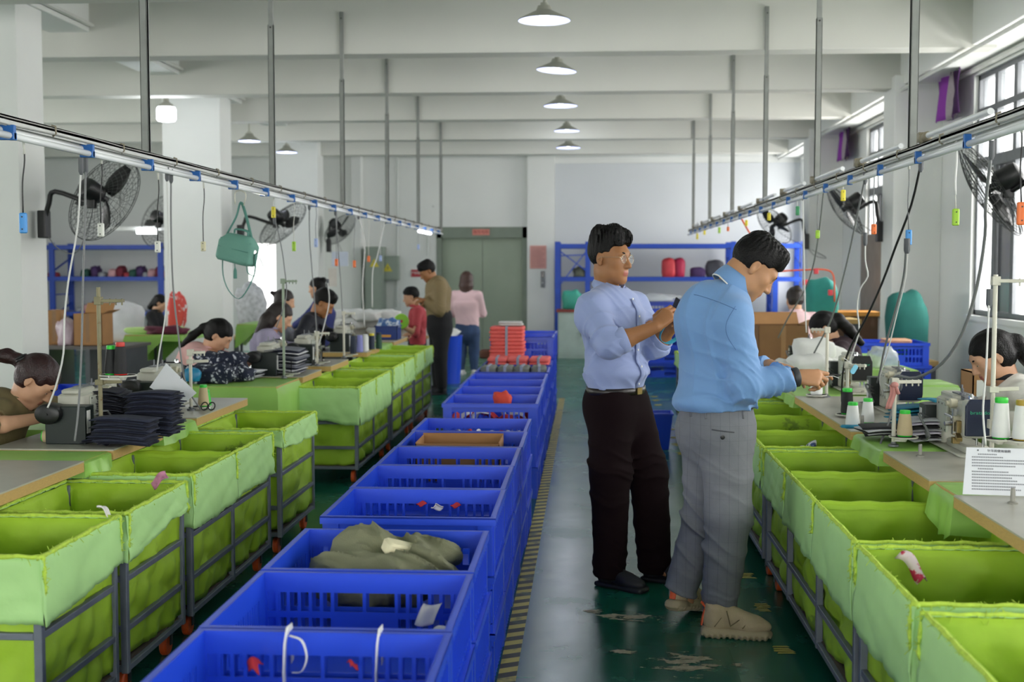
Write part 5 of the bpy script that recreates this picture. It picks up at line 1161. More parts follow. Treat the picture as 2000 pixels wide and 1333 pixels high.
FLOR = mat('pink_floral_cloth', 'C9A3A0', .8, var=.1, spots=[('5A2A30', 45, .56)]); REDT = mat('brick_red_top', 'B04048', .8, var=.05); BLUEJ = mat('indigo_blue_top', '2B3470', .8, var=.06); JEAN = mat('faded_blue_jeans', '33486B', .85, var=.25, scale=9)
# left row
w1 = worker('person with auburn ponytail and olive jacket bent low over a sewing machine', at(74, 742, 5.60), 0, 46, 0, KH, SKIN3, 'ponytail', AUB, {'R': (-2.50, 5.46, .86), 'L': (-2.47, 5.86, .85)}, h=.0058, tail=[(0, -.09, .02, .035), (0, -.135, .0, .028), (0, -.19, -.03, .032), (0, -.26, -.10, .026)], open_jacket=WHT, sleeve=.25, stool_label='stool under the auburn haired worker')
hd_, J_, R_ = w1[0], w1[1], w1[2]
m = MB()
for k in range(2): m.tube([Vector(J_['hc'] + R_ @ V3(.030 * math.cos(t_), -.118 - .012 * k + .006 * math.sin(t_), .012 + .030 * math.sin(t_))) for t_ in [2 * PI * i / 18 for i in range(19)]], .008 - .003 * k, 6, False)
o = m.build('hair_tie', BLACK, hd_, True); shift(o, hd_)
worker('person in dusty pink jacket with black ponytail looking down behind a black machine', at(428, 655, 8.85), 0, 38, 0, PINKJ, SKIN3, 'ponytail', HAIR, {'R': (-2.52, 8.74, .87), 'L': (-2.50, 9.08, .86)}, tail=[(0, -.09, .03, .035), (0, -.13, -.03, .03), (.0, -.16, -.13, .03), (0, -.18, -.26, .018)], stool_label='stool under the worker in dusty pink')
worker('person in lavender grey with shoulder length dark hair turned to the machine', at(548, 618, 10.1), 8, 30, 0, LAV, SKIN3, 'long', HAIRB, {'R': (-2.50, 9.98, .88), 'L': (-2.46, 10.3, .87)}, h=.008, tail=[(0, -.05, .0, .075), (-.03, -.07, -.09, .07), (-.05, -.08, -.2, .045)], stool_label='stool under the worker in lavender grey')
worker('person in dark navy with short black hair bent beside the grey machine', at(632, 592, 11.55), 0, 35, 0, NVY, SKIN1, 'short', HAIR, {'R': (-2.52, 11.45, .92), 'L': (-2.46, 11.85, .90)}, s=1.02, h=.008, female=False, stool_label='stool under the worker in dark navy')
worker('person in indigo with hair in a dark cap, mostly hidden behind the navy jacket', at(619, 562, 14.4), 170, 10, 0, BLUEJ, SKIN3, 'bun', HAIR, None, h=.009, stool_label='stool under the worker in indigo')
worker('person with hair tied back, only the head showing over the lavender worker', at(556, 588, 12.3), 10, 15, 0, mat('grey_top', '6A6C74', .8), SKIN3, 'ponytail', HAIRB, None, h=.009, tail=[(0, -.10, .04, .03), (0, -.15, .05, .022)], stool_label='stool behind the lavender worker')
worker('person in black vest with pink floral sleeves standing by the far left shelf', at(313, 592, 17.0), 5, 25, 0, BLK, SKIN3, 'ponytail', HAIR, {'R': at(342, 632, 16.9), 'L': at(345, 628, 17.2)}, h=.009, tail=[(0, -.08, -.02, .05), (0, -.11, -.12, .04)], stand=(-5.95, 17.0), sleeve=.5)
o = worker('person in brick red top behind the khaki jacket, dark hair, facing left', at(803, 580, 15.6), 190, 12, 0, REDT, SKIN3, 'short', HAIR, {'R': at(800, 652, 15.4), 'L': at(790, 640, 15.2)}, h=.009, sleeve=.2, stand=(-2.2, 15.75))
# standing pair by the lift
hand_on = True
wb = worker('standing person in khaki brown jacket and black trousers examining a small blue object', at(835, 530, 14.9), 200, 32, 0, KHB, SKIN1, 'short', HAIR, {'R': at(826, 590, 14.75), 'L': at(830, 588, 14.72)}, trou=BLK, s=1.0, h=.0085, bulk=1.2, female=False, stand=(-1.80, 14.88))
worker('standing person with brown hair seen from behind in pale pink jacket and jeans', at(912, 548, 17.5), 85, 8, 0, PALEP, SKIN3, 'long', mat('brown_hair', '3A2218', .5, var=.25, scale=90), {'R': at(932, 600, 17.78), 'L': at(902, 604, 17.8)}, trou=JEAN, s=1.04, h=.009, bulk=1.12, tail=[(0, -.04, .02, .095), (0, -.05, -.08, .10), (0, -.06, -.20, .07)], stand=(-1.72, 17.5))
# right row
worker('person in white fleece with black ponytail at the right edge, looking down at the machine', at(1936, 695, 5.72), 180, 30, 0, WHT, SKIN3, 'ponytail', HAIR, {'R': (1.84, 5.86, .90), 'L': (1.84, 5.50, .88)}, h=.0058, collar_m=BLK, tail=[(0, -.09, .03, .035), (0, -.13, -.0, .035), (0.0, -.15, -.10, .04), (0, -.15, -.2, .025)], stool_label='stool under the worker in white fleece')
worker('person in dark maroon with long black ponytail bent over white cloth', at(1607, 640, 9.3), 182, 38, 0, MAR, SKIN3, 'ponytail', HAIR, {'R': (1.66, 9.35, .9), 'L': (1.60, 9.0, .9)}, tail=[(0, -.09, .03, .04), (0, -.13, -.02, .045), (0, -.15, -.14, .04), (0, -.16, -.28, .025)], stool_label='stool under the worker in dark maroon')
worker('person in pale pink with hair in a round bun seen from behind', at(1552, 585, 12.0), 100, 20, 0, PALEP, SKIN3, 'bun', HAIRB, None, h=.009, stool_label='stool under the worker with the bun')
# ------------------------------------------------------------------ overhead rails with tubes, poles, cords, switches
def atx(px, py, X):
    v = CM @ Vector(((px - 1000) / FOC, (666.5 - py) / FOC, -1)); return Vector((0, 0, CAM_H)) + v * (X / v.x)
RAILM = mat('white_enamel_channel', 'C9CBC8', .45, .1, var=.06, scale=15); TUBE = mat('white_lamp_tube', 'E6E9EA', .22, var=.02); CLIP = mat('blue_clip', '2067B4', .4, var=.05); WIRE = mat('dark_wire', '3A3A38', .6); LITT = mat('lit_lamp_tube', 'F4F9FF', .3, var=0, emit=14)
HOLD = mat('aged_lamp_holder', '8D8570', .55, var=.15)
RZ = 2.10; LRX, RRX = -2.23, 1.573
def rail(label, x, y0, y1, ph, side):
    t = thing('lighting_rail', label, 'lighting rail', (x, y0, RZ)); L = y1 - y0
    m = MB(); m.b2((-.018, 0, .012), (.018, L, .03)); m.b2((-.018, 0, -.012), (-.014, L, .03)); m.b2((.014, 0, -.012), (.018, L, .03)); m.build('channel', RAILM, t)
    m = MB(); m.tube([(side * .024, L * i / 40, .022 + .003 * math.sin(i * 2.1)) for i in range(41)], .0028, 5); m.tube([(side * .03, L * i / 40, -.005 - .004 * math.sin(i * 1.7)) for i in range(41)], .003, 5); m.build('supply_wire', mat('grey_supply_wire', 'A3A39E', .6), t)
    y = ph; k = 0
    while y < L:
        e = min(y + .71, L)
        for dx, dz in ((-side * .005, -.028), (side * .03, -.05)):
            m = MB(); m.lathe([(.010, 0), (.0135, .006), (.0135, e - y - .006), (.010, e - y)], (dx, y, dz), (0, 1, 0), 10); m.build('lamp_tube', TUBE, t, smooth=40)
        m = MB(); m.b2((-.016, y - .035, -.065), (.046 * side, y - .015, -.008)); m.b2((side * .02, y - .04, -.066), (side * .046, y - .01, -.036)); m.build('clip', CLIP, t, bevel=.003)
        m = MB(); m.tube([(side * .018, y + .36, .034), (side * .034, y + .36, .03), (side * .036, y + .36, .0), (side * .02, y + .37, -.01)], .004, 5); m.build('wire_tie', HOLD, t, smooth=True)
        y += .75; k += 1
    return t
rl = rail('long white lighting rail hanging over the left sewing row', LRX, 2.6, 18.55, .53, 1)
rr_ = rail('long white lighting rail hanging over the right sewing row', RRX, 2.6, 19.2, .33, -1)
m = MB(); m.lathe([(.018, 0), (.018, 1.15)], (.0, 13.6, -.075), (0, 1, 0), 10); m.build('lit_tube', LITT, rl)
# lamp holders with stub pipes riding on the right rail
hy = [4.52, 5.95, 7.33, 8.75, 10.1, 11.5, 12.9, 14.3, 15.7, 17.1, 18.5]
for y in hy:
    m = MB(); m.lathe([(.014, 0), (.014, .9)], (-.005, y - 2.6 - 1.0, .058), (0, 1, 0), 10); m.build('white_pipe', TUBE, rr_, smooth=40)
    m = MB(); m.lathe([(.016, 0), (.022, .01), (.022, .05), (.028, .055), (.030, .085), (.024, .10)], (-.005, y - 2.6 - .12, .058), (0, 1, -.1), 12); m.b2((-.03, y - 2.6 - .05, .035), (.02, y - 2.6 - .01, .08)); m.build('lamp_holder', HOLD, rr_, smooth=35)
BY_ = [6.15, 8.65, 11.15, 13.65, 16.15, 18.65]
for x, sd, w in ((LRX, 'left', .02), (RRX, 'right', .02)):
    for i, y in enumerate(BY_):
        yy = y - .022 if i < 6 else y; t = thing('hanger_pole', '%s grey hanger pole from the camera holding the %s rail' % (ordn[i + 1], sd), 'pole', (x, yy, RZ + .03), 0, 'hanger poles')
        m = MB(); m.b2((-w, -.012, 0), (w, .012, 1.12)); m.b2((-w, -.012, 0), (-w + .006, .02, 1.12)); m.b2((w - .006, -.012, 0), (w, .02, 1.12)); m.build('pole', CONDUIT, t, bevel=.002)
        m = MB(); m.b2((-w * .8, -.008, 1.08), (w * .8, .018, 1.72)); m.build('upper_strut', CONDUIT, t)
        m = MB(); m.lathe([(.006, 0), (.006, .006)], (0, -.012, 1.66), (0, -1, 0), 8); m.lathe([(.006, 0), (.006, .006)], (0, -.012, 1.1), (0, -1, 0), 8); m.build('bolt', WIRE, t)
# pull switches on cords
SWC = dict(blue=mat('blue_switch', '3C8FD6', .4), white=mat('white_switch', 'D9DAD2', .45), ivory=mat('ivory_switch', 'CFC9A8', .45), lime=mat('lime_switch', '9CC92A', .4), orange=mat('orange_switch', 'E8702A', .4), yellow=mat('yellow_switch', 'DCCB2C', .4), lilac=mat('pale_blue_switch', '9DB0DC', .4), green=mat('green_switch', '2C8F5A', .4))
CORDM = dict(grey=mat('grey_cord', '77797A', .5, var=.05), white=mat('white_cord', 'D0D1CE', .5, var=.04), black=mat('black_cord', '1B1B1C', .5), tape=mat('cloth_tape_cord', 'CFCFC6', .7))
def pull(px, y0, y1, y2, X, col, cord, lab, tape=0, dx=0):
    top = atx(px, y0, X); Y = top.y; b0 = at(px + dx, y1, Y); b1 = at(px + dx, y2, Y); h = max(.03, (b0 - b1).length)
    t = thing('pull_switch', lab, 'switch', (b0.x, Y, b0.z), 0, 'pull switches')
    m = MB(); w = .013 + .25 * h * .12; m.rbox((0, 0, -h / 2), (2 * w, .02, h), .008, n=3); o = m.build('switch_body', SWC[col], t, smooth=40)
    m = MB(); m.lathe([(.003, 0), (.003, .003)], (0, -.0095, -h * .2), (0, -1, 0), 8); m.lathe([(.003, 0), (.003, .003)], (0, -.0095, -h * .8), (0, -1, 0), 8); m.build('screw', WIRE, o)
    zt = top.z - b0.z; dx_ = top.x - b0.x
    P = hang([(dx_, 0, zt), (dx_ + .004, .0, zt * .7), (dx_ * .5 - .003, 0, zt * .4), (0, 0, 0)], 12); m = MB(); m.tube(P, .003, 5); m.build('cord', CORDM[cord], t, True)
    if tape: m = MB(); m.tube(P[:max(3, int(len(P) * tape))], .0055, 6); m.build('cord_sleeve', CORDM['tape'] if cord != 'tape' else CORDM['white'], t, True)
    return t
for a in [(45, 268, 416, 456, LRX, 'blue', 'black', 'blue pull switch nearest the camera on the left rail', .35), (197, 300, 436, 463, LRX, 'white', 'black', 'white pull switch hanging in front of the big black fan', .3), (308, 330, 471, 494, LRX, 'white', 'black', 'grey white pull switch left of the second column', .3), (397, 350, 472, 491, LRX, 'ivory', 'black', 'ivory pull switch left of the teal bag', .2),
          (534, 382, 404, 426, LRX, 'yellow', 'white', 'yellow and green pull switch right of the teal bag', .4), (574, 392, 472, 491, LRX, 'lime', 'tape', 'lime pull switch above the bright doorway', 0), (617, 402, 466, 483, LRX, 'lilac', 'grey', 'pale blue pull switch right of the bright doorway', 0), (657, 410, 506, 520, LRX, 'orange', 'grey', 'orange pull switch leftmost of three over the left row', 0), (692, 418, 509, 523, LRX, 'orange', 'grey', 'orange pull switch in the middle of three over the left row', 0),
          (720, 424, 500, 512, LRX, 'orange', 'tape', 'orange pull switch beside the electrical cabinet', 0), (743, 428, 499, 511, LRX, 'lilac', 'white', 'pale blue pull switch before the electrical cabinet', 0), (817, 446, 478, 488, LRX, 'lilac', 'grey', 'pale blue pull switch near the far end of the left rail', 0),
          (1867, 275, 408, 441, RRX, 'lime', 'tape', 'lime green pull switch before the near window', .9), (1647, 330, 371, 393, RRX, 'yellow', 'white', 'yellow pull switch by the edge fan', 0), (1707, 322, 438, 458, RRX, 'orange', 'grey', 'orange pull switch right of the edge fan', .3), (1775, 310, 449, 479, RRX, 'blue', 'grey', 'blue and white pull switch on red wires', .3),
          (1597, 352, 450, 466, RRX, 'lime', 'grey', 'lime pull switch above the bowed man', 0), (1558, 368, 403, 421, RRX, 'green', 'white', 'green and yellow pull switch left of the edge fan', 0), (1502, 386, 416, 431, RRX, 'yellow', 'white', 'yellow pull switch above the bowed head', 0), (1458, 402, 430, 442, RRX, 'yellow', 'white', 'yellow pull switch in the far right rail group', 0), (1405, 420, 444, 456, RRX, 'lime', 'white', 'lime pull switch in the far right rail group', 0), (1376, 430, 448, 459, RRX, 'yellow', 'white', 'small yellow pull switch near the end of the right rail', 0), (1362, 434, 456, 468, RRX, 'yellow', 'grey', 'lowest yellow pull switch at the end of the right rail', 0), (1422, 414, 443, 452, RRX, 'orange', 'grey', 'orange pull switch in the far right rail group', 0), (1995, 235, 395, 440, RRX, 'orange', 'black', 'orange pull switch at the right frame edge', .3)]:
    pull(*a)
# hanging supply cords down to the machines: (pixel points, lateral position at start and end)
def cordline(lab, pts, X0, X1, r, m_, n=26):
    P = []
    for i, (px, py) in enumerate(pts):
        f = i / (len(pts) - 1); P.append((px, py, X0 + (X1 - X0) * f))
    Q = [atx(*p) for p in P]; ys = [Q[0].y + (Q[-1].y - Q[0].y) * i / (len(Q) - 1) for i in range(len(Q))]; Q = [at(p[0], p[1], y) for p, y in zip(P, ys)]
    t = thing('supply_cord', lab, 'cord', Q[0], 0, 'supply cords'); m = MB(); m.tube([q - Q[0] for q in hang(Q, n)], r, 6); m.build('cable', m_, t, True)
    m = MB(); m.lathe([(.012, -.03), (.012, .03), (.006, .045)], (0, 0, 0), (0, 0, -1), 8); m.build('plug', mat('grey_plug', '55585C', .5), t, smooth=35); return t
for a in [('white cord curling down beside the auburn haired worker', [(158, 322), (152, 440), (135, 540), (126, 620), (124, 690), (112, 745), (100, 780), (93, 797)], LRX, -2.38, .0045, CORDM['white']), ('grey cord dropping straight to the nearest left machine', [(167, 322), (166, 420), (162, 560), (159, 690), (153, 800), (146, 862)], LRX, -2.22, .005, CORDM['grey']),
          ('dark grey cord from the rail down to the scissors', [(334, 342), (334, 440), (338, 560), (349, 660), (359, 735), (372, 770), (392, 800)], LRX, -2.12, .005, CORDM['grey']), ('thin white cord ending behind the tilted card', [(326, 338), (329, 480), (327, 560), (322, 625), (311, 690), (306, 728)], LRX, -2.3, .004, CORDM['white']),
          ('white cord by the thin green stand', [(604, 400), (605, 470), (612, 560), (618, 640), (620, 690)], LRX, -2.2, .005, CORDM['grey']), ('white cord looping to the machine of the man in navy', [(700, 420), (712, 480), (708, 560), (712, 640)], LRX, -2.2, .006, CORDM['white']), ('grey cord left of the man in navy', [(655, 412), (660, 480), (666, 560), (670, 640)], LRX, -2.2, .005, CORDM['grey']), ('pale strap falling before the electrical cabinet', [(752, 430), (737, 500), (728, 530), (727, 600)], LRX, -2.2, .006, CORDM['white']),
          ('thin grey cord beside the teal bag doorway', [(536, 426), (547, 470), (555, 520), (559, 580), (540, 640)], LRX, -2.2, .004, CORDM['grey']), ('white cord right of the lavender worker', [(640, 552), (643, 590), (632, 640), (622, 676)], LRX, -2.2, .005, CORDM['white']),
          ('black cord sweeping down to the black thread cone', [(1799, 318), (1780, 400), (1750, 480), (1722, 555), (1690, 625), (1660, 680), (1646, 730), (1644, 800)], RRX, 1.50, .006, CORDM['black']), ('grey cord sweeping past the blue switch to the black machine', [(1770, 478), (1765, 540), (1748, 610), (1728, 680), (1716, 738), (1700, 780), (1660, 790)], RRX, 1.55, .006, CORDM['grey']), ('thin white cord parallel to the grey one', [(1773, 478), (1768, 545), (1752, 612), (1733, 690), (1718, 740), (1728, 778)], RRX, 1.6, .0035, CORDM['white']),
          ('crinkled white cord down to the pale blue tag', [(1690, 465), (1690, 510), (1695, 540), (1680, 565), (1674, 600), (1678, 645), (1668, 680), (1658, 712), (1654, 760)], RRX, 1.55, .0045, CORDM['white']), ('thick grey cord hanging in a wide curve to the pink ribbon', [(1937, 290), (1925, 400), (1924, 460), (1908, 560), (1880, 650), (1840, 710), (1790, 738), (1752, 735), (1742, 745)], RRX, 1.48, .007, CORDM['grey']), ('grey cord from the lime switch to the carton', [(1610, 362), (1600, 450), (1588, 520), (1570, 570), (1540, 620), (1520, 660)], RRX, 1.55, .0055, CORDM['grey']), ('grey cord above the maroon worker', [(1690, 345), (1668, 450), (1650, 530), (1625, 620), (1590, 690)], RRX, 1.55, .0055, CORDM['grey']), ('white cord beside the maroon worker', [(1568, 380), (1570, 480), (1572, 580), (1575, 650)], RRX, 1.6, .0045, CORDM['white']),
          ('grey cord hanging beside the pink ribbon stand', [(1758, 745), (1745, 790), (1733, 835), (1722, 860), (1717, 880)], 1.48, 1.30, .005, CORDM['grey']), ('cream cord down the tall right stand', [(1932, 580), (1926, 720), (1920, 800), (1925, 870)], 1.55, 1.5, .004, CORDM['white'])]:
    cordline(*a)
# ------------------------------------------------------------------ lamps
SHADE = mat('grey_lamp_shade', 'A7A89C', .4, .3, var=.08); SHIN = mat('white_shade_inside', 'B4BAE8', .4, var=0); BULB = mat('cool_bulb', 'DCE2FF', .3, var=0, emit=5)
def pendant(lab, p, r, stem, tilt=0, e=9):
    t = thing('pendant_lamp', lab, 'lamp', p, 0, 'pendant lamps'); t.rotation_euler = (0, tilt, 0)
    m = MB(); m.lathe([(.02, .115), (.05, .11), (.062, .075), (r * .93, .012), (r, 0), (r * .985, -.002)], n=32, cap=False); m.build('shade', SHADE, t, smooth=40, solid=.003)
    m = MB(); m.lathe([(.04, .095), (.058, .07), (r * .92, .009), (r * .98, .0)], n=32, cap=False); m.build('shade_lining', SHIN, t, smooth=40)
    m = MB(); m.lathe([(.022, .02), (.022, -.02 + .08), (.03, .01)], n=12); m.ball((0, 0, .045), (.045, .045, .035), 14, 8); m.build('bulb', BULB, t, True)
    m = MB(); m.lathe([(.012, .10), (.012, .10 + stem)], n=8); m.lathe([(.03, .10), (.03, .135)], n=12); m.lathe([(.035, .10 + stem - .012), (.035, .10 + stem)], n=12); m.build('stem', SHADE, t, smooth=35)
    l = bpy.data.lights.new('lamp_light', 'POINT'); l.energy = e; l.shadow_soft_size = .16; l.color = (.86, .9, 1); o = bpy.data.objects.new('lamp_light', l); C.objects.link(o); o.parent = t; o.location = (0, 0, -.06)
for px, py, w, Y, z1, ti, lb in [(1063, 40, 102, 9.7, 3.97, 0, 'pendant lamp nearest the camera, hung high over the aisle'), (1087, 138, 78, 12.2, 3.97, .07, 'tilted pendant lamp second along the aisle'), (1095, 207, 66, 14.6, 3.97, 0, 'pendant lamp third along the aisle on a long stem'), (1107, 256, 50, 18.0, 3.97, 0, 'pendant lamp fourth along the aisle'), (1110, 289, 48, 20.0, 3.97, 0, 'pendant lamp farthest along the aisle')]:
    p = at(px, py, Y); pendant(lb, p, w / 2 / FOC * Y, max(.08, (z1 if z1 > 3.5 else 3.46) - p.z - .1), ti)
for px, py, w, X, lb in [(487, 276, 44, -4.75, 'pendant lamp on the left under the long beam, nearer one'), (560, 298, 42, -4.75, 'pendant lamp on the left under the long beam, farther one')]:
    p = atx(px, py, X); pendant(lb, p, w / 2 / FOC * p.y, max(.05, 3.70 - p.z - .1), 0, 12)
p = atx(325, 238, -4.85); t = thing('led_bulb', 'bright bare bulb hanging from the long beam on the left', 'bulb', p)
m = MB(); m.lathe([(.03, .0), (.095, .01), (.108, .03), (.108, .14), (.098, .165)], n=24); m.build('globe', mat('bright_bulb', 'F4F7FF', .3, var=0, emit=20), t, smooth=40)
m = MB(); m.lathe([(.098, .165), (.075, .2), (.035, .225), (.03, .28), (.018, .29), (.01, 3.70 - p.z)], n=16); m.build('bulb_base', SHADE, t, smooth=40)
l = bpy.data.lights.new('bulb_light', 'POINT'); l.energy = 10; l.shadow_soft_size = .11; l.color = (.93, .96, 1); o = bpy.data.objects.new('bulb_light', l); C.objects.link(o); o.parent = t; o.location = (0, 0, -.04)
# ------------------------------------------------------------------ wall fans
CAGE = mat('dark_cage_wire', '4A4C4C', .5, .4); FANB = mat('black_fan_body', '131416', .4, var=.1)
def fan(lab, c, axis, D, mount, rings=9, spokes=36, blade=.6):
    c = Vector(c); q = Vector((0, 0, 1)).rotation_difference(Vector(axis).normalized()); t = thing('wall_fan', lab, 'fan', c, 0, 'wall fans'); R_ = D / 2
    dome = lambda r, s_: (.10 * (1 - (r / R_) ** 2) + .01) * (s_ if s_ > 0 else s_ * .8); fl = lambda x, y, z: q @ Vector((x, y, z))
    m = MB()
    for s_ in (1, -1):
        for k in range(spokes):
            a = 2 * PI * k / spokes; m.tube([fl(r * math.cos(a + .25 * r / R_), r * math.sin(a + .25 * r / R_), dome(r, s_)) for r in [R_ * (.16 + .84 * i / 6) for i in range(7)]], .0017, 4, False)
        for i in range(1, rings + 1):
            r = R_ * i / rings; m.tube([fl(r * math.cos(a), r * math.sin(a), dome(r, s_)) for a in [2 * PI * k / 36 for k in range(37)]], .0016 if i < rings else .004, 4, False)
    o = m.build('cage', CAGE, t)
    m = MB(); m.lathe([(.05, -.23), (.075, -.22), (.085, -.19), (.085, -.08), (.07, -.045), (.03, -.02), (.03, .03)], (0, 0, 0), q @ Vector((0, 0, 1)), 20); m.build('motor', FANB, t, smooth=35)
    for k in range(3):
        a = blade + 2 * PI * k / 3; m = MB()
        def bl(u, v, a=a):
            r = .05 + (R_ * .86 - .05) * u; w = (.045 + .085 * math.sin(PI * min(1, u * .8 + .12))) * (v - .5) * 2 * .62; tw = .5 - .25 * u
            x, y = r, w * math.cos(tw); return fl(x * math.cos(a) - y * math.sin(a), x * math.sin(a) + y * math.cos(a), w * math.sin(tw))
        m.grid(bl, 8, 4); m.build('blade', FANB, t, True, solid=.003)
    b0 = q @ Vector((0, 0, -.14)); m0 = Vector(mount) - c; mid = Vector((m0.x * .75 + b0.x * .25, m0.y * .75 + b0.y * .25, max(b0.z, m0.z) - .02)); P = hang([m0, m0 + (mid - m0) * .45 + Vector((0, 0, .05)), mid + Vector((0, 0, .02)), b0 - Vector((0, 0, .1)), b0], 18)
    m = MB(); m.tube(P, .021, 8); m.build('arm', FANB, t, True); m = MB(); m.b2(tuple(m0 - Vector((.035, .06, .13))), tuple(m0 + Vector((.035, .06, .1)))); m.build('wall_bracket', FANB, t, bevel=.01)
    m = MB(); m.rbox(tuple(b0 - Vector((0, 0, .1))), (.07, .06, .09), .01); m.build('tilt_joint', FANB, t, smooth=35)
    m = MB(); m.tube(hang([m0 + Vector((.02, 0, -.1)), m0 + Vector((.12, .0, -.22)), m0 + Vector((.28, 0, -.24)), b0 + Vector((0, 0, -.2)), b0], 18), .005, 5); m.build('flex', CORDM['grey'], t, True)
    return t
c1 = at(203, 388, 9.95); fan('large black wall fan on the nearest left column', c1, (.42, .80, -.42), .76, at(86, 435, 9.98), blade=.55)
c1 = at(552, 438, 15.6); fan('black wall fan on the middle left column, behind the teal bag', c1, (.50, .55, -.66), .74, at(470, 455, 15.48), blade=1.2)
c1 = at(664, 448, 21.0); fan('black wall fan on the farthest left column', c1, (.6, -.3, -.55), .66, at(642, 478, 21.0))
c1 = at(322, 432, 16.6); fan('pale wall fan partly hidden behind the middle column', c1, (.3, .75, -.3), .80, at(352, 455, 16.8))
c1 = at(1650, 408, 14.0); fan('black wall fan seen nearly edge on beside the right windows', c1, (-.80, .12, -.58), .70, at(1718, 450, 13.98), blade=.2)
c1 = at(1512, 440, 18.6); fan('black wall fan above the bowed head on the right wall', c1, (-.6, -.3, -.5), .66, at(1575, 470, 18.58))
c1 = at(1935, 368, 9.0); fan('black wall fan in front of the near right window', c1, (-.72, .42, -.50), .78, at(2040, 372, 8.75), blade=.95)
# ------------------------------------------------------------------ purple curtain remnants
PURP = mat('purple_curtain', '8E38A6', .8, var=.08, scale=4); PURD = mat('dark_purple_lining', '3A1648', .85); LACE = mat('grey_lace_band', 'A79CA2', .9, var=.1, scale=60)
def curtain(lab, px0, px1, y0, y1, X):
    a = atx(px0, y0, X); t = thing('curtain', lab, 'curtain', a); e = atx(px1, y0, X); W_ = e.y - a.y; H_ = a.z - atx(px0, y1, X).z
    for k, (u0, u1, m_, ex) in enumerate(((0, .58, PURP, 0), (.55, .72, LACE, .06), (.68, 1.0, PURD, .08))):
        m = MB(); m.grid(lambda u, v: (-.03 - .02 * k + .03 * math.sin(14 * (u0 + (u1 - u0) * u) + 3 * v + k), W_ * (u0 + (u1 - u0) * u) * (1 - .08 * v), -H_ * v * (1 + ex * (1 - u)) ), 12, 10); m.build(('curtain_panel', 'lace_band', 'lining_panel')[k], m_, t, True, solid=.006)
    m = MB(); m.lathe([(.01, 0), (.01, abs(W_) + .1)], (.02, min(0, W_) - .05, .01), (0, 1, 0), 8); m.build('curtain_rod', STEEL, t)
curtain('bunched purple curtain beside the near right window', 1836, 1894, 140, 240, 3.70)
curtain('bunched purple curtain beside the farther right window', 1641, 1671, 251, 316, 3.70)
# ------------------------------------------------------------------ the teal bag on the rail
BAG = mat('teal_bag_fabric', '66988A', .75, var=.05, bump=.12, bscale=180); BAGD = mat('teal_strap_webbing', '54887D', .75, var=.06)
bp_ = at(465, 488, 7.75); bag = thing('shoulder_bag', 'teal shoulder bag with long strap and tassel hanging from the left rail', 'bag', bp_)
RB = Matrix.Rotation(.22, 3, 'Y') @ Matrix.Rotation(-.25, 3, 'Z') ; rb = np.array(RB, np.float32)
S = SDF(); pb = lambda x, y, z: rb @ V3(x, y, z)
S.box(pb(0, 0, -.015), (.125, .065, .075), rb, .03, .02); S.box(pb(0, 0, .045), (.095, .05, .055), rb, .035, .04); S.cut(pb(0, 0, -.088), -rb[:, 2])
link('bag_body', S.mesh('bag_body', .005, BAG, lambda P: .002 * crease(P, (0, 0, 1), 60, (1, 0, 0), 12) + .002 * soft(P, 25)), bag)
for z in (.0, .055):
    m = MB(); m.tube([Vector(pb(x, -.066 if z < .03 else -.052, z)) for x in (-.11, -.05, 0, .05, .11)], .003, 6); m.build('zip_seam', BAGD, bag, True)
m = MB(); m.tube(hang([pb(-.05, 0, .098), pb(-.045, 0, .125), pb(.04, 0, .128), pb(.055, 0, .098)], 12), .01, 6, True, (.012, .006)); m.build('handle', BAGD, bag, True)
def web(name, pts, w=.013, m_=None): m = MB(); m.tube(hang([Vector(p) for p in pts], 26), .01, 4, True, (w, .0022)); return m.build(name, m_ or BAGD, bag, True)
hk = at(470, 392, 7.75) - bp_
web('strap', [pb(-.105, 0, .07), (hk.x - .03, 0, .21), (hk.x, 0, .30), (hk.x + .03, .01, .22), pb(.10, 0, .05), pb(.125, .02, .0)])
web('long_strap', [pb(-.115, .02, -.05), (-.10, 0, -.16), (-.065, 0, -.26), (0, 0, -.315), (.06, 0, -.25), (.105, 0, -.15), pb(.135, 0, -.03), pb(.12, 0, .03)])
web('loop_strap', [pb(.05, .05, -.08), (.05, .05, -.15), (.11, .05, -.17), (.15, .05, -.12), (.13, .03, -.05)], .009)
m = MB(); m.tube([(-.02, -.01, -.09), (-.018, -.01, -.12)], .003, 6); m.lathe([(.004, 0), (.011, -.02), (.012, -.065), (.009, -.07)], (-.018, -.01, -.115), n=10); m.build('tassel', BAGD, bag, smooth=40)
m = MB(); m.tube(hang([(hk.x - .035, 0, .29), (hk.x - .035, 0, .36), (hk.x, 0, .375), (hk.x + .035, 0, .35), (hk.x + .02, 0, .28)], 14), .004, 5); m.build('wire_hook', PAINTW, bag, True)
m = MB(); m.lathe([(.012, -.004), (.016, 0), (.012, .004)], Vector(pb(.125, -.01, .01)), (0, 1, 0), 12); m.build('ring', CHR, bag)
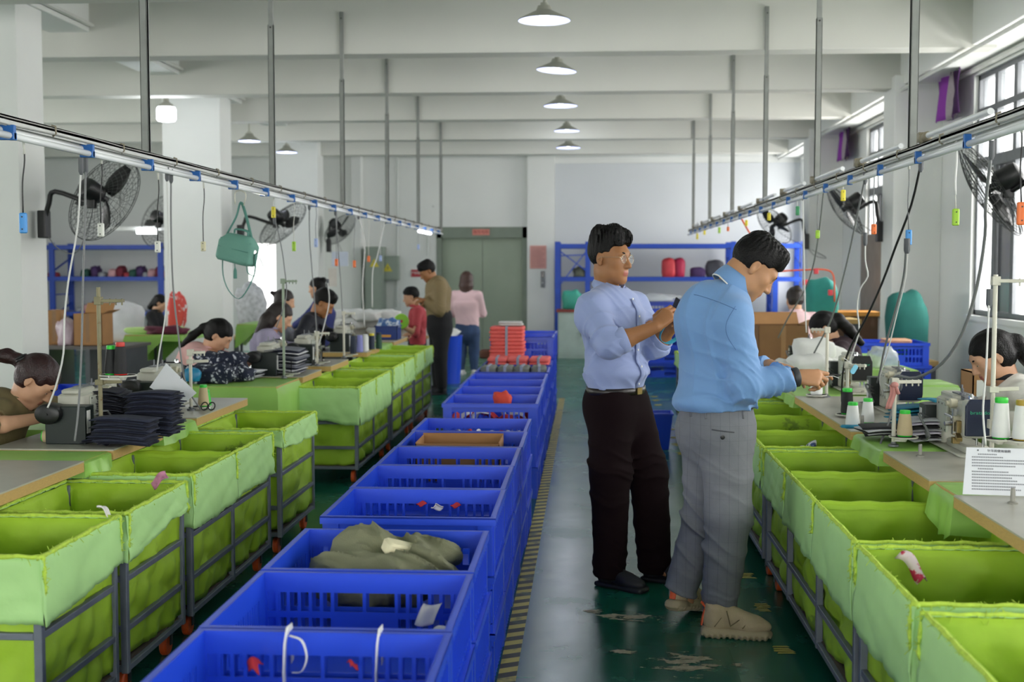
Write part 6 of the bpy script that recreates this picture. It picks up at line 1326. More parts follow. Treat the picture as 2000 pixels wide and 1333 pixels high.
# ------------------------------------------------------------------ navy fabric panels in stacks, one by one
NP = [mat('navy_denim_panel_%s' % w, c, .9, var=.15, scale=20) for w, c in (('dark', '141726'), ('mid', '1D2236'), ('edge', '2A2F42'))]
def panel_mesh(sd, w, d, am=1., t=.0042):
    r = random.Random(sd); a, b_, c_ = [r.uniform(-1, 1) for _ in range(3)]; a *= am; b_ *= am; m = MB(); n = 8
    f = lambda u, v: (w * (u - .5) + .006 * a * math.sin(7 * v), d * (v - .5) + .006 * b_ * math.sin(6 * u), .006 * math.sin(3 * u + 2 * c_) + .010 * (u - .5) ** 2 * a * 2 - .02 * abs(u - .5) ** 2 + .006 * b_ * math.sin(5 * v))
    m.grid(f, n, 5); m.grid(lambda u, v: (lambda q: (q[0], q[1], q[2] + t))(f(u, v)), n, 5)
    o = lambda i, j, k: k * (n + 1) * 6 + j * (n + 1) + i; E = [(i, 0) for i in range(n)] + [(n, j) for j in range(5)] + [(n - i, 5) for i in range(n)] + [(0, 5 - j) for j in range(5)]
    for k in range(len(E)): (i, j), (p, q) = E[k], E[(k + 1) % len(E)]; m.f.append((o(i, j, 0), o(p, q, 0), o(p, q, 1), o(i, j, 1))); m.m.append(0)
    return m
PM = {}
def nth(k): return '%d%s' % (k, {1: 'st', 2: 'nd', 3: 'rd'}.get(k % 10 if k not in (11, 12, 13) else 0, 'th'))
def pos(k, n): return 'lowest' if k == 0 else ('topmost' if k == n - 1 else nth(k + 1) + ' from the bottom,')
def pile(px, py, Y, n, w, d, lab, grp, sd=0, z0=TZ, dz=.0078, mats=NP):
    c = at(px, py, Y); r = random.Random(sd)
    for k in range(n):
        key = (k % 5, w, d, mats[0].name, k % len(mats), sd)
        if key not in PM: PM[key] = panel_mesh(sd + 3, w * (1 + .03 * (k % 5 - 2)), d * (1 + .02 * (k % 3)), .9 + .05 * (k % 5)).mesh('cloth_piece', mats[k % len(mats)], True)
        o = link('cloth_piece', PM[key], None, (c.x + r.uniform(-.012, .012), Y + r.uniform(-.01, .01), z0 + .012 + k * dz), (r.uniform(-.003, .003), r.uniform(-.003, .003), r.uniform(-.14, .14))); tag(o, pos(k, n) + ' ' + lab, 'cloth piece', grp)
pile(205, 840, 5.62, 26, .20, .16, 'dark grey denim piece of the stack behind the rusty stand', 'panels in the taller left stack', 1, mats=[mat('grey_denim_panel', '262830', .9, var=.12), NP[0], mat('grey_denim_edge', '3A3C46', .9, var=.12)])
pile(245, 845, 5.30, 15, .24, .17, 'navy piece of the wide low stack beside the rusty stand', 'panels in the front navy stack', 2)
pile(302, 838, 5.58, 26, .21, .17, 'navy piece of the stack before the black machine motor', 'panels in the right navy stack', 3)
pile(190, 858, 5.30, 2, .13, .05, 'small navy strip flat beside the rusty stand', 'loose navy strips', 4)
GL_ = [mat('grey_lined_piece', '8E9098', .85, var=.1), NP[0], mat('white_lining_edge', 'C9CACF', .8), NP[1], mat('mid_grey_piece', '6F727C', .85)]
pile(560, 738, 8.98, 15, .24, .34, 'grey lined piece heaped beside the worker in dusty pink', 'grey lined pieces in the heap', 7, dz=.012, mats=GL_)
pile(445, 738, 8.6, 5, .50, .2, 'long grey edged strip on the floral bundle table', 'long grey edged strips', 8, z0=.765, dz=.012, mats=[GL_[0], GL_[2], NP[0]])
pile(1740, 848, 5.75, 5, .26, .2, 'black white edged piece flat before the cream cone', 'black panels on the right table', 9, z0=.765, mats=[mat('black_panel', '17171A', .8), mat('white_edge_panel', 'B9BABD', .8)])
pile(1830, 862, 5.62, 7, .3, .2, 'folded white piece stacked behind the cream cone', 'folded pieces behind the cream cone', 10, z0=.765, dz=.014, mats=[mat('grey_folded_piece', 'A9ABB0', .8), mat('black_panel', '17171A', .8), mat('lilac_white_piece', 'D3CFDC', .8)])
# ------------------------------------------------------------------ lumpy cloth and bags
def lump(name, lab, cat, c, r, m_, sd=0, amp=.25, grp=None, n=22, fr=3.):
    c = Vector(c); m = MB()
    def f(u, v):
        a, b_ = 2 * PI * u, PI * v; sp = lambda x, e=.62: math.copysign(abs(x) ** e, x); d = Vector((sp(math.cos(a)) * sp(math.sin(b_)), sp(math.sin(a)) * sp(math.sin(b_)), -sp(math.cos(b_))))
        q = 1 + amp * (math.sin(fr * d.x * 2 + sd + 2 * math.sin(fr * d.z + sd)) * .5 + math.sin(fr * 1.7 * d.y + 2 * sd + fr * d.x) * .35 + math.sin(fr * 3 * d.z + 3 * d.x * fr + sd) * .25)
        z = max(d.z * r[2] * q, -r[2] * .8); return (d.x * r[0] * q, d.y * r[1] * q, z + r[2] * .8)
    m.grid(f, n, n // 2, True); o = m.build(name, m_, None, True, loc=c); return tag(o, lab, cat, grp)
TEALC = mat('teal_cloth', '1E7F9E', .8, var=.3, scale=30); WCL = mat('white_cotton_cloth', 'D8D9D6', .9, var=.05); FLO = mat('navy_white_floral', '1A2136', .85, var=.1, spots=[('C9CCD6', 26, .56)]); OLV = mat('olive_sack', '77795F', .95, var=.12, bump=.4, bscale=300); CLEAR = mat('clear_plastic_bag', 'DDE3E6', .12, var=.03, alpha=.5, spec=.7); GREENB = mat('dark_teal_cover', '1F6B62', .8, var=.1); COR = mat('coral_fabric', 'E0645F', .8, var=.12, scale=25, stretch=(1, 1, 8)); GRB = mat('grey_bundle_fabric', '6E726C', .9, var=.1); PUR2 = mat('magenta_cloth', 'A8285E', .8, var=.2)
def P_(px, py, z): return atz(px, py, z)
pile(1785, 788, 6.2, 6, .22, .18, 'teal piece heaped right of the navy machine', 'teal cloth pieces on the right', 21, z0=.76, dz=.017, mats=[TEALC, mat('teal_dark_cloth', '155A72', .8, var=.2)])
pile(1850, 790, 6.15, 7, .2, .22, 'printed piece heaped against the labelled carton', 'printed pieces on the right', 22, z0=.76, dz=.02, mats=[TEALC, WCL, mat('printed_cloth', 'B9B2B4', .8, spots=[('B4455A', 40, .6), ('D79A3A', 30, .66)])])
for px, py, sd, lb in ((1672, 850, 1, 'teal scrap lying on the table behind the white cones'), (1745, 838, 2, 'teal strip in front of the navy machine')):
    q = at(px, py - 5, 6.0 + .1 * sd); lump('cloth_scrap', lb, 'cloth', (q.x, q.y, TZ), (.07, .03, .008), TEALC, sd, .2, None, 14)
FLB = at(405, 735, 8.25)
for k, (dx, dy, dz, r_) in enumerate(((-.10, .1, 0, .12), (.05, .0, 0, .13), (.16, .15, 0, .11), (-.02, .15, .10, .10), (.09, .2, .09, .11))):
    lump('fabric_bundle', ['left', 'front', 'right', 'upper left', 'upper right'][k] + ' navy and white floral bundle heaped before the worker in pink', 'bundle', (FLB.x + dx, FLB.y + dy, .757 + dz), (r_, r_ * .8, r_ * .55), FLO, k, .3, 'floral bundles')
lump('tray', 'small bright blue tray of plastic packets beside the tilted card', 'tray', at(375, 745, 8.05) - Vector((0, 0, .0)), (.06, .05, .05), mat('cyan_plastic', '1C7FA8', .4), 3, .1)
wc = at(1585, 735, 8.55)
for k, (dx, dy, dz, r_) in enumerate(((0, 0, 0, .17), (.12, .1, 0, .15), (-.13, .05, 0, .13), (.03, .1, .14, .14), (.15, .15, .12, .11), (-.12, .25, 0, .12))):
    lump('white_cloth', ['front middle', 'right front', 'left front', 'upper middle', 'upper right', 'rear left'][k] + ' white quilted cloth lump heaped before the worker in maroon', 'cloth', (wc.x + dx, wc.y + dy, TZ + dz), (r_, r_ * .7, r_ * .62), WCL, k + 5, .18, 'white cloth heap')
lump('plastic_bag', 'clear plastic bag on the green table before the blue crates', 'bag', (at(1725, 712, 9.85).x, 9.85, .755), (.11, .08, .09), CLEAR, 4, .25, None, 20, 4)
q = at(1770, 640, 12.6); lump('covered_machine', 'dark teal cover draped over a machine by the right wall', 'covered machine', (q.x, 12.6, .62), (.20, .18, .38), GREENB, 2, .10)
q = at(1605, 575, 14.6); lump('covered_machine', 'teal cover draped over a machine under the orange hanging cable', 'covered machine', (q.x, 14.6, .95), (.19, .17, .26), mat('bright_teal_cover', '2F8F86', .8, var=.1), 5, .10)
t = thing('machine_bench', 'bench carrying the teal covered machine', 'bench', (q.x, 14.6, 0)); m = MB(); m.b2((-.5, -.3, .9), (.4, .3, .95)); m.build('top', EDGE, t)
for sx in (-.45, .35): m = MB(); m.b2((sx - .03, -.28, 0), (sx + .03, .28, .9)); m.build('leg', GREYL, t)
t = thing('machine_bench', 'low bench by the right wall below the dark teal cover', 'bench', (at(1770, 640, 12.6).x, 12.6, 0)); m = MB(); m.b2((-.28, -.28, .57), (.25, .28, .62)); m.build('top', EDGE, t)
for sx in (-.24, .2): m = MB(); m.b2((sx - .03, -.26, 0), (sx + .03, .26, .57)); m.build('leg', GREYL, t)
# crate contents
o = CX
m = MB(); ck_ = (CX + .0, 3.9, .43)
S = SDF(); S.ell((CX - .05, 3.90, .535), (.20, .20, .10), None, .05); S.ell((CX - .08, 4.02, .60), (.12, .08, .075), None, .05); S.ell((CX + .10, 3.80, .57), (.16, .10, .05), None, .05); S.ell((CX + .15, 4.02, .58), (.10, .10, .05), None, .05); S.ell((CX + .03, 3.90, .64), (.085, .07, .05), None, .02, '-')
sk = link('sack', S.mesh('sack', .008, OLV, lambda P: -.022 * crease(P, (1, .4, .3), 40, (.2, 1, .5), 14, 1) - .008 * crease(P, (.3, 1, .2), 70, (1, .2, .5), 22, 2) + .008 * soft(P, 16, 2)), None, (0, 0, .012)); tag(sk, 'olive woven sack crumpled in the third blue crate', 'sack')
t = thing('spool_box', 'cream lace roll poking out of the olive sack', 'roll', (CX + .06, 3.90, .635)); m = MB(); m.rbox((0, 0, 0), (.13, .07, .045), .015, Matrix.Rotation(.35, 3, 'Y') @ Matrix.Rotation(.5, 3, 'Z')); t2 = m.build('roll', mat('cream_lace', 'D8D2B0', .8, var=.06), t, smooth=40)
# white webbing straps over the nearest crate's rear wall
for k, (dx, lb, lp_) in enumerate(((-.09, 'white webbing strap with a loop tied over the rim of the nearest crate', True), (.14, 'plain white webbing strap tied over the rim of the nearest crate', False))):
    t = thing('webbing_strap', lb, 'strap', (CX + dx, 2.97, .64)); m = MB(); m.tube([(0, .055, -.09), (.003, .045, -.03), (.003, .035, .004), (.003, -.012, .008), (.001, -.022, -.02), (-.002, -.024, -.09), (.0, -.026, -.16)], .01, 4, True, (.017, .0016)); m.build('webbing', LABELW, t, True)
    if lp_: m = MB(); m.tube(hang([(.012, -.02, .0), (.045, -.03, -.01), (.058, -.035, -.05), (.045, -.035, -.085), (.02, -.03, -.09)], 18), .01, 4, True, (.006, .0012)); m.build('loop', LABELW, t, True)
RSC = mat('red_scrap', 'B42430', .7, var=.15); WSC = mat('white_scrap', 'D9D6D4', .7, var=.05)
r6 = random.Random(8)
def scrap(lab, c, m_, sz=.05, grp='fabric scraps', sd=1):
    r = random.Random(sd); m = MB(); a = [r.uniform(-1, 1) for _ in range(4)]
    m.grid(lambda u, v: (sz * (u - .5) + sz * .25 * a[0] * math.sin(5 * v), sz * .6 * (v - .5) + sz * .2 * a[1] * math.sin(4 * u), sz * .4 * (math.sin(4 * u + a[2]) * .5 + .6 + .4 * math.sin(5 * v + a[3]))), 8, 6)
    o = m.build('fabric_scrap', m_, None, True, loc=c, solid=.003); o.rotation_euler = (r.uniform(-.5, .5), r.uniform(-.5, .5), r.uniform(0, 6)); return tag(o, lab, 'scrap', grp)
for c, m_, s_, lb in [((CX - .16, 2.93, .56), RSC, .045, 'red scrap caught in the nearest crate left of the strap'), ((CX + .08, 2.94, .565), RSC, .032, 'small red and white scrap between the two straps'), ((CX + .2, 3.5, .53), WSC, .08, 'white cloth bit in the second crate at the right'), ((CX + .24, 3.42, .48), WSC, .08, 'white cloth bit low in the second crate'), ((CX - .02, 4.93, .58), RSC, .03, 'red strap end in the fourth crate at the left'), ((CX + .05, 4.92, .565), WSC, .04, 'white label scrap in the fourth crate'), ((CX + .12, 4.93, .575), RSC, .03, 'red strap end in the fourth crate at the right')]:
    scrap(lb, c, m_, s_, sd=int(c[1] * 100))
for k in range(9): scrap(nth(k + 1) + ' striped scrap from the left behind the ninth crate front', (CX - .24 + .06 * k, 8.28 + .05 * (k % 3), .50 + .02 * (k % 2)), (RSC, WSC)[k % 2], .11, 'striped scraps in the ninth crate', k)
lump('red_bundle', 'red bundle poking above the rim of the ninth crate', 'bundle', (CX + .06, 8.55, .57), (.06, .05, .06), mat('red_bundle', 'C8402E', .7, var=.1), 2, .2)
for k in range(7): scrap(nth(k + 1) + ' striped scrap from the left in the eighth crate', (CX - .1 + .06 * k, 7.2, .55), (WSC, RSC, WSC)[k % 3], .06, 'scraps in the eighth crate', k + 20)
t = thing('carton', 'flattened brown carton lying open in the seventh blue crate', 'carton', (CX - .02, 6.48, .43)); KR = mat('brown_cardboard', 'A4794C', .8, var=.07, scale=6); KRD = mat('dark_cardboard', '7C5A38', .85, var=.07)
for a, b_ in (((-.22, -.16, 0), (.22, -.155, .20)), ((-.22, .15, 0), (.22, .155, .215)), ((-.22, -.16, 0), (-.215, .155, .205)), ((.215, -.16, 0), (.22, .155, .21))): m = MB(); m.b2(a, b_); m.build('wall_panel', KR, t)
m = MB(); m.b2((-.215, -.155, 0), (.215, .15, .004)); m.build('base_panel', KRD, t)
def bundle(lab, x, y, z, sx, sy, sz, m_, grp, cat='bundle', tie=True, layers=1):
    t = thing('fabric_bundle', lab, cat, (x, y, z), RN.uniform(-.05, .05), grp); n = max(1, layers)
    for k in range(n): m = MB(); m.rbox((RN.uniform(-.006, .006), 0, sz * (k + .5) / n), (sx * RN.uniform(.96, 1.02), sy, sz / n * .96), .03); m.build('fold' if n > 1 else 'body', m_, t, smooth=40)
    if tie: m = MB(); m.b2((-.012, -sy / 2 - .004, -.002), (.012, sy / 2 + .004, sz + .004)); m.build('tie_band', mat('grey_blue_tie', '8E97AA', .6), t)
    return t
for k in range(4): bundle(nth(k + 1) + ' grey fabric bundle from the left before the coral stack', CX - .225 + .15 * k, 10.95, .52, .14, .3, .15, GRB, 'grey bundles')
for k in range(3): bundle(nth(k + 1) + ' flat coral bundle from the left under the tall coral stack', CX - .2 + .2 * k, 11.65, .62, .19, .4, .075, COR, 'flat coral bundles', layers=2)
bundle('tall stack of folded coral fabric tied with a grey band', CX - .13, 12.05, .64, .34, .3, .33, COR, 'tall coral stack', layers=9)
bundle('brown folded bundle left of the coral stack', CX - .36, 12.2, .64, .12, .2, .09, mat('brown_fabric', '6A4A3E', .85), 'brown bundle', tie=False)
bundle('white folded cloth resting on top of the coral stack', CX - .1, 12.08, .975, .24, .2, .04, mat('grey_white_cloth', 'BDBDBB', .85), 'white cloth on coral', tie=False, layers=2)
# scraps in the green trolleys
scrap('white and navy printed pouch in the green trolley beside the grey trousers', (1.12, 6.25, .60), mat('navy_print_pouch', 'C9CDD6', .6, spots=[('2A4478', 30, .5)]), .14, 'scraps in green trolleys', 31)
q = at(1845, 1062, 3.5); scrap('pink and white scrap in the second right trolley', (q.x, 3.85, .60), mat('pink_white_scrap', 'D8C8CC', .7, spots=[('C02C50', 20, .52)]), .10, 'scraps in green trolleys', 33)
scrap('pink scrap caught on the rim of the second left trolley', (LXO - .06, 4.75, .69), mat('pink_floral_scrap', 'B87A94', .8, var=.3, scale=40), .07, 'scraps in green trolleys', 35); scrap('white ragged scrap on the rim of the nearest left trolley', (LXO - .05, 4.14, .69), WSC, .05, 'scraps in green trolleys', 36)
# ------------------------------------------------------------------ paper notice, tilted card, scissors, ribbon, tags
PAPER = mat('white_paper', 'DCDFE4', .5, var=.02); INK = mat('grey_ink', '55585E', .7, var=0)
c0, c1_, c2_ = atz(1880, 966, TZ + .004), atz(1995, 978, TZ + .004), None
t = thing('printed_notice', 'printed white notice standing on the corner of the near right table', 'notice', c0); X_ = Vector((1, -.12, 0)).normalized(); Z_ = Vector((.12, .45, 1)).normalized(); Nn = X_.cross(Z_)
m = MB(); W_, H_ = .235, .17; m.add([(0, 0, 0), X_ * W_, X_ * W_ + Z_ * H_, X_ * .012 + Z_ * H_], [(0, 1, 2, 3)]); sh_ = m.build('sheet', PAPER, t, solid=.0012)
off = Nn * -.0014 if Nn.y > 0 else Nn * .0014; nn = off.normalized(); tx = X_; 
text('lettering', '针车的使用说明', .011, INK, sh_, basis(X_, Z_, nn, X_ * .12 + Z_ * .158 + off))
rows = [(.05, .06), (.03, .1), (.03, .17), (.03, .19), (.03, .14), (.05, .05), (.03, .12), (.03, .17), (.03, .13), (.03, .15), (.03, .18), (.03, .14), (.03, .16)]
b_ = MB()
for i, (x, w) in enumerate(rows):
    z = .146 - .0105 * i; k = x
    while k < min(x + w, .222): b_.add([X_ * k + Z_ * (z - .0025) + off, X_ * (k + .0042) + Z_ * (z - .0025) + off, X_ * (k + .0042) + Z_ * (z + .002) + off, X_ * k + Z_ * (z + .002) + off], [(0, 1, 2, 3)]); k += .0058
b_.build('print_lines', mat('faint_ink', '7E8188', .7, var=0), sh_)
m = MB(); m.lathe([(.003, 0), (.003, .001)], X_ * .05 + Z_ * .16 + off, nn, 8); m.build('pin_hole', INK, sh_)
a = at(335, 712, 5.9); t = thing('card', 'blank white card tilted up behind the right navy stack', 'card', at(315, 748, 5.92)); m = MB()
cs_ = [at(325, 710, 5.95) - t.location, at(384, 768, 5.90) - t.location, at(355, 792, 5.88) - t.location, at(292, 757, 5.92) - t.location]; m.add(cs_, [(0, 1, 2, 3)]); m.build('sheet', PAPER, t, solid=.0015); m = MB(); m.lathe([(.003, 0), (.003, .004)], cs_[0] * .5 + cs_[1] * .5 + Vector((0, -.003, 0)), (0, -1, 0), 8); m.build('hole', INK, t)
q = atz(396, 806, TZ); t = thing('scissors', 'black handled scissors hanging over the wooden table edge', 'scissors', (q.x + .03, q.y, TZ + .004))
for s_ in (-1, 1):
    m = MB(); m.tube([(.02 * s_ + .018 * math.cos(a), .018 * math.sin(a) * .6, .03 + .02 * math.sin(a)) for a in [2 * PI * i / 16 for i in range(17)]], .0035, 6, False); m.build('finger_loop', MBK, t, True)
    m = MB(); m.bar((.01 * s_, 0, .02), (-.02 * s_, .04, .008), .007, .003); m.build('blade', CHR, t)
q = at(1745, 752, 5.43); t = thing('ribbon', 'pink ribbon tied round the top of the thread stand', 'ribbon', q); m = MB(); m.grid(lambda u, v: (-.02 + .028 * u + .006 * math.sin(5 * v) - .01 * v, -.014 + .004 * math.sin(9 * u), -.105 * v), 6, 8); m.build('tail', mat('dusty_pink_ribbon', 'B77E78', .8), t, True, solid=.002); m = MB(); m.ball((.002, -.012, 0), (.018, .012, .014), 10, 6); m.tube([(.004, -.012, 0), (.02, -.012, -.04)], .008, 6); m.build('knot', mat('dusty_pink_ribbon', 'B77E78', .8), t, True)
q = at(1668, 722, 6.5); t = thing('key_tag', 'pale blue plastic tag dangling from the thread stand', 'tag', q); m = MB(); m.rbox((0, 0, 0), (.026, .055, .006), .012, Matrix.Rotation(.6, 3, 'Y') @ Matrix.Rotation(PI / 2.4, 3, 'X')); m.build('tag_body', mat('pale_blue_plastic', '7CC4DE', .35), t, smooth=40); m = MB(); m.tube(hang([(-.01, 0, .025), (-.04, 0, .05), (-.055, 0, .06)], 8), .002, 5); m.build('string', LABELW, t)
# ------------------------------------------------------------------ cartons
def carton(lab, x, y, z, sx, sy, sz, rz=0, open_=True, m_=None, label=False):
    t = thing('carton', lab, 'carton', (x, y, z), rz); m = m_ or KR; q = MB
    for a, b_, nm in (((-sx / 2, -sy / 2, 0), (sx / 2, -sy / 2 + .006, sz), 'side'), ((-sx / 2, sy / 2 - .006, 0), (sx / 2, sy / 2, sz), 'side'), ((-sx / 2, -sy / 2, 0), (-sx / 2 + .006, sy / 2, sz), 'side'), ((sx / 2 - .006, -sy / 2, 0), (sx / 2, sy / 2, sz), 'side'), ((-sx / 2, -sy / 2, 0), (sx / 2, sy / 2, .006), 'bottom')): b = MB(); b.b2(a, b_); b.build(nm, m, t)
    if open_:
        b = MB(); b.bar((sx / 2, 0, sz), (sx / 2 + sy * .28, 0, sz + sy * .12), sy, .005); b.build('flap', KR, t)
        b = MB(); b.bar((0, sy / 2, sz), (0, sy / 2 + .08, sz + .1), sx, .005); b.build('flap', KR, t)
    else: b = MB(); b.b2((-sx / 2, -sy / 2, sz - .006), (sx / 2, sy / 2, sz)); b.build('top_flap', m, t)
    b = MB(); b.b2((-.02, -sy / 2 - .001, sz * .1), (.02, -sy / 2, sz)); b.build('packing_tape', mat('brown_tape', '8F6A42', .35), t)
    if label: b = MB(); b.b2((-sx * .4, -sy / 2 - .0015, sz * .45), (-sx * .1, -sy / 2, sz * .85)); b.build('paper_label', LABELW, t)
    return t
q = at(1897, 780, 6.35); carton('closed brown carton with a white label behind the nearest right machine', q.x + .07, 6.35, TZ - .004, .19, .2, .27, 0, False, label=True)
q = at(1530, 690, 10.3); carton('open brown carton facing the camera behind the white cloth', q.x, 10.55, TZ, .42, .3, .30, .1, True, KRD)
# far left packing tables with goods
def bench(lab, px0, px1, Y, z, depth, cover=True):
    a, b_ = at(px0, 650, Y), at(px1, 650, Y)
    if cover: return side_table(lab, a.x, b_.x, Y, Y + depth, 1, .33, z, Y)
    t = thing('packing_table', lab, 'table', ((a.x + b_.x) / 2, Y + depth / 2, 0)); w = (b_.x - a.x) / 2; m = MB(); m.b2((-w, -depth / 2, z - .03), (w, depth / 2, z)); m.build('tabletop', mat('dark_grey_top', '5B5854', .6), t)
    for sx in (-1, 1): m = MB(); m.b2((sx * (w - .05) - .02, -depth / 2 + .03, 0), (sx * (w - .05) + .02, depth / 2 - .03, z - .03)); m.build('leg', GREYL, t)
bench('wide green covered packing table left of the middle column', 242, 352, 13.3, .80, .9); bench('grey packing table carrying the brown carton on the far left', 70, 240, 12.2, .74, .8, False); bench('green covered table in front of the bright doorway', 462, 532, 15.9, .80, .9)
q = at(176, 700, 12.4); carton('open brown carton on the far left packing table', q.x, 12.5, .74, .30, .3, .33, 0, True); lump('plastic_bag', 'clear plastic bag with pink goods left of the open carton', 'bag', (at(130, 700, 12.4).x, 12.45, .74), (.10, .1, .15), mat('pinkish_plastic', 'C9B4BE', .3, var=.2, alpha=.85), 3, .2)
q = at(112, 680, 12.6); carton('narrow brown carton standing at the far left edge of the packing table', q.x, 12.6, .74, .14, .25, .36, .2, False)
q = at(255, 640, 13.5); lump('plastic_bag', 'bulging white plastic sack with a red print behind the carton', 'sack', (at(228, 690, 15).x, 15.2, .6), (.28, .2, .28), mat('white_sack', 'C9C9CC', .5, spots=[('C8404A', 3, .66)]), 6, .12)
for k, (px, dz) in enumerate(((268, 0), (300, 0), (330, 0))): lump('cloth_roll', ['left', 'middle', 'right'][k] + ' yellow green cloth roll on the wide green packing table', 'roll', (at(px, 655, 13.6).x, 13.6 + .1 * k, .80), (.14, .05, .04), mat('pale_lime_cloth', 'B9D98A', .7), k, .1, 'lime cloth rolls')
lump('cloth_heap', 'dark red and navy cloth heap on the wide green packing table', 'cloth', (at(322, 655, 13.4).x, 13.45, .80), (.22, .1, .05), mat('wine_cloth', '5A1F34', .8, var=.3), 2, .3)
lump('cloth_heap', 'red cloth hanging at the right end of the packing table', 'cloth', (at(340, 650, 14.2).x, 14.3, .80), (.10, .08, .24), mat('red_white_cloth', 'CC4A44', .8, spots=[('DADADA', 9, .55)]), 4, .25)
for k, px in enumerate((138, 290)): crate('blue crate under the far left packing tables, %s from the left' % ordn[k + 1], at(px, 720, 11.0).x, 11.2 , 0.001 + CH * 0, 0, 'crates under the packing tables'); crate('upper blue crate under the far left packing tables, %s from the left' % ordn[k + 1], at(px, 720, 11.0).x, 11.2, CH, 0, 'crates under the packing tables'); 
lump('sack_cover', 'grey and white printed cloth piled in front of the bright doorway', 'cloth', (at(488, 600, 17.5).x, 17.6, .55), (.20, .2, .42), mat('grey_printed_cloth', 'B9BBBE', .85, var=.25, scale=18), 3, .2)
# white cloth rolls stacked before the cabinet
for k in range(14):
    i, j = k % 5, k // 5; q = at(655 + 32 * i, 615 - 16 * j, 16.2); lump('white_roll', '%s white roll from the left, %s layer, before the electrical cabinet' % (nth(i + 1), ('bottom', 'middle', 'top')[j]), 'roll', (q.x, 16.1 + .15 * (k % 3), .62 + .11 * j), (.20, .16, .08), WCL, k, .2, 'white rolls by the cabinet')
t = thing('packing_table', 'low table under the white cloth rolls', 'table', (at(720, 620, 16.2).x, 16.25, 0)); m = MB(); m.b2((-.75, -.35, .58), (.75, .35, .62)); m.build('tabletop', EDGE, t)
for sx in (-.7, .7): m = MB(); m.b2((sx - .03, -.3, 0), (sx + .03, .3, .58)); m.build('leg', GREYL, t)
# deep blue bin and boxes on the left tables
q = at(757, 650, 13.3); t = thing('plastic_bin', 'deep blue plastic bin of scraps on the far left sewing table', 'bin', (q.x, 13.35, TZ), 0); m = MB()
for a, b_ in (((-.12, -.14, 0), (.12, -.135, .15)), ((-.12, .135, 0), (.12, .14, .15)), ((-.12, -.14, 0), (-.115, .14, .15)), ((.115, -.14, 0), (.12, .14, .15)), ((-.12, -.14, 0), (.12, .14, .005)), ((-.13, -.15, .14), (.13, -.135, .152)), ((-.13, .135, .14), (.13, .15, .152)), ((-.13, -.15, .14), (-.115, .15, .152)), ((.115, -.15, .14), (.13, .15, .152))): m.b2(a, b_)
m.build('bin_body', mat('deep_blue_plastic', '1B3478', .45), t); m = MB(); m.b2((-.05, -.1425, .03), (.05, -.14, .055)); m.build('label', mat('orange_label', 'D89A34', .5), t)
lump('cloth_heap', 'blue and white cloth heaped in the deep blue bin', 'cloth', (q.x, 13.35, TZ + .10), (.11, .12, .07), mat('blue_white_cloth', '4A6FA8', .8, spots=[('C9D2DE', 14, .52)]), 1, .3)
t = thing('lime_spool', 'lime green disc with a red centre held by the worker in brick red', 'disc', at(784, 628, 15.0)); m = MB(); m.lathe([(.09, -.012), (.095, 0), (.09, .012)], (0, 0, 0), (0.1, -1, 0), 22); m.build('disc', mat('lime_disc', '9CE02A', .4), t, smooth=35); m = MB(); m.lathe([(.02, 0), (.02, .004)], (0, -.013, 0), (0.1, -1, 0), 10); m.build('centre', CR, t)
q = at(878, 745, 16.4); t = thing('waste_bin', 'tall blue bin behind the standing man in khaki brown', 'bin', (at(874, 700, 16.3).x, 16.3, 0)); m = MB(); m.lathe([(.17, 0), (.2, .62), (.21, .64), (.19, .64), (.16, .02)], n=24); m.build('bin_body', BLUE, t, smooth=40); lump('cloth_heap', 'white cloth heaped in the tall blue bin', 'cloth', (t.location.x, 16.3, .6), (.15, .15, .08), WCL, 3, .3)
# ------------------------------------------------------------------ blue racks on the far wall with goods
RB_ = mat('rack_blue', '1E49B4', .45, var=.05)
def rack(lab, px0, px1, zs, posts, Y0, Y1, brace=None):
    a, b_ = at(px0, 500, Y1).x, at(px1, 500, Y1).x; t = thing('storage_rack', lab, 'rack', ((a + b_) / 2, (Y0 + Y1) / 2, 0), 0, 'blue storage racks'); c = t.location; top = max(zs)
    for px in posts:
        x = at(px, 500, Y1).x
        for y in (Y0, Y1): m = MB(); m.b2((x - c.x - .045, y - c.y - .03, 0), (x - c.x + .045, y - c.y + .03, top + .06)); m.build('post', RB_, t)
        m = MB()
        for i in range(5): z = .25 + i * (top - .3) / 4; m.bar((x - c.x, Y0 - c.y, z), (x - c.x, Y1 - c.y, z + (.25 if i % 2 else 0)), .03, .02)
        m.build('end_brace', RB_, t)
    for z in zs:
        for y in (Y0, Y1): m = MB(); m.b2((a - c.x, y - c.y - .025, z - .055), (b_ - c.x, y - c.y + .025, z + .02)); m.build('beam', RB_, t)
        m = MB(); m.b2((a - c.x, Y0 - c.y, z - .005), (b_ - c.x, Y1 - c.y, z + .01)); m.build('shelf_board', mat('grey_shelf_board', '9A9DA2', .6), t)
    if brace:
        for u, v in brace: m = MB(); m.bar(tuple(at(*u, Y0 - .03) - c), tuple(at(*v, Y0 - .03) - c), .03, .02); m.build('diagonal_brace', RB_, t)
    return t
rack('blue storage rack on the far left wall loaded with red goods', 60, 345, (1.92, 1.36, .74), (75, 138, 343), 21.3, 22.1)
rack('blue storage rack on the far right wall behind the two standing men', 1086, 1425, (1.93, 1.36, .60), (1091, 1148, 1422), 21.3, 22.1, [((1095, 492), (1146, 530)), ((1091, 560), (1146, 490)), ((1091, 500), (1148, 498))])
rack('blue storage rack in the far right corner by the window', 1500, 1560, (1.93, 1.36), (1503, 1556), 21.2, 21.9)
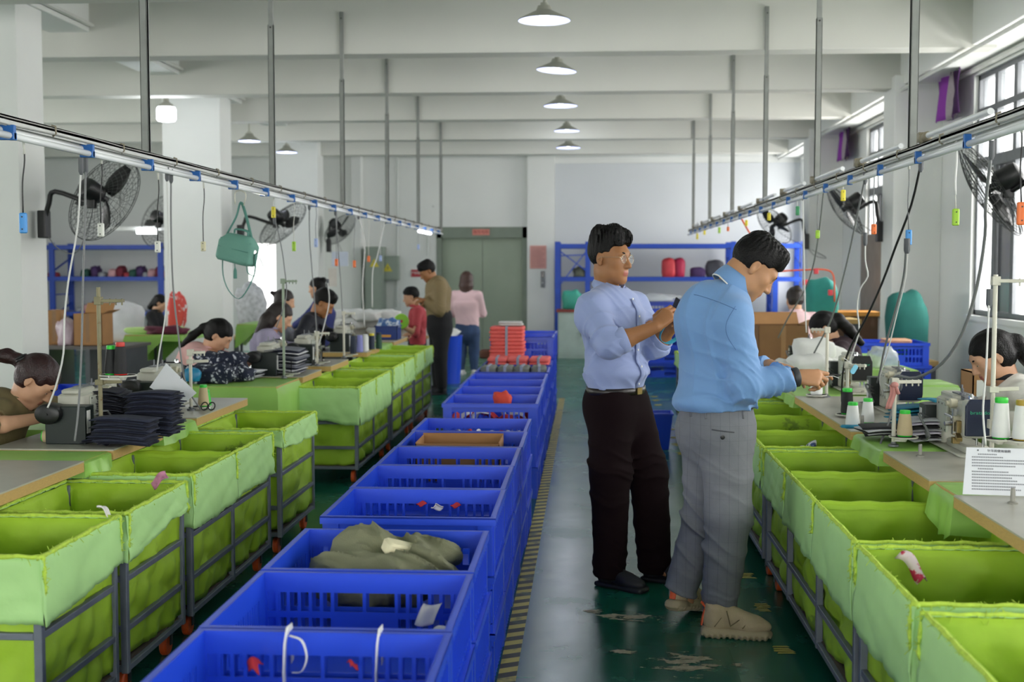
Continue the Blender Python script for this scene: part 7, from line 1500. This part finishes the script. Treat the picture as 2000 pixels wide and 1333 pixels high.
gm_ = [mat('shelf_red_goods', 'B0404A', .7, var=.2), mat('shelf_wine_goods', '7A2438', .7, var=.2), mat('shelf_pink_goods', 'D0A0A4', .7, var=.1), mat('shelf_grey_goods', '9EA2A8', .7, var=.15), mat('shelf_purple_goods', '4A3060', .7, var=.15), mat('shelf_green_goods', '2A5648', .7, var=.15)]
gn = ['red', 'wine red', 'pale pink', 'grey', 'purple', 'dark green']
for row, (z, pxs) in enumerate(((1.37, (108, 172, 190, 205, 225, 240, 254, 266, 278, 290, 302, 316, 330)), (.75, (160, 176, 192, 208, 222, 236, 250)))):
    for k, px in enumerate(pxs):
        c = (k * 5 + row * 3) % 6; q = at(px, 540, 21.6); lump('shelf_goods', '%s goods, %s from the left on the %s shelf of the left rack' % (gn[c], nth(k + 1), ('middle', 'lower')[row]), 'goods', (q.x, 21.55, z), (.075, .15, .05 + .03 * (k % 3)), gm_[c], k, .2, 'goods on the left rack', 14)
for px, py, r_, m_, lb in ((1306, 543, (.13, .15, .19), mat('red_backpack', 'D0424A', .6, var=.1), 'red rounded bag on the right far rack'), (1326, 543, (.10, .15, .19), mat('crimson_backpack', 'B02048', .6, var=.1), 'crimson rounded bag beside the red one'), (1362, 543, (.14, .15, .10), gm_[4], 'purple bag on the right far rack'), (1395, 543, (.16, .15, .17), mat('grey_black_bag', '4A4A52', .6, var=.2), 'grey black plastic wrapped bag on the right far rack')):
    q = at(px, py, 21.6); lump('wrapped_bag', lb, 'bag', (q.x, 21.55, 1.37), r_, m_, px, .07, None, 18)
q = at(1115, 600, 21.2); lump('plastic_sack', 'turquoise plastic sack on the red topped cabinet', 'sack', (q.x + .03, 21.0, .83), (.17, .14, .18), mat('turquoise_sack', '3FA893', .5, var=.1), 2, .15)
t = thing('cabinet', 'pale green cabinet with a red worn top below the turquoise sack', 'cabinet', (at(1110, 640, 21).x + .05, 21.0, 0)); m = MB(); m.b2((-.22, -.25, 0), (.25, .25, .79)); m.build('body', mat('pale_green_cabinet', 'B4C4BC', .5), t, bevel=.006); m = MB(); m.b2((-.25, -.28, .79), (.28, .28, .83)); m.build('top', mat('worn_red_top', '8E4038', .6, var=.1), t); m = MB(); m.b2((-.19, -.262, .06), (.22, -.25, .74)); d_ = m.build('door', mat('pale_green_cabinet', 'B4C4BC', .5), t); m = MB(); m.b2((.16, -.28, .38), (.18, -.262, .5)); m.build('handle', STEEL, d_)
m = MB(); lump('fan_head', 'olive machine part resting on the rack shelf beside the first standing man', 'machine part', (at(1133, 530, 21.4).x, 21.4, 1.37), (.12, .12, .10), mat('olive_metal', '55584A', .5, var=.2), 3, .2)
# crates between the two men and on the right side
for k in range(5): crate('blue crate wrapped in film between the two standing men, %s from the bottom' % ordn[k + 1], at(1283, 600, 17.5).x, 17.6, CH * k + .0, .03, 'crates behind the standing men')
lump('plastic_film', 'shiny clear film bunched over the blue crates between the men', 'film', (at(1283, 600, 17.5).x, 17.45, CH * 5), (.28, .22, .06), CLEAR, 3, .3)
for k in range(5): crate('blue crate in the farther stack between the two men, %s from the bottom' % ordn[k + 1], at(1345, 600, 18.2).x, 18.3, CH * k, 0, 'crates behind the standing men')
q = atz(1280, 795, 0); t = thing('waste_bin', 'square blue bin on the floor between the two standing men', 'bin', (at(1281, 760, 10.6).x, 10.5, 0)); m = MB()
for (x0, x1) in ((-.0, 0),): 
    pr = [(-.10, 0), (-.125, .30)]
m.add([(-.10, -.09, 0), (.10, -.09, 0), (.10, .09, 0), (-.10, .09, 0), (-.13, -.12, .31), (.13, -.12, .31), (.13, .12, .31), (-.13, .12, .31)], [(0, 3, 2, 1), (0, 1, 5, 4), (1, 2, 6, 5), (2, 3, 7, 6), (3, 0, 4, 7)]); o = m.build('bin_body', BLUE, t, solid=.005); m = MB()
for s_ in (-1, 1): m.b2((-.14, s_ * .125 - .008, .30), (.14, s_ * .125 + .008, .315)); m.b2((s_ * .132 - .008, -.12, .30), (s_ * .132 + .008, .12, .315))
m.build('rim', BLUE, t)
for k, (px, Y, z, n_) in enumerate(((1735, 12.0, 0, 2), (1738, 12.0, 2, 1))):
    for j in range(n_):
        c = z + j; lb = ['bottom blue crate by the right wall below the dark teal cover', 'second blue crate by the right wall', 'top blue crate by the right wall with orange lettering strip'][c]; x = at(px, 680, Y).x; x = at(1742, 680, 12.0).x - .02 * c; crate(lb, x, 12.0, .20 + CH * c, 0, 'crates by the right wall')
t = thing('pallet', 'low wooden pallet under the blue crates by the right wall', 'pallet', (at(1742, 680, 12.0).x, 12.0, 0)); 
for j in range(4): m = MB(); m.b2((-.34, -.3 + .16 * j, .17), (.34, -.18 + .16 * j, .2)); m.build('plank', EDGE, t)
for j in range(3): m = MB(); m.b2((-.34 + .30 * j, -.3, 0), (-.26 + .30 * j, .3, .17)); m.build('runner', EDGE, t)
bundle('tan folded cloth lying in the top blue crate by the right wall', at(1745, 650, 12).x + .02, 12.0, .64 + .17, .26, .3, .05, mat('tan_cloth', 'D2A382', .8), 'tan cloth', tie=False, layers=2)
# leaning grey board and worn bench at the second window
b = MB(); b.b2((3.70, 15.75, .9), (3.74, 17.0, 1.98)); tag(b.build('board', mat('grey_brown_board', '8A8078', .7, var=.08), bevel=.004), 'grey brown board covering the lower half of the farther window', 'board')
t = thing('work_bench', 'wooden bench with an orange worn top under the farther window', 'bench', (3.2, 15.6, 0)); m = MB(); m.b2((-.45, -.35, .95), (.38, .35, 1.0)); m.build('top', mat('orange_worn_wood', 'C98A3A', .6, var=.1), t); m = MB(); m.b2((-.42, -.32, .05), (.35, .32, .95)); m.build('body', mat('brown_wood', '5E4230', .7, var=.1), t)
# orange flex with red clips over the right row
P = hang([Vector((RRX, 13, RZ)), at(1462, 452, 13), at(1480, 480, 13), at(1500, 526, 13), at(1560, 528, 13), at(1610, 527, 13), at(1628, 540, 13), at(1630, 590, 13)], 30); t = thing('orange_flex', 'orange cable strung with red clips over the right row', 'cable', P[0]); m = MB(); m.tube([p - P[0] for p in P], .009, 6); m.build('cable', mat('orange_cable', 'E0603A', .5), t, True)
for px, py in ((1573, 552), (1594, 530), (1622, 572)): m = MB(); m.rbox(tuple(at(px, py, 13) - P[0]), (.05, .03, .06), .01); m.build('clip', mat('red_clip', 'D03A44', .4), t, smooth=40)
# ------------------------------------------------------------------ electrical cabinets, signs, call panel on the far wall
CAB = mat('grey_green_cabinet', '8E9A8E', .5, var=.04); YEL = mat('warning_yellow', 'D8C83A', .5, var=.03)
def cabinet(lab, px0, px1, py0, py1, Yf, tri):
    a, b_ = at(px0, py0, Yf), at(px1, py1, Yf); t = thing('electrical_cabinet', lab, 'cabinet', ((a.x + b_.x) / 2, FY, b_.z), 0, 'electrical cabinets'); w, h = (b_.x - a.x) / 2, a.z - b_.z
    m = MB(); m.b2((-w, Yf - FY, 0), (w, 0, h)); m.build('box', CAB, t, bevel=.006); m = MB(); m.b2((-w + .02, Yf - FY - .012, .02), (w - .02, Yf - FY, h - .02)); d = m.build('door', CAB, t, bevel=.003)
    if tri:
        c = at(*tri, Yf - .02) - t.location; y = Yf - FY - .0135; m = MB(); m.add([(c.x - .085, y, c.z - .06), (c.x + .085, y, c.z - .06), (c.x, y, c.z + .09)], [(0, 1, 2)]); sg = m.build('warning_triangle', YEL, d, solid=.001)
        m = MB(); y -= .0015; m.add([(c.x + .012, y, c.z + .045), (c.x - .018, y, c.z - .005), (c.x + .002, y, c.z - .002), (c.x - .010, y, c.z - .045), (c.x + .022, y, c.z + .012), (c.x + .002, y, c.z + .012)], [(0, 1, 2, 3, 4, 5)]); m.build('lightning_bolt', INK, sg)
    return t
cabinet('tall grey green electrical cabinet with a yellow warning triangle', 712, 747, 482, 612, 21.95, (731, 515)); cabinet('small grey green electrical box with a yellow warning triangle', 749, 778, 500, 548, 22.2, (757, 524))
def wall_sign(lab, px0, px1, py0, py1, m_, Y=FY - .01, cat='sign', txt=None, tm=None, sz=.05):
    a, b_ = at(px0, py0, Y), at(px1, py1, Y); t = thing('wall_sign', lab, cat, ((a.x + b_.x) / 2, Y, (a.z + b_.z) / 2)); w, h = (b_.x - a.x) / 2, (a.z - b_.z) / 2; m = MB(); m.b2((-w, -.006, -h), (w, .004, h)); o = m.build('plate', m_, t)
    if txt: text('lettering', txt, sz, tm, o, basis((1, 0, 0), (0, 0, 1), (0, -1, 0), (0, -.0075, 0)))
    return o, w, h
wall_sign('small red sign with white print beside the head of the man in khaki', 803, 826, 527, 541, mat('red_sign', 'B4303C', .5), FY - .01, 'sign', '严禁烟火', LABELW, .055)
o, w, h = wall_sign('pink printed notice on the white pier beside the lift', 1035, 1067, 480, 525, PINKP, FY - .13)
m = MB()
for i in range(11):
    z = h * .8 - i * h * .16; m.b2((-w * .8, -.0075, z - .006), (w * (.8 - .25 * (i % 3 == 2)), -.0065, z + .006))
m.build('print_lines', mat('faint_red_ink', 'B9827A', .7, var=0), o)
wall_sign('pale printed sheet on the wall left of the electrical cabinet', 648, 680, 492, 520, mat('pale_blue_sheet', 'C3CAD8', .6), 20.7); wall_sign('pale cream sheet on the far left column', 641, 658, 524, 560, mat('cream_sheet', 'CFC8BE', .6), 20.72)
a = at(1060, 546, FY - .13); t = thing('call_panel', 'steel lift call panel with a dark display on the white pier', 'panel', a); m = MB(); m.b2((-.035, -.01, -.15), (.035, .005, .15)); m.build('plate', STEEL, t); m = MB(); m.b2((-.025, -.012, .04), (.025, -.01, .14)); m.build('display', mat('dark_red_display', '2A1012', .2), t); m = MB(); m.lathe([(.012, 0), (.012, .004)], (0, -.01, -.06), (0, -1, 0), 12); m.build('button', LABELW, t)
# short tube lamp far on the left bay rail
p0, p1 = at(200, 447, 19), at(342, 452, 19); t = thing('lighting_rail', 'pale lighting rail far off in the left bay', 'lighting rail', p0); m = MB(); m.b2((0, -.03, -.03), (p1.x - p0.x, .03, .03)); m.build('channel', RAILM, t); q0, q1 = at(268, 453, 18.9) - p0, at(306, 453, 18.9) - p0; m = MB(); m.tube([q0, q1], .035, 8); m.build('lit_tube', LITT, t)
for hx_ in (.3, 1.0): m = MB(); m.tube([(hx_, 0, .03), (hx_, 0, CZ - p0.z)], .02, 6); m.build('hanger', CONDUIT, t)

for lab, x, y, z, hx, hy in [('low bench holding the printed cloth before the doorway', at(488, 600, 17.5).x, 17.6, .55, .35, .3), ('low bench holding the white plastic sack', at(228, 690, 15).x, 15.2, .6, .4, .3)]:
    t = thing('low_bench', lab, 'bench', (x, y, 0)); m = MB(); m.b2((-hx, -hy, z - .04), (hx, hy, z)); m.build('top', EDGE, t)
    for sx in (-1, 1): m = MB(); m.b2((sx * (hx - .05) - .03, -hy + .04, 0), (sx * (hx - .05) + .03, hy - .04, z - .04)); m.build('leg', GREYL, t)
